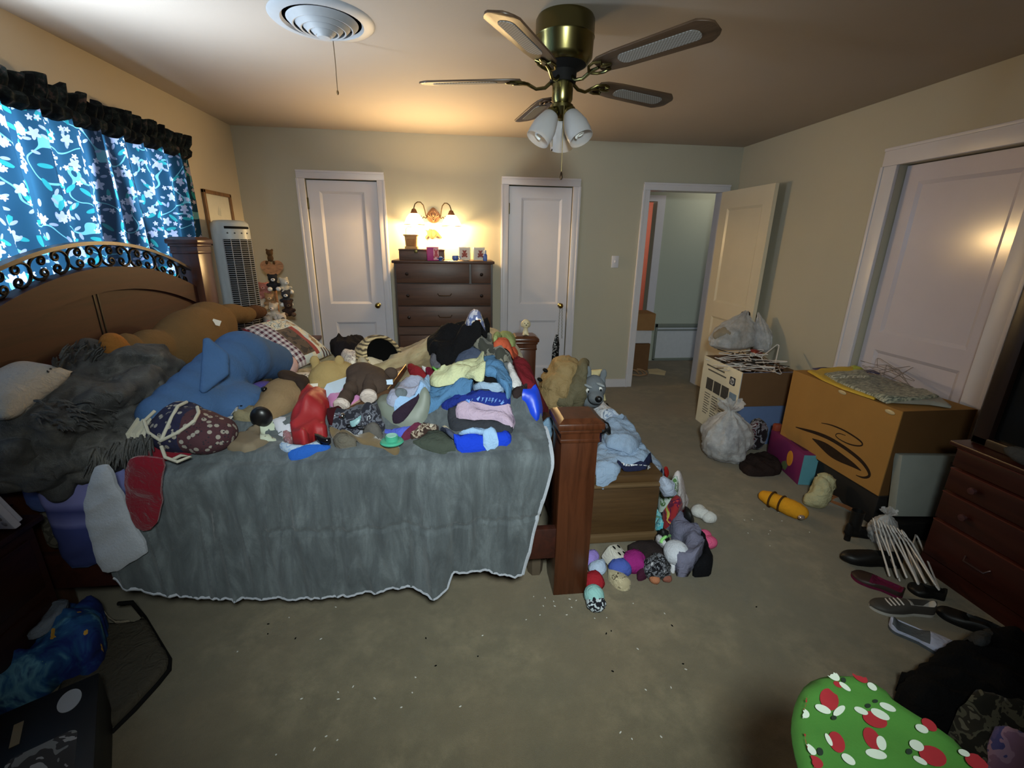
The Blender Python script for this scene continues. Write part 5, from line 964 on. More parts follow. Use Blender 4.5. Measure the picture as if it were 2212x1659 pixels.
for (x0, y0, z0, x1, y1, z1) in ((-.02, .0, .02, -.062, -.12, -.04), (.05, -.02, .025, .0265 + .02, -.115, -.01)):
    soft('leg', [((x0 + (x1 - x0) * k, y0 + (y1 - y0) * k, z0 + (z1 - z0) * k), .036 - .003 * k) for k in (0, .35, .7, .92)], m_el, el, .008, 4); d = (Vector((x1, y1, z1)) - Vector((x0, y0, z0))).normalized(); Mq = d.to_track_quat('Z', 'Y').to_matrix().to_4x4(); c = Vector((x1, y1, z1)) + d * .012
    G().lathe([(.034, -.01), (.036, .004), (.028, .014), (0, .017)], 24, Matrix.Translation(c) @ Mq).out('sole', m_sole, el)
G().blob((.135, .05, .035), (.032, .02, .03)).out('ear', m_el, el); b = G().add(slab([(-.02, -.01), (.02, -.012), (.022, .012), (-.018, .012)], lambda x, y: 0, .003, 0, .002, res=.008, edge=.004), TR((.125, -.045, .02), .2, .9)).out('tag', plain('tag_blue', (190, 210, 232), .5), el)
# red pile and small things near the edge
m_red = plain('red_satin', (150, 34, 38), .55, 0, .4, .2, 12)
put('print_shirt', 'white and blue printed shirt under the red shiny cloth', 'shirt', camo('print_bluewhite', [(170, 186, 204), (170, 186, 204), (140, 164, 196), (196, 204, 214), (120, 150, 190)], 22), Z4(940,870, 1000,850, 1100,900, 1250,880, 1340,820, 1375,850, 1365,895, 1200,940, 1040,975, 960,905), .025, edge=.015, wr=.008)
put('blue_cloth', 'bright blue cloth edge under the printed shirt at the bed edge', 'cloth', F('mid_blue', (40, 92, 180), .1, 10), Z4(1030,990, 1200,940, 1380,885, 1450,860, 1452,905, 1300,960, 1130,1030, 1050,1045), .02, edge=.012, wr=.005)
t = NT('polka_red'); vo = t.n('TexVoronoi', {'Vector': t.co(), 'Scale': 60., 'Randomness': .3}); t.fin(t.mix(t.math('LESS_THAN', vo.outputs[0], .34), L(170, 120, 124), L(206, 190, 190)), .9)
put('polka_cloth', 'pink and white dotted cloth beside the red shiny cloth', 'cloth', t.m, Z4(965,720, 1030,700, 1085,750, 1070,860, 1010,850), .03, edge=.02, wr=.008)
put('red_shirt', 'red satiny shirt in a twisted heap near the bed edge', 'shirt', m_red, Z4(1130,410, 1180,370, 1300,370, 1380,395, 1470,480, 1420,560, 1390,650, 1430,740, 1390,780, 1290,780, 1240,880, 1180,900, 1080,870, 1060,780, 1110,740, 1070,640, 1110,560, 1150,500), .075, edge=.05, wr=.032)
put('dark_red_cap', 'dark maroon garment with a white mark beside the red shirt', 'clothes', F('maroon_dark', (58, 16, 22), .2, 12), Z4(1400,530, 1450,490, 1540,480, 1570,520, 1530,590, 1430,610), .04, edge=.03, wr=.008)
put('paisley_scarf', 'dark paisley scarf heaped between red shirt and heap', 'scarf', camo('paisley', [(40, 40, 48), (40, 40, 48), (96, 98, 108), (48, 48, 56), (150, 152, 160)], 28), Z4(1400,660, 1500,580, 1620,530, 1740,480, 1880,440, 1980,570, 1990,680, 1900,790, 1780,740, 1650,700, 1500,670), .03, edge=.025, wr=.02)
put('teal_case', 'slim pale teal case lying on the paisley scarf', 'case', plain('pale_teal', (130, 168, 172), .4), Z4(1635,630, 1660,600, 1750,570, 1755,595, 1670,640), .02, edge=.008, wr=.001)
b = G().blob(tuple(hit(BP, *Z4(1568, 588)[0]) + Vector((0, 0, .018))), (.014, .014, .014)).out('metal_ball', plain('chrome', (170, 170, 172), .15, 1.), None); tag(b, 'small shiny metal ball beside the dark maroon garment', 'ball')
for pl, lab in (((1670,690, 1700,650, 1760,680, 1720,710), 'small dark spectacles lying beside the paisley scarf'),):
    c0 = hit(BP, *Z4(1715, 680)[0]); b = thing('spectacles', lab, 'glasses', c0 + Vector((0, 0, .012)), -.4); g = G()
    for s in (-1, 1): g.tube([(s * .026 + .022 * math.cos(k * PI / 8), .016 * math.sin(k * PI / 8), 0) for k in range(16)], .0022, 6, closed=True)
    g.tube([(-.005, .004, .001), (.005, .004, .001)], .002, 6); g.out('rims', m_black, b)
    for s in (-1, 1): G().tube([(s * .05, .004, 0), (s * .05, .07, .0), (s * .046, .11, -.004)], .002, 6).out('temple', m_black, b)
put('sneaker_cloth', 'grey laced fabric shoe top beside the brown belt', 'shoe', F('lace_grey', (92, 88, 84), .3, 30), Z4(1760,700, 1830,670, 1960,700, 1970,760, 1900,790, 1800,750), .035, edge=.02, wr=.006)
put('grey_pouch', 'grey-brown soft pouch under the brown belt', 'pouch', F('pouch_grey', (100, 94, 84), .15, 12), Z4(1470,850, 1500,790, 1600,780, 1720,850, 1690,900, 1560,915), .05, edge=.04, wr=.008)
put('belt', 'wide brown hide strap lying along the bed edge', 'belt', fur('hide_brown', (112, 94, 68), .35, 26, .4), Z4(1425,665, 1480,640, 1650,690, 1800,740, 1950,800, 2060,855, 2150,920, 2110,985, 2020,945, 1880,880, 1740,815, 1600,775, 1470,735), .022, edge=.012, wr=.003)
put('gloss_case', 'glossy black case lying on the red shirt cuff', 'case', plain('gloss_black', (14, 14, 20), .12, 0, .7), Z4(1285,775, 1310,745, 1390,745, 1450,790, 1455,825, 1420,848, 1330,832), .03, edge=.02, wr=.001)
c0 = hit(BP, *Z4(2060, 825)[0]); b = thing('bottle_stopper', 'round translucent teal lid on the bed edge', 'lid', c0 + Vector((0, 0, .004))); G().lathe([(.04, 0), (.045, .006), (.04, .012), (.026, .014), (.024, .03), (0, .032)], 28).out('rim', plain('teal_plastic', (70, 160, 130), .25, 0, .5), b); G().lathe([(0, .033), (.02, .034), (.02, .031)], 20).out('center', plain('teal_pale', (150, 205, 190), .3), b)
# hanging light denim between blanket and bedpost, figurine on the far bedpost
b = G().add(hang([(1165, 930), (1176, 905), (1196, 895), (1194, 930), (1182, 960), (1180, 976), (1160, 976)], 1.86, th=.02, wr=.006, res=.015)).out('denim_cloth', F('denim_light', (112, 138, 162), .12, 12)); tag(b, 'light blue cloth hanging between the grey blanket and the near bedpost', 'cloth')
fg = thing('figurine', 'small cream dog figurine sitting on the far bedpost', 'figurine', (.47, 3.21, .87)); m_fg = plain('figurine_cream', (206, 192, 156), .5)
soft('body', [((0, 0, .02), (.022, .02, .022)), ((0, -.002, .045), (.016, .015, .025)), ((.0, -.005, .085), (.03, .027, .034)), ((-.016, -.018, .008), (.01, .014, .008)), ((.016, -.018, .008), (.01, .014, .008)), ((-.028, 0, .08), (.008, .012, .022)), ((.028, 0, .08), (.008, .012, .022))], m_fg, fg, .005, 3)
for s in (-1, 1): G().blob((.011 * s, -.03, .092), .0035, sub=2).out('eye', m_black, fg)
G().blob((0, -.033, .08), (.005, .003, .004), sub=2).out('nose', m_black, fg)
# bead strands and sequined scarf on the closet door knob
b = thing('bead_necklace', 'silver bead strands looped over the closet door knob', 'necklace', (.483 + .55, 4.59, .9)); m_sil = plain('silver_bead', (160, 158, 152), .25, .9)
for k, dx in enumerate((-.012, .03)):
    pts = [(-.012 + .002 * math.sin(q), -.02, .018 - .0 * q) for q in range(1)]; g = G(); n = 34
    for i in range(n): g.blob((dx * (.5 + .5 * i / n) + .002 * math.sin(i * 2), .004, .01 - i * .0105), .0055, sub=1)
    g.out('bead_strand', m_sil, b)
g = G()
t = NT('sequins'); vo = t.n('TexVoronoi', {'Vector': t.co(), 'Scale': 90.}); t.fin(t.ramp(t.n('SeparateColor', {0: vo.outputs[1]}).outputs[0], [(.0, L(20, 20, 22)), (.55, L(60, 60, 62)), (.8, L(190, 190, 190))], 'CONSTANT'), .35, .4)
b = thing('sequin_scarf', 'black and silver sequined scarf hanging from the bead strands', 'scarf', (.483 + .545, 4.59, .0)); g = G(); v, f = [], []
for i in range(25):
    z = .6 - i * .016
    for j in range(14): a = 2 * PI * j / 14; r = .012 + .018 * min(1, i / 7) + .004 * noise.noise(Vector((j, i * .4, 0))); v.append((-.02 + r * 1.2 * math.cos(a) - .0006 * i, r * .45 * math.sin(a), z))
for i in range(24):
    for j in range(14): f.append((i * 14 + j, i * 14 + (j + 1) % 14, i * 14 + 14 + (j + 1) % 14, i * 14 + 14 + j))
f += [tuple(range(14)), tuple(range(24 * 14, 25 * 14))]; g.add((v, f)).out('scarf', t.m, b)
# plush stand in the corner
ps_ = thing('heart_sign', 'wooden heart sign on a stick with a small bear perched on top', 'ornament', (-1.6, 4.2, .644)); m_ht = wood('heart_wood', (172, 118, 74), 0, 2, .6)
G().lathe([(.05, 0), (.05, .015), (.012, .02), (.012, .53)], 16).out('stick', m_ht, ps_)
hp = []
for i in range(40): a = 2 * PI * i / 40; hp.append((.0056 * 16 * math.sin(a) ** 3, .0056 * (13 * math.cos(a) - 5 * math.cos(2 * a) - 2 * math.cos(3 * a) - math.cos(4 * a))))
G().prism(hp, -.01, .01, TR((0, 0, .625), .35) @ Matrix(((1, 0, 0, 0), (0, 0, -1, 0), (0, 1, 0, 0), (0, 0, 0, 1)))).out('heart', m_ht, ps_)
mb_ = F('bear_mink', (84, 62, 42), .2, 20); soft('bear', [((0, -.01, .71), (.025, .022, .03)), ((0, -.015, .755), (.028, .026, .026)), ((-.022, -.01, .778), (.011, .008, .011)), ((.022, -.01, .778), (.011, .008, .011)), ((-.03, -.025, .675), (.012, .012, .018)), ((.03, -.025, .675), (.012, .012, .018))], mb_, ps_, .006, 3)
def mini(name, label, loc, rz, s, col, col2):
    b = thing(name, label, 'stuffed toy', loc, rz, 'little plush toys piled under the heart sign'); b.scale = (s, s, s); mm = F('mini_%d_%d_%d' % col, col, .15, 30); m2 = F('mini_%d_%d_%d' % col2, col2, .1, 30)
    soft('body', [((0, 0, .0), (.04, .035, .04)), ((0, -.012, .06), (.036, .034, .034)), ((-.028, 0, .088), (.013, .01, .014)), ((.028, 0, .088), (.013, .01, .014)), ((-.04, -.02, .012), (.014, .022, .014)), ((.04, -.02, .012), (.014, .022, .014))], mm, b, .008, 3)
    for sx in (-1, 1): G().blob((.03 * sx, -.045, -.02), (.019, .022, .018), sub=2).out('foot', m2, b)
    G().blob((0, -.044, .052), (.016, .014, .013), sub=2).out('muzzle', m2, b); G().blob((0, -.057, .057), .005, sub=1).out('nose', m_black, b)
R_ = random.Random(11)
MT = [((-1.66, 4.12, 1.06), (186, 120, 110), (210, 150, 140), 'rosy pink little bear high in the corner toy pile'), ((-1.57, 4.1, 1.13), (40, 40, 46), (225, 220, 215), 'black little toy with white feet under the heart'), ((-1.5, 4.14, 1.1), (190, 184, 172), (236, 230, 220), 'grey and white little bear at the top of the toy pile'), ((-1.48, 4.1, 1.0), (56, 56, 60), (230, 226, 220), 'charcoal little toy with white paws on the pile edge'), ((-1.6, 4.06, .98), (166, 130, 96), (206, 176, 140), 'tan little bear in the middle of the toy pile'), ((-1.46, 4.06, .92), (60, 44, 38), (96, 74, 60), 'dark brown little bear low on the pile edge'), ((-1.56, 4.02, .9), (206, 190, 170), (226, 206, 190), 'cream little bear below the tan one'), ((-1.67, 4.04, .93), (196, 184, 170), (214, 200, 190), 'pale grey little bear toward the heater side of the pile'), ((-1.6, 3.96, .80), (176, 170, 160), (206, 130, 130), 'grey little rabbit low in the pile with pink feet'), ((-1.5, 3.98, .82), (210, 196, 180), (60, 50, 46), 'off-white little bear with dark feet low in the pile'), ((-1.68, 3.98, .8), (180, 60, 66), (206, 120, 120), 'red little toy at the bottom of the pile'), ((-1.57, 3.98, .70), (170, 150, 130), (200, 180, 160), 'tan little toy at the foot of the pile'), ((-1.48, 4.1, .70), (150, 130, 110), (190, 170, 150), 'brown little toy at the back foot of the pile'), ((-1.66, 4.1, .70), (186, 170, 150), (210, 196, 180), 'beige little toy at the wall foot of the pile')]
for loc, c1, c2, lab in MT: mini('toy_bear', lab, loc, R_.uniform(-.3, .9), 1.05, c1, c2)
# ================================================================== BLANKET CHEST AND THE TOYS ROUND IT
Z5 = zoom(1120, 740, 5.027); Z6 = zoom(1200, 980, 4.74)
m_ch = wood('chest_wood', (84, 60, 34), 0, 1, .5, .6); m_chl = wood('chest_light', (108, 84, 56), 0, 1, .45, .7)
ch = thing('blanket_chest', 'low brown wooden chest at the foot of the bed, clothes heaped on its lid', 'chest', (.8, 2.5, 0)); cw, cl = .42, 1.08
G().box((0, 0, .18), (cw, cl, .30), bev=.004).out('chest_body', m_ch, ch); G().box((0, 0, .03), (cw + .03, cl + .03, .05), bev=.01).out('base_moulding', m_chl, ch)
G().box((0, 0, .342), (cw + .04, cl + .04, .022), bev=.009).out('lid_moulding', m_chl, ch); G().box((0, 0, .375), (cw + .01, cl + .01, .045), bev=.006).out('lid', m_ch, ch)
def chestbase(x, y):
    z = .40 + g2(x, y, .12, .72, 2.9, .3, .5); ox = max(0, x - 1.0); oy = max(0, 1.955 - y)
    if x < .6: z += min(.2, (.6 - x) * .6)
    return max(.06, z - ox * 3.2 - oy * 5.)
CP = Pile(chestbase, .5, 1.35, 1.75, 3.3)
def crumple(name, label, cat, blobs, mat, amp=.02, fr=9, vox=.013, sm=3, parent=None, seed=0.):
    o = soft(name, blobs, mat, parent, vox, sm)
    for v in o.data.vertices:
        p = v.co * fr + Vector((seed, seed, 0)); n = 1 - abs(noise.noise(Vector((p.x, p.y, p.z * .6)))) * 2; v.co += v.normal * (amp * n + amp * .35 * noise.noise(p * 2.7))
    if parent is None: tag(o, label, cat)
    return o
m_jk = F('jacket_brown', (156, 132, 92), .15, 12, 240, .2, .6); m_jk2 = F('jacket_olive', (106, 98, 76), .15, 12, 240, .2, .65)
jk = thing('quilted_jacket', 'brown quilted jacket bundled on the chest beside the far bedpost', 'jacket', (0, 0, 0)); c0 = at(1222, 825, 'y', 2.72)
crumple('jacket_body', None, None, [((c0.x - .03, 2.74, c0.z - .03), (.13, .16, .12)), ((c0.x + .0, 2.76, c0.z + .06), (.10, .13, .09)), ((c0.x - .06, 2.72, c0.z - .1), (.12, .14, .1))], m_jk, .02, 13, parent=jk, seed=3)
crumple('lining_fold', None, None, [((c0.x + .05, 2.66, c0.z - .04), (.09, .09, .12), (0, .35, 0)), ((c0.x + .085, 2.69, c0.z + .04), (.04, .08, .12), (0, .2, 0)), ((c0.x - .0, 2.64, c0.z - .09), (.1, .08, .08))], m_jk2, .018, 12, parent=jk, seed=8)
for q in ((1178, 800), (1166, 820)): b = at(*q, 'y', 2.66); G().blob(tuple(b), (.018, .02, .012), (0, .5, 0)).out('snap', m_black, jk)
pillow('cushion', 'cream cushion corner sticking up behind the grey toy animal', (.82, 2.92, .45), (1.0, 2.86, .47), (.98, 2.95, .68), (.84, 3.02, .66), .035, F('cream_cushion', (206, 194, 150), .06, 8), 'cushion')
m_wf = F('toy_wolfgrey', (112, 118, 124), .14, 16, 110, .35, .95, .0, .22); wf = thing('toy_animal', 'grey plush animal with a black nose and white eyes lying on the chest', 'stuffed toy', at(1283, 838, 'y', 2.62), -.5)
soft('head', [((0, 0, 0), (.075, .08, .085)), ((.03, -.07, -.035), (.05, .06, .045)), ((.05, -.10, -.035), (.035, .04, .032)), ((-.02, .02, -.08), (.08, .08, .06))], m_wf, wf, .009)
for sx, dz in ((-.045, .1), (.05, .09)): soft('ear', [((sx, .01, dz), (.022, .014, .04), (0, sx * 3, 0)), ((sx * .9, .01, dz - .04), (.024, .016, .03))], m_wf, wf, .007, 3)
G().blob((.062, -.145, -.02), (.022, .017, .02)).out('nose', plain('nose_black', (18, 18, 20), .35), wf)
for p_ in ((-.022, -.072, .0), (.05, -.055, .015)): e = G().blob(p_, (.013, .007, .015)).out('eye', plain('eye_white', (228, 226, 220), .3), wf); G().blob((p_[0] + .006, p_[1] - .007, p_[2] - .004), (.006, .004, .009), sub=2).out('pupil', m_black, e)
for p_ in ((-.02, -.075, .03), (.05, -.06, .045)): G().blob(p_, (.028, .012, .009), (0, .3, 0)).out('brow', F('toy_pale', (150, 156, 160), .08, 14), wf)
b = put('black_cloth', 'black cloth strip sticking out behind the white shirt on the chest', 'cloth', F('black_cloth', (30, 25, 27), .3, 12), Z5(940,690, 960,655, 1040,680, 1100,740, 1060,755), .025, S=CP, edge=.02)
put('white_shirt', 'white shirt folded across the chest behind the near bedpost', 'shirt', F('shirt_white', (214, 214, 220), .06, 9), Z5(690,660, 780,630, 840,598, 900,680, 1040,750, 1172,820, 1150,875, 1000,860, 880,810, 780,700), .035, S=CP, edge=.025, wr=.02)
put('striped_band', 'pale blue patterned cloth edge below the white shirt', 'cloth', camo('stripe_paleblue', [(186, 196, 214), (186, 196, 214), (142, 156, 182), (206, 212, 222), (120, 134, 164)], 26), Z5(890,810, 1000,770, 1120,820, 1150,880, 1010,870), .02, S=CP, edge=.015)
put('plum_cloth', 'dark plum cloth hanging beside the near bedpost', 'cloth', F('plum_dark', (50, 34, 62), .15, 10), Z5(845,990, 905,985, 925,1140, 830,1150), .02, S=CP, edge=.015)
put('hoodie', 'grey-blue hooded sweatshirt hanging over the chest toward the floor', 'sweatshirt', F('hoodie_blue', (146, 166, 192), .08, 10), Z5(830,1150, 910,1130, 905,960, 980,870, 1140,920, 1290,1040, 1340,1150, 1500,1300, 1585,1440, 1560,1460, 1420,1380, 1100,1350, 1095,1500, 960,1540, 805,1555), .04, S=CP, edge=.03, wr=.02)
hs = put('sweatshirt', 'grey-blue sweatshirt sleeve folded over the hooded sweatshirt', 'sweatshirt', F('hoodie_blue', (146, 166, 192), .08, 10), Z5(905,940, 990,890, 1130,920, 1290,1050, 1335,1160, 1240,1245, 1080,1170, 930,1145), .035, S=CP, edge=.03, wr=.022)
lb = put('lettered_shirt', 'navy band with white lettering along the chest edge', 'shirt', F('navy_band', (34, 38, 66), .12, 10), Z5(1052,1345, 1200,1345, 1400,1365, 1545,1395, 1570,1440, 1420,1425, 1250,1420, 1110,1420), .02, S=CP, edge=.012, wr=.003)
script(lb, 'Romantic', Z5(1085, 1352)[0], Z5(1510, 1378)[0], 11, plain('letter_white', (220, 222, 230), .6), CP, .016)
g = G(); c0 = at(1303, 922, 'z', .56)
for k in range(2): g.tube([(c0.x + .03 * math.cos(q * .52 + k) * (1 - .3 * k), c0.y - .02 + .05 * math.sin(q * .52 + k), c0.z + .02 * math.sin(q)) for q in range(12)], .0055, 6, closed=True)
b = g.out('black_strap', m_black); tag(b, 'black looped strap on the hooded sweatshirt beside the near bedpost', 'strap')
b = G().add(hang(Z5(1520,1450, 1560,1440, 1640,1480, 1690,1500, 1660,1560, 1700,1600, 1640,1640, 1520,1640), 1.97, th=.05, wr=.012, res=.016)).out('plush_lamb', F('lamb_grey', (170, 180, 200), .1, 14)); tag(b, 'pale grey-blue plush hanging over the corner of the chest', 'stuffed toy')
put('red_tag', 'small red cloth peeping out beyond the hooded sweatshirt', 'cloth', F('tag_red', (176, 40, 36), .1, 10), Z6(1105,150, 1150,160, 1160,220, 1120,240), .03, S=CP, edge=.01)
FP = Pile(lambda x, y: 0., .5, 2.85, .2, 3.9, .02)
def ball(name, label, cat, px, r, mat, sq=1., z=0., nz=.12, seed=0):
    c = at(*px, 'z', r * sq + z); o = crumple(name, label, cat, [(tuple(c), (r, r, r * sq))], mat, r * nz * 2.2, .55 / r, max(.006, r / 7), 1, seed=seed); return o
# --- toys and socks on the carpet
ball('plush_block', 'lavender soft block beside the near bedpost base', 'toy', Z6(370, 1080)[0], .04, F('lav_block', (150, 130, 204), .08, 14), .9)
ball('sock_ball', 'pale blue rolled sock ball beside the lavender block', 'sock', Z6(440, 1170)[0], .042, F('sock_pale', (178, 196, 220), .07, 16), .85, seed=2)
dz = thing('spotted_block', 'white plush block with black spots in front of the chest', 'toy', at(*Z6(605, 1050)[0], 'z', .05), .6); dz.rotation_euler = (.35, .3, .6); G().box((0, 0, 0), (.085, .085, .085), bev=.014).out('block', F('block_cream', (206, 202, 190), .06, 18), dz)
for fx, (n_, pts) in enumerate((((0, 0, 1), ((-.02, -.02), (.02, .018), (.02, -.02), (-.02, .02))), ((0, -1, 0), ((-.022, .0), (.02, .02), (.02, -.02))), ((1, 0, 0), ((0, 0), (-.02, .02), (.02, -.022))))):
    Mq = Vector(n_).to_track_quat('Z', 'Y').to_matrix().to_4x4()
    for (a, b_) in pts: G().blob((a, b_, .0425), (.008, .011, .002), sub=2, M=Mq).out('spot', m_black, dz)
ball('soft_pouch', 'cornflower blue soft pouch in front of the spotted block', 'pouch', Z6(660, 1170)[0], .048, F('pouch_blue', (76, 96, 176), .12, 14), .8, seed=4)
ball('magenta_hat', 'magenta knitted hat lying in front of the chest', 'hat', Z6(800, 1110)[0], .056, F('magenta_knit', (150, 40, 120), .14, 20), .8, seed=5)
ball('red_beanie', 'small red rolled cap beside the near bedpost base', 'hat', Z6(392, 1310)[0], .044, F('cap_red', (156, 36, 46), .12, 16), .9, seed=6)
pm = thing('pompom_sock', 'mint rolled sock with a black and white fuzzy end, nearest the bedpost foot', 'sock', at(*Z6(402, 1475)[0], 'z', .042)); crumple('roll', None, None, [((0, .01, .005), (.045, .045, .042))], F('mint', (150, 200, 196), .07, 16), .003, 10, .008, 2, pm); 
t = NT('fuzz'); vo = t.n('TexVoronoi', {'Vector': t.co(), 'Scale': 120.}); t.fin(t.ramp(t.n('SeparateColor', {0: vo.outputs[1]}).outputs[0], [(0, L(26, 26, 34)), (.5, L(190, 200, 206))], 'CONSTANT'), .95); crumple('fuzzy_end', None, None, [((0, -.022, -.008), (.04, .032, .034))], t.m, .006, 40, .006, 0, pm)
b = put('spotted_cloth', 'cream spotted soft toy lying on the carpet', 'stuffed toy', camo('spot_cream', [(176, 164, 134), (176, 164, 134), (196, 184, 152), (90, 80, 64), (176, 164, 134)], 40), Z6(520,1230, 560,1200, 640,1220, 700,1290, 760,1350, 770,1400, 700,1415, 620,1390, 550,1320), .05, S=FP, edge=.04, wr=.01)
put('plum_cloth', 'dark plum cloth crumpled on the carpet before the chest', 'cloth', F('plum_red', (66, 28, 48), .2, 12), Z6(830,1200, 900,1150, 960,1200, 950,1270, 860,1310, 830,1260), .045, S=FP, edge=.03, wr=.015)
ball('tinsel_ball', 'silvery black tinsel ball in front of the chest', 'ball', Z6(1030, 1160)[0], .05, camo('tinsel', [(24, 24, 28), (24, 24, 28), (120, 122, 130), (40, 40, 44), (180, 180, 186)], 60), .9, 0, .2, 7)
for k, q in enumerate(((1015, 1285), (1140, 1270))): ball('peach_foot', ('small peach coloured stuffed ball below the tinsel ball', 'small rusty peach stuffed ball beside the grey sweater')[k], 'toy', Z6(*q)[0], .022, F(('peach', 'rust')[k], ((176, 116, 84), (140, 88, 74))[k], .1, 20), .8)
put('brown_cloth', 'dark brown fleece lying against the base of the chest', 'cloth', F('fleece_dkbrown', (44, 36, 36), .2, 12), Z6(720,1010, 800,960, 960,940, 1030,960, 1130,1040, 1160,1140, 1120,1200, 1090,1130, 960,1090, 900,1130, 860,1050), .05, S=FP, edge=.05, wr=.012)
put('black_plush', 'black plush toy lying behind the grey sweater', 'stuffed toy', F('plush_black', (16, 16, 20), .3, 14), Z6(1400,870, 1460,860, 1530,950, 1560,1080, 1605,1180, 1590,1250, 1520,1270, 1390,1270, 1420,1200, 1500,1100, 1470,960), .09, S=FP, edge=.06, wr=.012)
ball('white_pad', 'white plush patch toy in front of the grey sweater', 'stuffed toy', Z6(1235, 1010)[0], .06, F('pad_white', (206, 210, 220), .06, 14), .8, .03, .08, 9)
put('white_scarf', 'white cloth band curving round the grey sweater', 'scarf', F('shirt_white', (214, 214, 220), .06, 9), Z6(1005,945, 1040,915, 1150,960, 1170,1050, 1200,1150, 1230,1210, 1190,1220, 1150,1150, 1120,1050), .05, S=FP, edge=.025, wr=.006)
put('grey_sweater', 'lavender-grey sweater bundled on the carpet by the chest corner', 'sweater', F('sweater_grey', (118, 118, 140), .12, 10), Z6(1105,740, 1150,700, 1290,740, 1400,860, 1480,980, 1500,1090, 1440,1180, 1380,1240, 1280,1265, 1220,1230, 1200,1150, 1310,1050, 1290,950, 1180,900, 1170,800), .12, S=FP, edge=.08, wr=.025)
put('lime_shoe', 'black shoe with a lime green edge by the chest corner', 'shoe', plain('shoe_black', (16, 18, 18), .6), Z6(1000,830, 1070,790, 1150,800, 1175,860, 1160,920, 1090,940, 1050,910), .06, S=FP, edge=.03, wr=.004)
b = bpy.context.scene.objects['lime_shoe']; g = G(); g.tube([hit(FP, *q) + Vector((0, -.004, .006)) for q in Z6(1075,920, 1085,885, 1120,858, 1165,845)], .008, 6); g.out('lime_trim', plain('lime_trim', (150, 220, 130), .5), b)
put('teal_cloth', 'turquoise printed cloth by the chest corner', 'cloth', camo('teal_print', [(90, 190, 206), (90, 190, 206), (150, 214, 220), (60, 150, 170), (120, 170, 120)], 22), Z6(1005,630, 1050,610, 1080,680, 1100,790, 1080,830, 1000,800), .07, S=FP, edge=.03, wr=.015)
put('red_cloth_toy', 'red and maroon cloth toy beside the turquoise cloth', 'toy', camo('red_print', [(150, 44, 48), (150, 44, 48), (96, 30, 62), (190, 66, 60), (196, 196, 90)], 18), Z6(1090,640, 1180,600, 1290,590, 1320,640, 1260,690, 1180,700, 1110,690), .08, S=FP, edge=.03, wr=.012)
put('map_towel', 'white and green patterned towel bunched at the chest corner', 'towel', camo('map_print', [(190, 204, 196), (190, 204, 196), (84, 120, 72), (206, 214, 206), (60, 90, 60)], 16), Z6(1020,540, 1060,490, 1150,470, 1240,480, 1270,550, 1220,600, 1120,620, 1040,620), .13, S=FP, edge=.05, wr=.012)
put('black_shoe', 'black slip-on shoe lying beyond the patterned towel', 'shoe', plain('shoe_black', (16, 18, 18), .6), Z6(1320,590, 1350,580, 1400,640, 1425,720, 1390,775, 1340,740, 1300,680), .06, S=FP, edge=.04, wr=.003)
put('white_cloth', 'white and pink crumpled cloth behind the patterned towel', 'cloth', F('white_pinkish', (206, 198, 200), .08, 10), Z6(1160,440, 1190,410, 1280,430, 1340,480, 1355,520, 1290,530, 1240,480), .09, S=FP, edge=.04, wr=.02)
ball('blue_button', 'small dark blue ball under the pale plush at the chest corner', 'ball', Z6(1215, 385)[0], .022, F('ball_blue', (56, 88, 122), .08, 20), 1., .12)
b = thing('white_sock', 'pair of white socks balled together alone on the carpet', 'sock', (0, 0, 0)); c0 = at(*Z6(1470, 590)[0], 'z', .035); c1 = at(*Z6(1570, 650)[0], 'z', .03); crumple('sock', None, None, [(tuple(c0), (.05, .04, .035), (0, 0, .6)), (tuple((c0 + c1) / 2), (.04, .035, .03))], F('sock_white', (206, 206, 204), .05, 14), .006, 14, .008, 2, b, 2); crumple('sock', None, None, [(tuple(c1), (.042, .034, .03), (0, 0, -.2))], F('sock_white', (206, 206, 204), .05, 14), .005, 14, .008, 2, b, 5)
b = thing('pink_ball', 'bright pink plush ball of two lobes alone on the carpet', 'ball', at(*Z6(1540, 880)[0], 'z', .035)); m_pk = F('hot_pink', (214, 92, 132), .1, 18)
crumple('lobe', None, None, [((-.004, .018, .008), (.042, .032, .036))], m_pk, .003, 12, .007, 2, b, 1); crumple('lobe', None, None, [((.004, -.022, 0), (.044, .036, .034))], m_pk, .003, 12, .007, 2, b, 3)
g = G(); rnd = random.Random(2)
for i in range(56):
    q = rnd.choice([(1190 + rnd.gauss(20, 45), 1305 + rnd.gauss(0, 20)), (rnd.uniform(650, 850), rnd.uniform(1290, 1620)), (rnd.uniform(400, 1150), rnd.uniform(1300, 1640)), (rnd.uniform(1250, 1500), rnd.uniform(1290, 1600)), (rnd.uniform(1580, 1760), rnd.uniform(1010, 1200))])
    p = at(*q, 'z', .003); l = rnd.uniform(.003, .007); g.blob(tuple(p), (l, .0025, .0018), (0, 0, rnd.uniform(0, 3)), sub=1)
b = g.out('litter', plain('litter_white', (206, 204, 196), .7)); b['kind'] = 'stuff'; tag(b, 'tiny white paper crumbs scattered over the carpet', 'litter')
g = G()
for i in range(12): q = (rnd.uniform(550, 1700), rnd.uniform(1295, 1450)); p = at(*q, 'z', .003); g.blob(tuple(p), (rnd.uniform(.003, .007), .003, .002), (0, 0, rnd.uniform(0, 3)), sub=1)
b = g.out('dark_crumbs', m_dark); b['kind'] = 'stuff'; tag(b, 'dark crumbs and lint scattered over the carpet', 'litter')
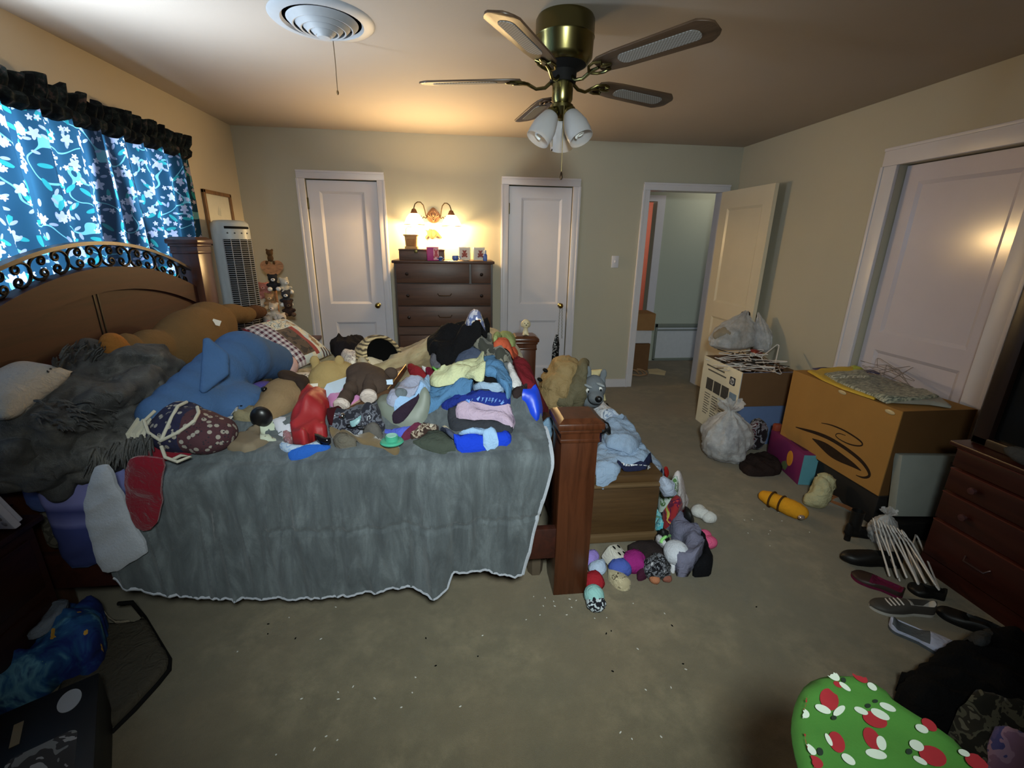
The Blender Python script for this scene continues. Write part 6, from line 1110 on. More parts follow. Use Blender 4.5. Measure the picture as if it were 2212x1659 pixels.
# ================================================================== RIGHT-HAND SIDE: BOXES, BAGS, SHOES, DRESSER
Z7 = zoom(1460, 660, 4.1475); Z8 = zoom(1600, 740, 3.614); Z9 = zoom(1740, 1050, 4.148)
m_cw = plain('carton_print_white', (222, 214, 190), .6, 0, .3, .05, 10); m_cb = plain('carton_brown', (104, 78, 54), .85, 0, .1, .1, 14); m_cbl = plain('carton_blue', (96, 118, 160), .6)
hb = thing('printed_box', 'white printed computer carton full of clothes hangers, brown flap folded out', 'box', (2.12, 3.06, 0)); w_, l_, h_ = .46, .56, .6; e = .006
G().box((e / 2, l_ / 2, h_ / 2), (e, l_, h_)).out('printed_side', m_cw, hb, smooth=False)
g = G(); g.box((w_ - e / 2, l_ / 2, h_ / 2), (e, l_, h_)); g.box((w_ / 2, l_ - e / 2, h_ / 2), (w_ - 2 * e, e, h_)); g.box((w_ / 2, l_ / 2, e / 2), (w_ - 2 * e, l_ - 2 * e, e)); g.out('carton', m_cb, hb, smooth=False)
G().box((w_ / 2, e / 2, h_ / 2), (w_ - 2 * e, e, h_)).out('front_side', m_cbl, hb, smooth=False); G().box((w_ / 2, -.008, h_ - .135), (w_ + .01, .005, .27), bev=.001).out('flap', m_cb, hb, smooth=False); G().box((-.0, -.004, h_ - .2), (.008, .012, .40)).out('corner_edge', plain('edge_blue', (140, 170, 196), .6), hb, smooth=False)
MX = lambda y, z, x=-.0012: Matrix(((0, 0, -1, x), (-1, 0, 0, y), (0, 1, 0, z), (0, 0, 0, 1)))      # local (u, v, h) on the side that faces the room; u runs toward the viewer
def onside(name, poly, mat, th=.0015, x=0.): return G().prism(poly, 0, th, MX(l_, 0, x)).out(name, mat, hb, smooth=False)
m_ph = plain('photo_grey', (74, 70, 66), .5, 0, .3, .45, 40); m_tx = plain('text_grey', (96, 92, 84), .7)
for i in range(3): onside('photo', [(.09 + i * .115, .33 - .0 * i), (.19 + i * .115, .33), (.19 + i * .115, .43), (.09 + i * .115, .43)], m_ph)
onside('photo', [(.435, .31), (.53, .31), (.53, .41), (.435, .41)], plain('photo_blue', (120, 140, 160), .5, 0, .3, .3, 30))
for i in range(3):
    g = G()
    for k in range(9): g.prism([(.09 + i * .115, .29 - k * .022), (.175 + i * .115 - .02 * (k % 3 == 2), .29 - k * .022), (.175 + i * .115 - .02 * (k % 3 == 2), .297 - k * .022), (.09 + i * .115, .297 - k * .022)], 0, .001, MX(l_, 0))
    g.out('text_lines', m_tx, hb, smooth=False)
g = G()
for k, (a, b_) in enumerate(((.06, .33), (.09, .36))): g.prism([(a, .53 - k * .035), (b_, .53 - k * .035), (b_, .542 - k * .035), (a, .542 - k * .035)], 0, .001, MX(l_, 0))
g.out('heading', m_tx, hb, smooth=False)
lg = G().prism(rrect(-.036, .036, .032, .01), 0, .0015, MX(l_ - .45, .5)).out('logo', plain('logo_dark', (34, 38, 54), .5), hb, smooth=False); G().lathe([(.0, 0), (.025, 0), (.025, .0012), (0, .0012)], 28, MX(l_ - .45, .5, -.0026)).out('logo_disc', plain('logo_white', (206, 206, 204), .5), lg); 
text_obj('logo_letters', 'hp', .044, plain('logo_dark', (34, 38, 54), .5), MX(l_ - .45, .502, -.0045), lg, .0004, .25, None, .001)
def hanger(M, mat, label, group, wire=.0035):
    h = thing('clothes_hanger', label, 'hanger', group=group, M=M); s = .2
    G().tube([(0, .0, .0), (s * .5, -.045, 0), (s, -.09, 0), (s * 1.02, -.1, 0), (s * .97, -.108, 0), (0, -.108, 0), (-s * .97, -.108, 0), (-s * 1.02, -.1, 0), (-s, -.09, 0), (-s * .5, -.045, 0)], wire, 6, closed=True).out('body', mat, h)
    G().tube([(0, -.002, 0), (0, .04, 0)] + [(.022 * math.cos(a) - .0 - .022 + .022, .062 + .022 * math.sin(a), 0) for a in (-1.57, -.8, 0, .8, 1.57, 2.4, 3.14)], wire * .8, 6).out('hook', mat, h); return h
m_hw = plain('hanger_white', (206, 200, 196), .4); m_hb = plain('hanger_brown', (96, 66, 46), .5); m_hk = plain('hanger_black', (26, 20, 18), .4); m_hr = plain('hanger_red', (120, 40, 34), .4)
rnd = random.Random(21); HG = 'hangers heaped in the printed carton'
first = {}
for i in range(34):
    k = (0, 1, 0, 2, 1, 0)[i % 6]; mat = (m_hw, m_hb, m_hk)[k]; M = Matrix.Translation((2.34 + rnd.uniform(-.07, .08), 3.34 + rnd.uniform(-.12, .12), .545 + i * .0028 + rnd.uniform(0, .02))) @ Euler((rnd.uniform(-.3, .3), rnd.uniform(-.22, .22), rnd.uniform(0, 6.28))).to_matrix().to_4x4()
    if k in first: dup(first[k], M)
    else: first[k] = hanger(M, mat, ('white plastic hanger jumbled in the printed carton', 'brown plastic hanger jumbled in the printed carton', 'black plastic hanger jumbled in the printed carton')[k], HG)
hanger(Matrix.Translation((2.42, 3.3, .66)) @ Euler((.2, -.5, .9)).to_matrix().to_4x4(), m_hw, 'white hanger standing highest out of the printed carton', HG, .005)
b = G().add(slab([(-.05, -.03), (.05, -.035), (.045, .03), (-.03, .04)], lambda x, y: 0, .02, 0, .01, res=.012, edge=.02), TR((2.47, 3.45, .66), .5, .3)).out('red_rag', m_hr); tag(b, 'small dark red rag among the hangers in the printed carton', 'cloth')
# plastic shopping bags
t = NT('thin_plastic'); n = t.noise(t.co(), 14, 4, .6); t.bump(t.math('ABSOLUTE', t.math('SUBTRACT', t.noise(t.co(), 26, 4, .6, 1.5), .5)), 1., .012); t.fin(L(232, 232, 234), .2, 0, .6); tp = t.n('BsdfTransparent', {0: L(235, 235, 238)}); tl = t.n('BsdfTranslucent', {0: L(190, 190, 195)}); m1 = t.n('MixShader', {0: .35, 1: t.b.outputs[0], 2: tl.outputs[0]}); m2 = t.n('MixShader', {0: t.ramp(n, [(.35, (.5, .5, .5)), (.65, (.2, .2, .2))]), 1: m1.outputs[0], 2: tp.outputs[0]}); t.set(m2.inputs[0], .28); t.set(t.out.inputs['Surface'], m2); m_pl = t.m
def plastic_bag(label, c, rx, ry, h, seed, tied=True, lean=(0, 0)):
    b = thing('plastic_bag', label, 'bag', c); N, K = 40, 72; v, fc = [], []
    prof = [(0, .45), (.02, .72), (.12, .93), (.3, 1.0), (.48, .96), (.62, .8), (.74, .5), (.82, .2), (.86, .13), (.9, .22), (.96, .42), (1., .5)] if tied else [(0, .4), (.02, .7), (.12, .95), (.3, 1.), (.5, .92), (.68, .7), (.82, .4), (.92, .18), (1., .08)]
    def R(t):
        for (a, p), (b2, q) in zip(prof, prof[1:]):
            if t <= b2: k = (t - a) / (b2 - a); k = k * k * (3 - 2 * k); return p + (q - p) * k
        return prof[-1][1]
    for i in range(N + 1):
        t_ = i / N
        for j in range(K):
            a = 2 * PI * j / K; cx, sx = math.cos(a), math.sin(a); lump = noise.noise(Vector((cx * 1.4, sx * 1.4, t_ * 2.6 + seed))) * .26
            cre = (max(0, 1 - abs(noise.noise(Vector((cx * 3.2 + t_ * 1.5, sx * 3.2, t_ * 1.1 + seed * 2)))) * 4) - .35) * .07 + (max(0, 1 - abs(noise.noise(Vector((cx * 5, sx * 5 + t_ * 3, t_ * 5 + seed)))) * 4) - .3) * .05
            pl = .16 * math.sin(a * 11 + 3 * noise.noise(Vector((cx, sx, seed)))) * max(0, (t_ - .5) / .5) ** 1.2
            r = R(t_) * (1 + lump * (1 - .5 * t_) + cre + pl); up = .05 * noise.noise(Vector((cx * 2.5, sx * 2.5, seed + 7))) * t_ * (2.2 if tied and t_ > .88 else 1)
            v.append((r * rx * cx + lean[0] * t_ ** 2, r * ry * sx + lean[1] * t_ ** 2, h * (t_ + up)))
    for i in range(N):
        for j in range(K): fc.append((i * K + j, i * K + (j + 1) % K, (i + 1) * K + (j + 1) % K, (i + 1) * K + j))
    fc.append(tuple(range(K))[::-1]); G().add((v, fc)).out('bag_film', m_pl, b, ang=50); return b
b = plastic_bag('knotted white plastic bag of clutter on the carpet before the printed carton', (1.94, 2.87, 0), .175, .165, .44, 3.)
crumple('bag_contents', None, None, [((.0, .02, .13), (.12, .115, .11)), ((.04, .0, .2), (.07, .08, .08))], plain('contents_grey', (120, 122, 140), .7, 0, .2, .3, 14), .012, 9, .02, 1, b)
b = plastic_bag('wide clear plastic bag hanging from the doorknob over the printed carton', (2.40, 3.72, .63), .21, .115, .33, 8., False, (.17, .09))
crumple('bag_contents', None, None, [((-.04, .0, .12), (.13, .07, .07))], plain('contents_tan', (140, 128, 110), .7, 0, .2, .35, 16), .02, 11, .018, 1, b)
b = plastic_bag('tall narrow white plastic bag hanging at the free edge of the open door', (2.67, 3.66, .62), .075, .1, .33, 15., False, (-.02, .1)); b.name = 'hanging_bag'
# big brown carton on a dark storage box
m_big = plain('carton_tan', (158, 116, 62), .8, 0, .15, .1, 7); m_bigs = plain('carton_tan_side', (96, 68, 40), .85, 0, .1, .12, 7)
sbx = thing('storage_box', 'low dark storage box underneath the big brown carton', 'box', (2.54, 2.37, 0)); G().box((0, 0, .095), (.46, .8, .185), bev=.01).out('tub', plain('tub_dark', (24, 22, 22), .6), sbx); G().box((0, 0, .192), (.48, .82, .014), bev=.005).out('lid', plain('tub_lid', (34, 30, 28), .6), sbx)
bb = thing('big_carton', 'big brown cardboard carton with a dark swirl print, magazines on top', 'box', (2.29, 1.96, .2)); bw, bl_, bh = .45, .81, .5
g = G(); g.box((.003, bl_ / 2, bh / 2), (.006, bl_, bh)); g.box((bw - .003, bl_ / 2, bh / 2), (.006, bl_, bh)); g.box((bw / 2, bl_ - .003, bh / 2), (bw - .012, .006, bh)); g.box((bw / 2, bl_ / 2, .003), (bw - .012, bl_ - .012, .006)); g.out('carton', m_big, bb, smooth=False); G().box((bw / 2, .003, bh / 2), (bw - .012, .006, bh)).out('end_side', m_bigs, bb, smooth=False)
G().box((bw / 2, bl_ / 2, bh - .004), (bw - .014, bl_ - .014, .006)).out('flap', m_big, bb, smooth=False)
m_sw = plain('swirl_print', (46, 34, 26), .8, 0, .1, .4, 30)
def MXb(): return Matrix(((0, 0, -1, -.0006), (-1, 0, 0, bl_), (0, 1, 0, 0), (0, 0, 0, 1)))
def ribbon(pts, ws, name, mat):
    P = [Vector((x, y, 0)) for x, y in pts]; lft, rgt = [], []
    for i, p in enumerate(P): d = (P[min(i + 1, len(P) - 1)] - P[max(i - 1, 0)]).normalized(); n_ = Vector((-d.y, d.x, 0)); lft.append(p + n_ * ws[i]); rgt.append(p - n_ * ws[i])
    v = [tuple(q) for q in lft + rgt]; k = len(P); G().add((v, [(i, i + 1, k + i + 1, k + i) for i in range(k - 1)]), MXb()).out(name, mat, bb, smooth=False)
def pxr(*c): return [(2.77 - p.y, p.z - .2) for p in (at(*q, 'x', 2.29) for q in Z8(*c))]
def arcs(pts, ws, name, mat):
    for _ in range(2):
        q, w = [pts[0]], [ws[0]]
        for i in range(len(pts) - 1): q += [tuple(pts[i][k] * .75 + pts[i + 1][k] * .25 for k in (0, 1)), tuple(pts[i][k] * .25 + pts[i + 1][k] * .75 for k in (0, 1))]; w += [ws[i] * .75 + ws[i + 1] * .25, ws[i] * .25 + ws[i + 1] * .75]
        pts, ws = q + [pts[-1]], w + [ws[-1]]
    ribbon(pts, ws, name, mat)
arcs(pxr(430,660, 500,680, 590,705, 690,745, 790,805, 880,870, 950,930, 1000,1000, 1010,1045, 960,1058, 900,1035), [.003, .008, .011, .012, .011, .011, .011, .010, .008, .006, .002], 'swirl_print', m_sw)
arcs(pxr(560,750, 640,800, 710,855, 780,900, 870,950, 940,1000), [.003, .026, .034, .028, .016, .003], 'swirl_print', m_sw)
arcs(pxr(630,628, 700,640, 800,680, 900,740, 955,785, 945,810, 860,800, 775,760, 735,725, 760,705, 820,725), [.002, .004, .005, .005, .005, .004, .004, .003, .003, .003, .002], 'swirl_print', m_sw)
for k, q in enumerate(((1822, 836), (1922, 890))): b = at(*q, 'x', 2.287); b.z = min(b.z, .68); G().blob(tuple(b - Vector((2.29, 1.96, .2))), (.004, .03, .012)).out('tape', plain('tape', (190, 170, 130), .25), bb)
MS = Pile(lambda x, y: .706, 2.2, 2.8, 1.85, 2.9, .02)
for nm, lab, col, pl, th in (('magazine', 'purple-edged booklet at the back of the pile on the big carton', (62, 54, 84), Z8(565,178, 640,178, 1050,175, 1100,215, 900,230, 610,225), .012), ('magazine', 'yellow magazine under the newspaper on the big carton', (196, 160, 56), Z8(520,228, 700,215, 880,190, 940,230, 1100,420, 1040,450, 800,370, 640,300), .012), ('magazine', 'lime cornered booklet under the grey magazine on the big carton', (170, 176, 70), Z8(860,195, 900,188, 960,225, 1000,300, 900,280), .01), ('newspaper', 'crumpled newspaper sheets spilling over the edge of the big carton', (150, 146, 134), Z8(1060,440, 1200,400, 1450,400, 1560,450, 1640,515, 1480,490, 1300,480, 1140,470), .02)):
    put(nm, lab, 'magazine' if nm == 'magazine' else 'newspaper', plain(nm + '_%d' % col[0], col, .5, 0, .3, .12, 30), pl, th, S=MS, rnd=0, edge=.004, wr=.002)
t = NT('cover_print'); n = t.noise(t.co('Object', (12, 40, 1)), 3, 4, .6); t.fin(t.ramp(n, [(.38, L(84, 88, 80)), (.5, L(140, 142, 126)), (.6, L(186, 182, 160)), (.7, L(110, 108, 96))]), .45)
mg = put('magazine', 'grey printed magazine lying on top of the big carton', 'magazine', t.m, Z8(650,255, 760,235, 940,235, 1060,260, 1320,350, 1540,440, 1380,460, 1140,472, 900,380, 740,310), .014, S=MS, rnd=0, edge=.004, wr=.002)
script(mg, 'Carter', Z8(700, 285)[0], Z8(1000, 285)[0], 11, plain('cover_letters', (206, 206, 190), .5), MS, .018)
for i in range(5):
    hanger(Matrix.Translation((2.62 + .012 * i, 2.42 + .03 * i, .755 + .01 * i)) @ Euler((rnd.uniform(-.15, .25), rnd.uniform(-.2, .2), rnd.uniform(.4, 1.6))).to_matrix().to_4x4(), plain('wire_grey', (150, 140, 134), .4, .6), 'thin wire hanger lying on the magazines on the big carton', 'wire hangers on the big carton', .0018)
wp = thing('white_carton', 'pale printed flat box leaning between the big carton and the dresser', 'box', (2.52, 1.86, .12), -.1); wp.rotation_euler = (-.18, 0, -.1); G().box((0, 0, .18), (.42, .05, .34), bev=.004).out('box_body', plain('flat_pale', (132, 136, 130), .6, 0, .3, .1, 12), wp); G().box((.1, -.026, .3), (.09, .002, .03)).out('print', plain('print_dark', (84, 88, 88), .6), wp, smooth=False); G().box((.1, -.026, .13), (.12, .002, .09)).out('picture', plain('print_olive', (130, 138, 96), .6), wp, smooth=False)
G().box((2.5, 1.86, .06), (.44, .1, .11), bev=.01).out('dark_box', m_black); tag(bpy.context.scene.objects['dark_box'], 'black box on the floor below the pale leaning box', 'box')
# purple and teal box
p0, p1 = at(1655, 984, 'z', 0), at(1722, 1047, 'z', 0); dv = (p1 - p0); ln = dv.length; rz_ = math.atan2(dv.y, dv.x)
pb = thing('toy_box', 'purple cardboard toy box with a teal end and an orange oval picture', 'box', p0, rz_); G().box((ln / 2, .06, .11), (ln, .12, .22), bev=.003).out('carton', plain('purple_card', (112, 34, 84), .5, 0, .4, .15, 9), pb)
G().box((ln + .0012, .06, .11), (.003, .114, .214)).out('teal_end', plain('teal_card', (92, 150, 164), .5), pb, smooth=False); o_ = [(ln * .68 + .035 * math.cos(a * .26), .125 + .055 * math.sin(a * .26)) for a in range(24)]; MF = Matrix(((1, 0, 0, 0), (0, 0, -1, 0), (0, 1, 0, 0), (0, 0, 0, 1)))
G().prism(o_, .0002, .002, MF).out('oval_picture', plain('oval_orange', (226, 146, 48), .5), pb, smooth=False); G().prism([(ln * .5, .02), (ln * .62, .02), (ln * .66, .06), (ln * .58, .085), (ln * .5, .06)], .0002, .002, MF).out('leaf_picture', plain('leaf_green', (96, 110, 70), .6), pb, smooth=False); G().box((.02, .03, .235), (.05, .06, .07), bev=.015).out('red_tab', plain('tab_red', (130, 56, 36), .6), pb)
G().box((ln * .5, .06, .2215), (ln * .7, .05, .002)).out('top_opening', plain('purple_dark', (74, 22, 58), .6), pb, smooth=False)
crumple('chip_bag', 'dark crumpled foil bag between the plastic bag and the toy box', 'packet', [((2.24, 2.95, .14), (.07, .06, .12)), ((2.2, 3.0, .08), (.06, .06, .08))], camo('foil_dark', [(30, 24, 28), (30, 24, 28), (120, 118, 126), (70, 30, 36), (160, 160, 166)], 20), .02, 14, .012, 1)
put('dark_scraps', 'dark brown folded cloth on the carpet beside the plastic bag', 'cloth', F('scrap_dark', (40, 30, 28), .3, 14), [(1595, 1000), (1640, 985), (1680, 1000), (1690, 1025), (1660, 1030), (1620, 1030), (1600, 1020)], .05, S=FP, edge=.03, wr=.02)
c0 = at(1765, 1092, 'z', 0); crumple('cream_plush', 'cream fleece bundle standing in front of the toy box', 'stuffed toy', [((c0.x, c0.y, .09), (.055, .05, .09)), ((c0.x + .03, c0.y + .02, .14), (.045, .045, .06)), ((c0.x - .02, c0.y - .0, .05), (.055, .05, .05))], F('cream_fleece', (176, 170, 134), .1, 12), .024, 13, .01, 2)
a_, b_ = at(1652, 1072, 'z', .045), at(1728, 1106, 'z', .045); d_ = (b_ - a_); yr = thing('striped_roll', 'yellow plush roll with dark stripes lying on the carpet', 'stuffed toy', (0, 0, 0))
m_yl = F('roll_yellow', (206, 144, 34), .12, 14, 110, .3, .95, .0, .22)
soft('roll', [(tuple(a_ + d_ * k), r) for k, r in ((0, .036), (.15, .045), (.3, .046), (.45, .048), (.6, .05), (.75, .052), (.9, .05), (1.02, .042))], m_yl, yr, .008, 3)
dn = d_.normalized(); sq_ = dn.to_track_quat('Z', 'Y').to_matrix().to_4x4()
for k in (.22, .5): G().tube([Matrix.Translation(a_ + d_ * k) @ sq_ @ Vector((.049 * math.cos(q * PI / 8), .049 * math.sin(q * PI / 8), 0)) for q in range(16)], .006, 6, closed=True).out('stripe', F('stripe_dark', (74, 48, 20), .1, 14), yr)
G().blob(tuple(b_ + Vector((-.03, -.05, .0))), (.02, .014, .014)).out('foil_label', plain('label_silver', (200, 180, 170), .2, .7), yr)
# shoes
def sw_(t): return (.70 - .06 * math.sin(PI * min(1, t / .55)) + .32 * max(0, math.sin(PI * min(1, max(0, (t - .38) / .72)))) ) * math.sqrt(max(.01, 1 - max(0, (t - .76) / .24) ** 2.2)) * math.sqrt(max(.02, 1 - max(0, (.13 - t) / .13) ** 2))
def shoe(name, label, px0, px1, mat, wid=.045, hgt=.055, heel=0., op=(.05, .52), toe=1., insole=None, cat='shoe', z=0., shaft=0., laces=None, ow=.5):
    """px0 heel end, px1 toe end (on the floor)"""
    A, B = at(*px0, 'z', z), at(*px1, 'z', z); d = B - A; ln = d.length; s = thing(name, label, cat, (A.x, A.y, z), math.atan2(d.y, d.x)); v, f = [], []; N, K = 26, 15
    for i in range(N + 1):
        t_ = .5 - .5 * math.cos(PI * i / N); w = sw_(t_) * wid
        top = hgt * (1.0 - .5 * min(1, max(0, (t_ - .3) / .5)) * toe); top = max(.008, top * math.sqrt(max(.05, 1 - max(0, (t_ - .82) / .18) ** 2)))
        base = heel * max(0, 1 - t_ / .62) ** 1.2 if heel else 0; inn = op[0] < t_ < op[1]
        e_ = min(1, (t_ - op[0]) / .08, (op[1] - t_) / .1) if inn else 0
        for k in range(K):
            q = -1 + 2 * k / (K - 1); a = PI * (.5 - q * .5); y = -w * math.cos(a) * 1.0; zz = top * math.sin(a) ** .6 if 0 < k < K - 1 else 0.0
            if inn and abs(q) < ow: zz = zz * (1 - e_) + .012 * e_
            v.append((t_ * ln, y, base + .008 + zz))
    fi = []
    for i in range(N):
        for k in range(K - 1): (fi if op[0] - .01 < (.5 - .5 * math.cos(PI * (i + .5) / N)) < op[1] + .01 and abs(-1 + 2 * (k + .5) / (K - 1)) < ow else f).append((i * K + k, i * K + k + 1, (i + 1) * K + k + 1, (i + 1) * K + k))
    f += [tuple(range(K)), tuple(range(N * K, N * K + K))]; ug = G().add((v, f)).m(1).add((v, fi)); bmesh.ops.remove_doubles(ug.bm, verts=ug.bm.verts, dist=1e-5); ug.out('upper', [mat, insole or m_black], s, ang=60)
    so = G(); v, f = [], []
    for i in range(N + 1):
        t_ = .5 - .5 * math.cos(PI * i / N); w = sw_(t_) * wid * 1.05; base = heel * max(0, 1 - t_ / .62) ** 1.2 if heel else 0
        v += [(t_ * ln, -w, base), (t_ * ln, w, base), (t_ * ln, w, base + .012), (t_ * ln, -w, base + .012)]
    for i in range(N):
        for k in range(4): f.append((i * 4 + k, i * 4 + (k + 1) % 4, i * 4 + 4 + (k + 1) % 4, i * 4 + 4 + k))
    f += [(0, 1, 2, 3), (N * 4, N * 4 + 1, N * 4 + 2, N * 4 + 3)]; so.add((v, f)).out('sole', insole or m_black, s, ang=30)
    if heel: G().lathe([(wid * .45, 0), (wid * .42, heel * .6), (wid * .6, heel)], 14, c=(ln * .1, 0, 0)).out('heel', m_black, s)
    if shaft: g = G(); g.lathe([(wid * .82, .02), (wid * .8, hgt), (wid * .85, shaft), (wid * .78, shaft), (wid * .7, hgt), (wid * .7, .03)], 20, Matrix.Translation((ln * .22, 0, heel)) @ Matrix.Diagonal((1.15, 1, 1, 1))); g.out('shaft', mat, s)
    if laces:
        for k in range(4): G().tube([(ln * (.55 + .06 * k), -wid * .5, hgt * (.85 - .06 * k)), (ln * (.57 + .06 * k), 0, hgt * (.98 - .08 * k)), (ln * (.55 + .06 * k), wid * .5, hgt * (.85 - .06 * k))], .003, 5).out('lace', laces, s)
    return s
m_suede = F('suede_tan', (128, 84, 54), .15, 16); m_blk = plain('leather_black', (12, 11, 11), .5, 0, .4); m_ins = F('insole_pale', (120, 116, 108), .08, 14)
shoe('clog', 'tan suede clog lying behind the black ankle boot', (1868, 1118), (1772, 1068), m_suede, .05, .045, 0, (.04, .62), insole=m_ins, ow=.7)
shoe('ankle_boot', 'black heeled ankle boot standing near the white hangers', (1822, 1168), (1892, 1150), m_blk, .034, .06, .045, (.1, .4), shaft=.13)
shoe('boot', 'black boot lying in front of the white hangers', (1945, 1222), (1815, 1205), m_blk, .042, .07, 0, (.06, .45), z=.02)
shoe('loafer', 'dark brown loafer with a maroon lining near the black boot', (1950, 1290), (1838, 1240), plain('leather_brown', (44, 30, 26), .5), .048, .042, 0, (.04, .62), insole=F('lining_maroon', (92, 24, 52), .1, 14), ow=.7)
shoe('pump', 'black court shoe between loafer and dresser', (2040, 1292), (1960, 1272), m_blk, .04, .042, 0, (.05, .62), ow=.7)
shoe('sneaker', 'dark sneaker with white stripes and laces before the white slipper', (2015, 1325), (1878, 1312), plain('sneaker_dark', (58, 54, 50), .6), .042, .055, 0, (.04, .4), laces=m_hw, insole=plain('sole_white', (170, 166, 160), .6))
shoe('slipper', 'white canvas slipper lying before the ironing board', (1918, 1352), (2098, 1428), F('canvas_white', (176, 180, 202), .08, 14), .056, .04, 0, (.05, .5), insole=F('sole_grey', (84, 88, 92), .06, 14), ow=.72)
shoe('black_flat', 'long black flat shoe between slipper and dresser', (2165, 1385), (2020, 1318), m_blk, .042, .05, 0, (.05, .6))
shoe('black_flat', 'second black flat shoe beside the dresser foot', (2200, 1400), (2085, 1338), m_blk, .04, .045, 0, (.05, .6), z=.0)
# bundle of white hangers leaning on the dresser
wb = None
for i in range(9):
    M = Matrix.Translation((2.09 + .013 * i, 1.74 - .012 * i, .125)) @ Euler((1.2 - .05 * i, .0, .95 + .08 * math.sin(i * 2.1)), 'XYZ').to_matrix().to_4x4() @ Euler((0, 0, .12 * math.sin(i * 1.7))).to_matrix().to_4x4()
    if wb is None: wb = hanger(M, m_hw, 'white plastic hanger in the bundle standing against the dresser', 'white hangers against the dresser', .0042)
    else: dup(wb, M)
b = plastic_bag('small clear plastic bag bundled behind the white hangers', (2.23, 1.83, 0), .075, .06, .2, 22.); b.name = 'clear_bag'
# dresser in the corner of the view, with its mirror hutch
m_rd = wood('red_brown', (54, 20, 14), 1, 1, .35, .6); m_rde = wood('red_edge', (88, 42, 32), 1, 1, .3, .8)
rd = thing('mirror_dresser', 'low reddish-brown dresser against the big white door wall', 'dresser', (2.26, 0, 0)); Y0, Y1, DX = .3, 1.645, .5
g = G(); g.box((DX / 2 + .012, (Y0 + Y1) / 2, .335), (DX - .02, Y1 - Y0, .65)); g.box((.01, (Y0 + Y1) / 2, .04), (.02, Y1 - Y0, .08)); g.out('carcass', m_rd, rd, smooth=False)
G().box((DX / 2 - .01, (Y0 + Y1) / 2, .668), (DX + .05, Y1 - Y0 + .03, .022), bev=.006).out('top', m_rd, rd)
ym = (Y0 + Y1) / 2
for z0, z1 in ((.562, .65), (.442, .552), (.292, .432), (.09, .282)):
    for (a, b2) in ((Y0 + .01, ym - .004), (ym + .004, Y1 - .01)):
        d_ = G().box((-.002, (a + b2) / 2, (z0 + z1) / 2), (.024, b2 - a, z1 - z0), bev=.004).out('drawer', m_rd, rd)
        G().box((-.004, (a + b2) / 2, z1 - .002), (.024, b2 - a, .006)).out('edge_bead', m_rde, d_)
        if z0 > .5: continue
        if z0 > .2:
            for yy in (a + .1, b2 - .12): G().lathe([(.008, 0), (.007, .01), (.016, .016), (.015, .026), (.002, .03)], 14, TR((-.012, yy, (z0 + z1) / 2), 0, 0, -PI / 2)).out('knob', plain('knob_mauve', (84, 54, 54), .3, .4), d_)
        else: G().tube([(-.014, b2 - .22 + q * .05, (z0 + z1) / 2 + (.01 if abs(q) == 1 else -.008)) if abs(q) == 1 else (-.032, b2 - .22 + q * .05, (z0 + z1) / 2 - .008) for q in (-1, -.8, 0, .8, 1)], .004, 8).out('pull_handle', plain('pull_dark', (84, 66, 66), .35, .7), d_)
mh = thing('mirror_hutch', 'tall dark mirror hutch standing on the low dresser', 'mirror', (2.30, 0, .68)); m_hut = wood('hutch_dark', (36, 22, 18), 2, 1, .4)
g = G()
for (a, b2) in ((Y0 + .01, Y0 + .07), (Y1 - .075, Y1 - .01)): g.box((.02, (a + b2) / 2, .5), (.045, b2 - a, 1.0), bev=.006)
g.box((.02, ym, .97), (.045, Y1 - Y0 - .02, .07), bev=.006); g.box((.02, ym, .02), (.045, Y1 - Y0 - .02, .04), bev=.006); g.out('frame', m_hut, mh, ang=30)
G().box((.03, ym, .5), (.01, Y1 - Y0 - .14, .92)).out('glass', plain('mirror_black', (10, 11, 11), .2, 0, .5), mh, smooth=False); g = G(); g.box((.2, Y1 - .025, .45), (.32, .025, .9)); g.box((.2, Y0 + .025, .45), (.32, .025, .9)); g.out('side_panel', m_hut, mh, smooth=False)
crumple('grey_cloth', 'dark grey cloth bundle on the low dresser before the mirror', 'cloth', [((2.272, 1.35, .715), (.025, .14, .035)), ((2.27, 1.15, .71), (.025, .14, .03))], F('bundle_grey', (64, 66, 68), .12, 9), .008, 12, .01, 2)
# black clothes and camouflage cloth by the ironing board
put('black_clothes', 'heap of black clothes on the carpet behind the ironing board', 'clothes', F('clothes_black', (10, 10, 11), .3, 10), [(1925, 1480), (1950, 1490), (1985, 1482), (2005, 1440), (2060, 1425), (2120, 1400), (2190, 1400), (2215, 1470), (2230, 1600), (2150, 1620), (2030, 1600), (1950, 1560), (1920, 1525), (1945, 1510)], .13, S=FP, edge=.1, wr=.04)
put('grey_garment', 'dark grey garment under the black clothes by the slipper', 'clothes', F('clothes_grey', (52, 54, 56), .2, 10), [(2080, 1375), (2120, 1370), (2140, 1400), (2110, 1410), (2080, 1395)], .02, S=FP, edge=.02)
put('camo_trousers', 'brown tiger-camouflage cloth heaped beside the ironing board', 'clothes', camo('tiger_camo', [(38, 36, 30), (38, 36, 30), (88, 84, 68), (52, 48, 40), (104, 98, 82)], 16), [(2040, 1575), (2080, 1545), (2150, 1545), (2215, 1580), (2260, 1640), (2230, 1700), (2140, 1680), (2080, 1630)], .09, S=FP, edge=.07, wr=.03)
put('pink_garment', 'pink and blue cloth in the corner beside the ironing board', 'clothes', camo('pinkblue', [(128, 96, 118), (128, 96, 118), (150, 120, 140), (72, 72, 120), (90, 84, 130)], 9), [(2120, 1615), (2160, 1610), (2210, 1640), (2250, 1690), (2180, 1700), (2140, 1670)], .08, S=FP, edge=.05, wr=.02)
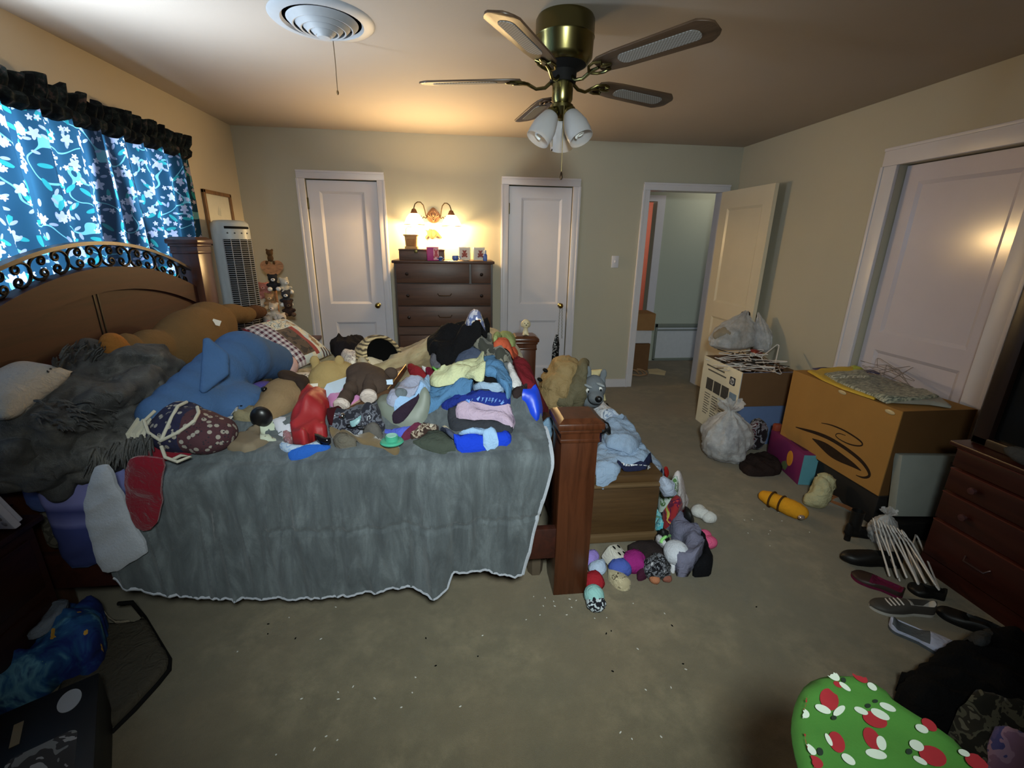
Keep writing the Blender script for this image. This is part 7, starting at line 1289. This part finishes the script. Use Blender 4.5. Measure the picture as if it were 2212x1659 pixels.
# ironing board with a ladybird cover
IZ = .78
ib = thing('ironing_board', 'ironing board with a bright green ladybird-print cover', 'ironing board', (0, 0, 0)); out = [at(*q, 'z', IZ) for q in ((1760, 1700), (1735, 1660), (1718, 1600), (1712, 1550), (1722, 1500), (1745, 1463), (1785, 1447), (1830, 1447), (1880, 1462), (1960, 1515), (2040, 1572), (2120, 1632), (2180, 1690))]
pl = [(p.x, p.y) for p in out]; c_ = (sum(p[0] for p in pl) / len(pl), 0); e0, e1 = pl[0], pl[-1]; pl = pl + [(e1[0] - .03, e1[1] - .45), (e1[0] - .04, e1[1] - .85), (e0[0] + .02, e0[1] - .85), (e0[0] + .0, e0[1] - .45)]; 
def ibs(x, y): return IZ - .02
t = NT('green_cover'); n = t.noise(t.co(), 6, 3); t.bump(t.noise(t.co(), 300, 2), .15, .002); t.fin(t.mix(n, L(50, 98, 36), L(66, 118, 44)), .85); m_gr = t.m
G().add(slab(smooth_poly(pl), ibs, .022, 0, .004, 7, 1.1, .016, .02, .2)).out('cover', m_gr, ib, ang=80); mcx, mcy = sum(p[0] for p in pl) / len(pl), sum(p[1] for p in pl) / len(pl); G().prism([(mcx + (x - mcx) * .93, mcy + (y - mcy) * .97) for x, y in pl], IZ - .034, IZ - .021).out('deck', plain('deck_grey', (120, 124, 126), .4, .5), ib)
m_lr = plain('ladybird_red', (136, 34, 40), .8, 0, .2, .15, 40); m_lw = plain('ladybird_white', (176, 186, 172), .8); m_lk = plain('ladybird_black', (18, 36, 22), .8)
Zb = zoom(1660, 1350, 4.007)
def ell(cx, cy, rx, ry, a): ca, sa = math.cos(a), math.sin(a); return [(cx + rx * math.cos(q) * ca - ry * math.sin(q) * sa, cy + rx * math.cos(q) * sa + ry * math.sin(q) * ca) for q in [2 * PI * i / 18 for i in range(18)]]
cxm, cym = sum(p[0] for p in pl) / len(pl), pl[6][1] - .25
def clamp_in(p):
    q = Vector(p); n = 0
    while not (inpoly(q.x, q.y, pl) and bdist(q.x, q.y, pl) > .011) and n < 60: q += (Vector((cxm, cym, q.z)) - q) * .02; n += 1
    return q
def bug(items):
    for (cx, cy, rx, ry, a, k) in items:
        P = [at(*q, 'z', IZ + .006) for q in [(1660 + x / 4.007, 1350 + y / 4.007) for x, y in ell(cx, cy, rx, ry, math.radians(a))]]
        P = [clamp_in(p) for p in P]
        decal(('body_print', 'wing_print', 'head_print')[k], [(p.x, p.y) for p in P], lambda u, v, k=k: Vector((u, v, IZ + .0075 + (.0004 * k))), (m_lr, m_lw, m_lk)[k], ib, .02)
bug([(525, 650, 78, 100, -25, 0), (470, 735, 75, 32, 25, 1), (610, 750, 62, 32, -40, 1), (565, 812, 24, 20, 0, 2), (275, 665, 45, 80, -15, 0), (300, 770, 58, 38, 30, 1), (555, 440, 72, 34, 38, 1), (600, 520, 44, 22, 30, 0), (660, 540, 62, 20, 38, 1), (648, 485, 20, 26, -30, 2), (790, 455, 80, 34, 35, 0), (895, 540, 50, 26, 38, 1), (920, 825, 115, 62, 25, 0), (800, 750, 66, 26, 25, 1), (965, 780, 92, 34, 28, 1), (858, 708, 26, 20, 0, 2), (922, 668, 24, 16, 0, 2), (1030, 718, 78, 28, 25, 1), (590, 1020, 62, 100, -28, 0), (520, 1000, 20, 62, -28, 1), (690, 1170, 72, 34, 38, 1), (895, 990, 62, 110, -32, 0), (975, 1030, 40, 66, -20, 1), (930, 1125, 96, 40, 15, 1), (1325, 905, 62, 32, 28, 1), (1390, 870, 80, 40, 38, 0), (1280, 1050, 70, 42, 30, 1), (1420, 1140, 130, 78, 28, 0), (1310, 1180, 70, 24, 30, 1), (1215, 1105, 28, 26, 0, 2), (350, 1080, 76, 34, 38, 1), (445, 1105, 26, 36, -20, 2), (400, 1190, 80, 46, 30, 0), (1690, 1115, 55, 26, 25, 1), (1800, 1190, 110, 60, 28, 0), (250, 970, 24, 80, -12, 0)])
mx_ = sum(p[0] for p in pl[-4:]) / 4
g = G()
for s in (-1, 1): g.tube([(mx_ + .11 * s, .25, .02), (mx_ + .10 * s, -.35, IZ - .04)], .011, 8); g.tube([(mx_ + .09 * s, -.55, .02), (mx_ + .085 * s, .1, IZ - .04)], .011, 8)
for k, (yy, zz) in enumerate(((.25, .02), (-.55, .02), (-.35, IZ - .045), (.1, IZ - .045))): g.tube([(mx_ - .15, yy, zz), (mx_ + .15, yy, zz)], .012, 8)
g.out('leg_frame', plain('leg_white', (180, 184, 186), .4, .4), ib)
# ================================================================== LOWER LEFT: BEDSIDE TABLE, PRINTED FABRIC, BOX
n2 = thing('nightstand', 'dark wooden bedside table beside the pillow end of the bed', 'nightstand', (-1.72, 1.24, 0)); m_n2 = wood('nightstand_dark', (52, 26, 18), 1, 1, .4)
G().box((0, 0, .28), (.42, .6, .52)).out('carcass', m_n2, n2, smooth=False); G().box((0, 0, .552), (.46, .66, .024), bev=.006).out('top', m_n2, n2)
for z in (.16, .4): q = G().box((.212, 0, z), (.012, .54, .2), bev=.004).out('drawer', m_n2, n2); G().lathe([(.007, 0), (.014, .012), (.012, .022), (0, .025)], 14, TR((.218, 0, z), 0, 0, PI / 2)).out('knob', m_dk, q)
b = thing('black_case', 'black rounded case lying on the bedside table', 'case', (-1.66, 1.42, .565), .2); G().box((0, 0, .05), (.26, .2, .1), bev=.025).out('case', m_black, b); G().box((0, 0, .052), (.266, .206, .006), bev=.002).out('seam', m_dark, b)
for k, (q, yy, lab) in enumerate((((8, 1030), 1.36, 'white packet standing highest on the bedside table'), ((12, 1062), 1.33, 'small white packet leaning in front of the taller one'))):
    c0 = at(*q, 'y', yy); b = thing('packet', lab, 'packet', (c0.x - .03, yy, .667), -.3); b.rotation_euler = (.25, -.15, -.3); zt2 = (.17, .1)[k]; G().box((0, 0, zt2 / 2), (.1, .02, zt2), bev=.005).out('pack', plain('packet_white', (150, 148, 160), .4), b)
    for j in range(3): G().blob((.03, -.011, zt2 * (.25 + .22 * j)), (.009, .003, .009), sub=2).out('dot', plain('packet_dot', (88, 84, 90), .4), b)
LP_ = Pile(lambda x, y: 0., -1.95, -.7, .6, 1.75, .02)
mat_ = put('seat_mat', 'flat brownish mat with a dark piped edge on the carpet', 'mat', F('mat_brown', (74, 68, 58), .1, 8), [(210, 1345), (225, 1318), (255, 1302), (285, 1300), (312, 1335), (342, 1385), (366, 1425), (364, 1446), (340, 1475), (290, 1530), (240, 1580), (160, 1600), (100, 1560), (150, 1450)], .025, S=LP_, edge=.02, wr=.002)
g = G(); g.tube([hit(LP_, *q) + Vector((0, 0, -.004)) for q in ((255, 1302), (284, 1299), (312, 1333), (342, 1384), (366, 1424), (365, 1446), (340, 1477), (290, 1532), (240, 1582))], .008, 8); g.out('piping', m_black, mat_)
t = NT('fish_print'); o = t.co(); n = t.noise(o, 6, 4, .6, 1.); n2_ = t.noise(o, 15, 3); c1 = t.ramp(n, [(.3, L(14, 22, 66)), (.45, L(24, 44, 110)), (.55, L(36, 84, 132)), (.64, L(96, 150, 176)), (.72, L(30, 60, 110))]); c1 = t.mix(t.math('GREATER_THAN', n2_, .68), c1, L(196, 148, 60)); c1 = t.mix(t.math('LESS_THAN', n2_, .3), c1, L(110, 160, 130)); t.fin(c1, .9)
put('printed_fabric', 'blue sea-print fabric heaped on the carpet below the bedside table', 'fabric', t.m, [(-40, 1330), (40, 1312), (120, 1300), (205, 1308), (232, 1340), (230, 1415), (205, 1455), (130, 1480), (70, 1525), (20, 1570), (-40, 1580)], .16, S=LP_, edge=.12, wr=.05)
put('pale_cloth', 'pale blue cloth lying on the sea-print fabric at the frame edge', 'cloth', F('cloth_paleblue', (96, 134, 164), .1, 10), [(-30, 1312), (20, 1318), (52, 1345), (50, 1370), (10, 1388), (-30, 1395)], .03, S=LP_, edge=.03)
put('grey_cloth', 'grey pointed cloth lying across the sea-print fabric', 'cloth', F('cloth_grey', (112, 120, 132), .1, 10), [(62, 1384), (95, 1345), (102, 1306), (160, 1312), (150, 1335), (115, 1365), (80, 1382)], .03, S=LP_, edge=.03)
put('cream_cloth', 'cream cloth corner between fabric and mat', 'cloth', F('cloth_cream', (150, 138, 120), .1, 10), [(222, 1325), (245, 1303), (275, 1298), (250, 1312), (232, 1328)], .02, S=LP_, edge=.015)
bk = thing('printed_box', 'black box with a white oval label and a printed picture, on the carpet', 'box', (-1.135, .985, 0), math.radians(33)); G().box((0, 0, .09), (.22, .46, .18), bev=.005).out('carton', plain('box_black', (12, 12, 13), .5), bk)
G().lathe([(0, 0), (.034, 0), (.034, .001), (0, .001)], 28, Matrix.Translation((.045, .16, .1805)) @ Matrix.Diagonal((.8, 1.25, 1, 1))).out('oval_label', plain('label_white', (150, 150, 152), .5), bk)
G().prism(rrect(-.1, .08, .07, .02), .1802, .1815, Matrix.Translation((0, -.04, 0)) @ Matrix.Rotation(PI / 2, 4, 'Z')).out('picture', camo('box_picture', [(120, 120, 118), (120, 120, 118), (60, 58, 58), (150, 148, 146), (40, 40, 42)], 12), bk, smooth=False)
G().box((-.06, .12, .1808), (.02, .08, .001)).out('gold_print', plain('print_tan', (120, 104, 76), .5), bk, smooth=False)
b = put('pink_cloth', 'pink cloth edge beside the black printed box', 'cloth', F('cloth_pink', (130, 84, 112), .1, 10), [(-40, 1560), (-5, 1565), (6, 1600), (10, 1660), (0, 1700), (-40, 1700)], .1, S=LP_, edge=.03)
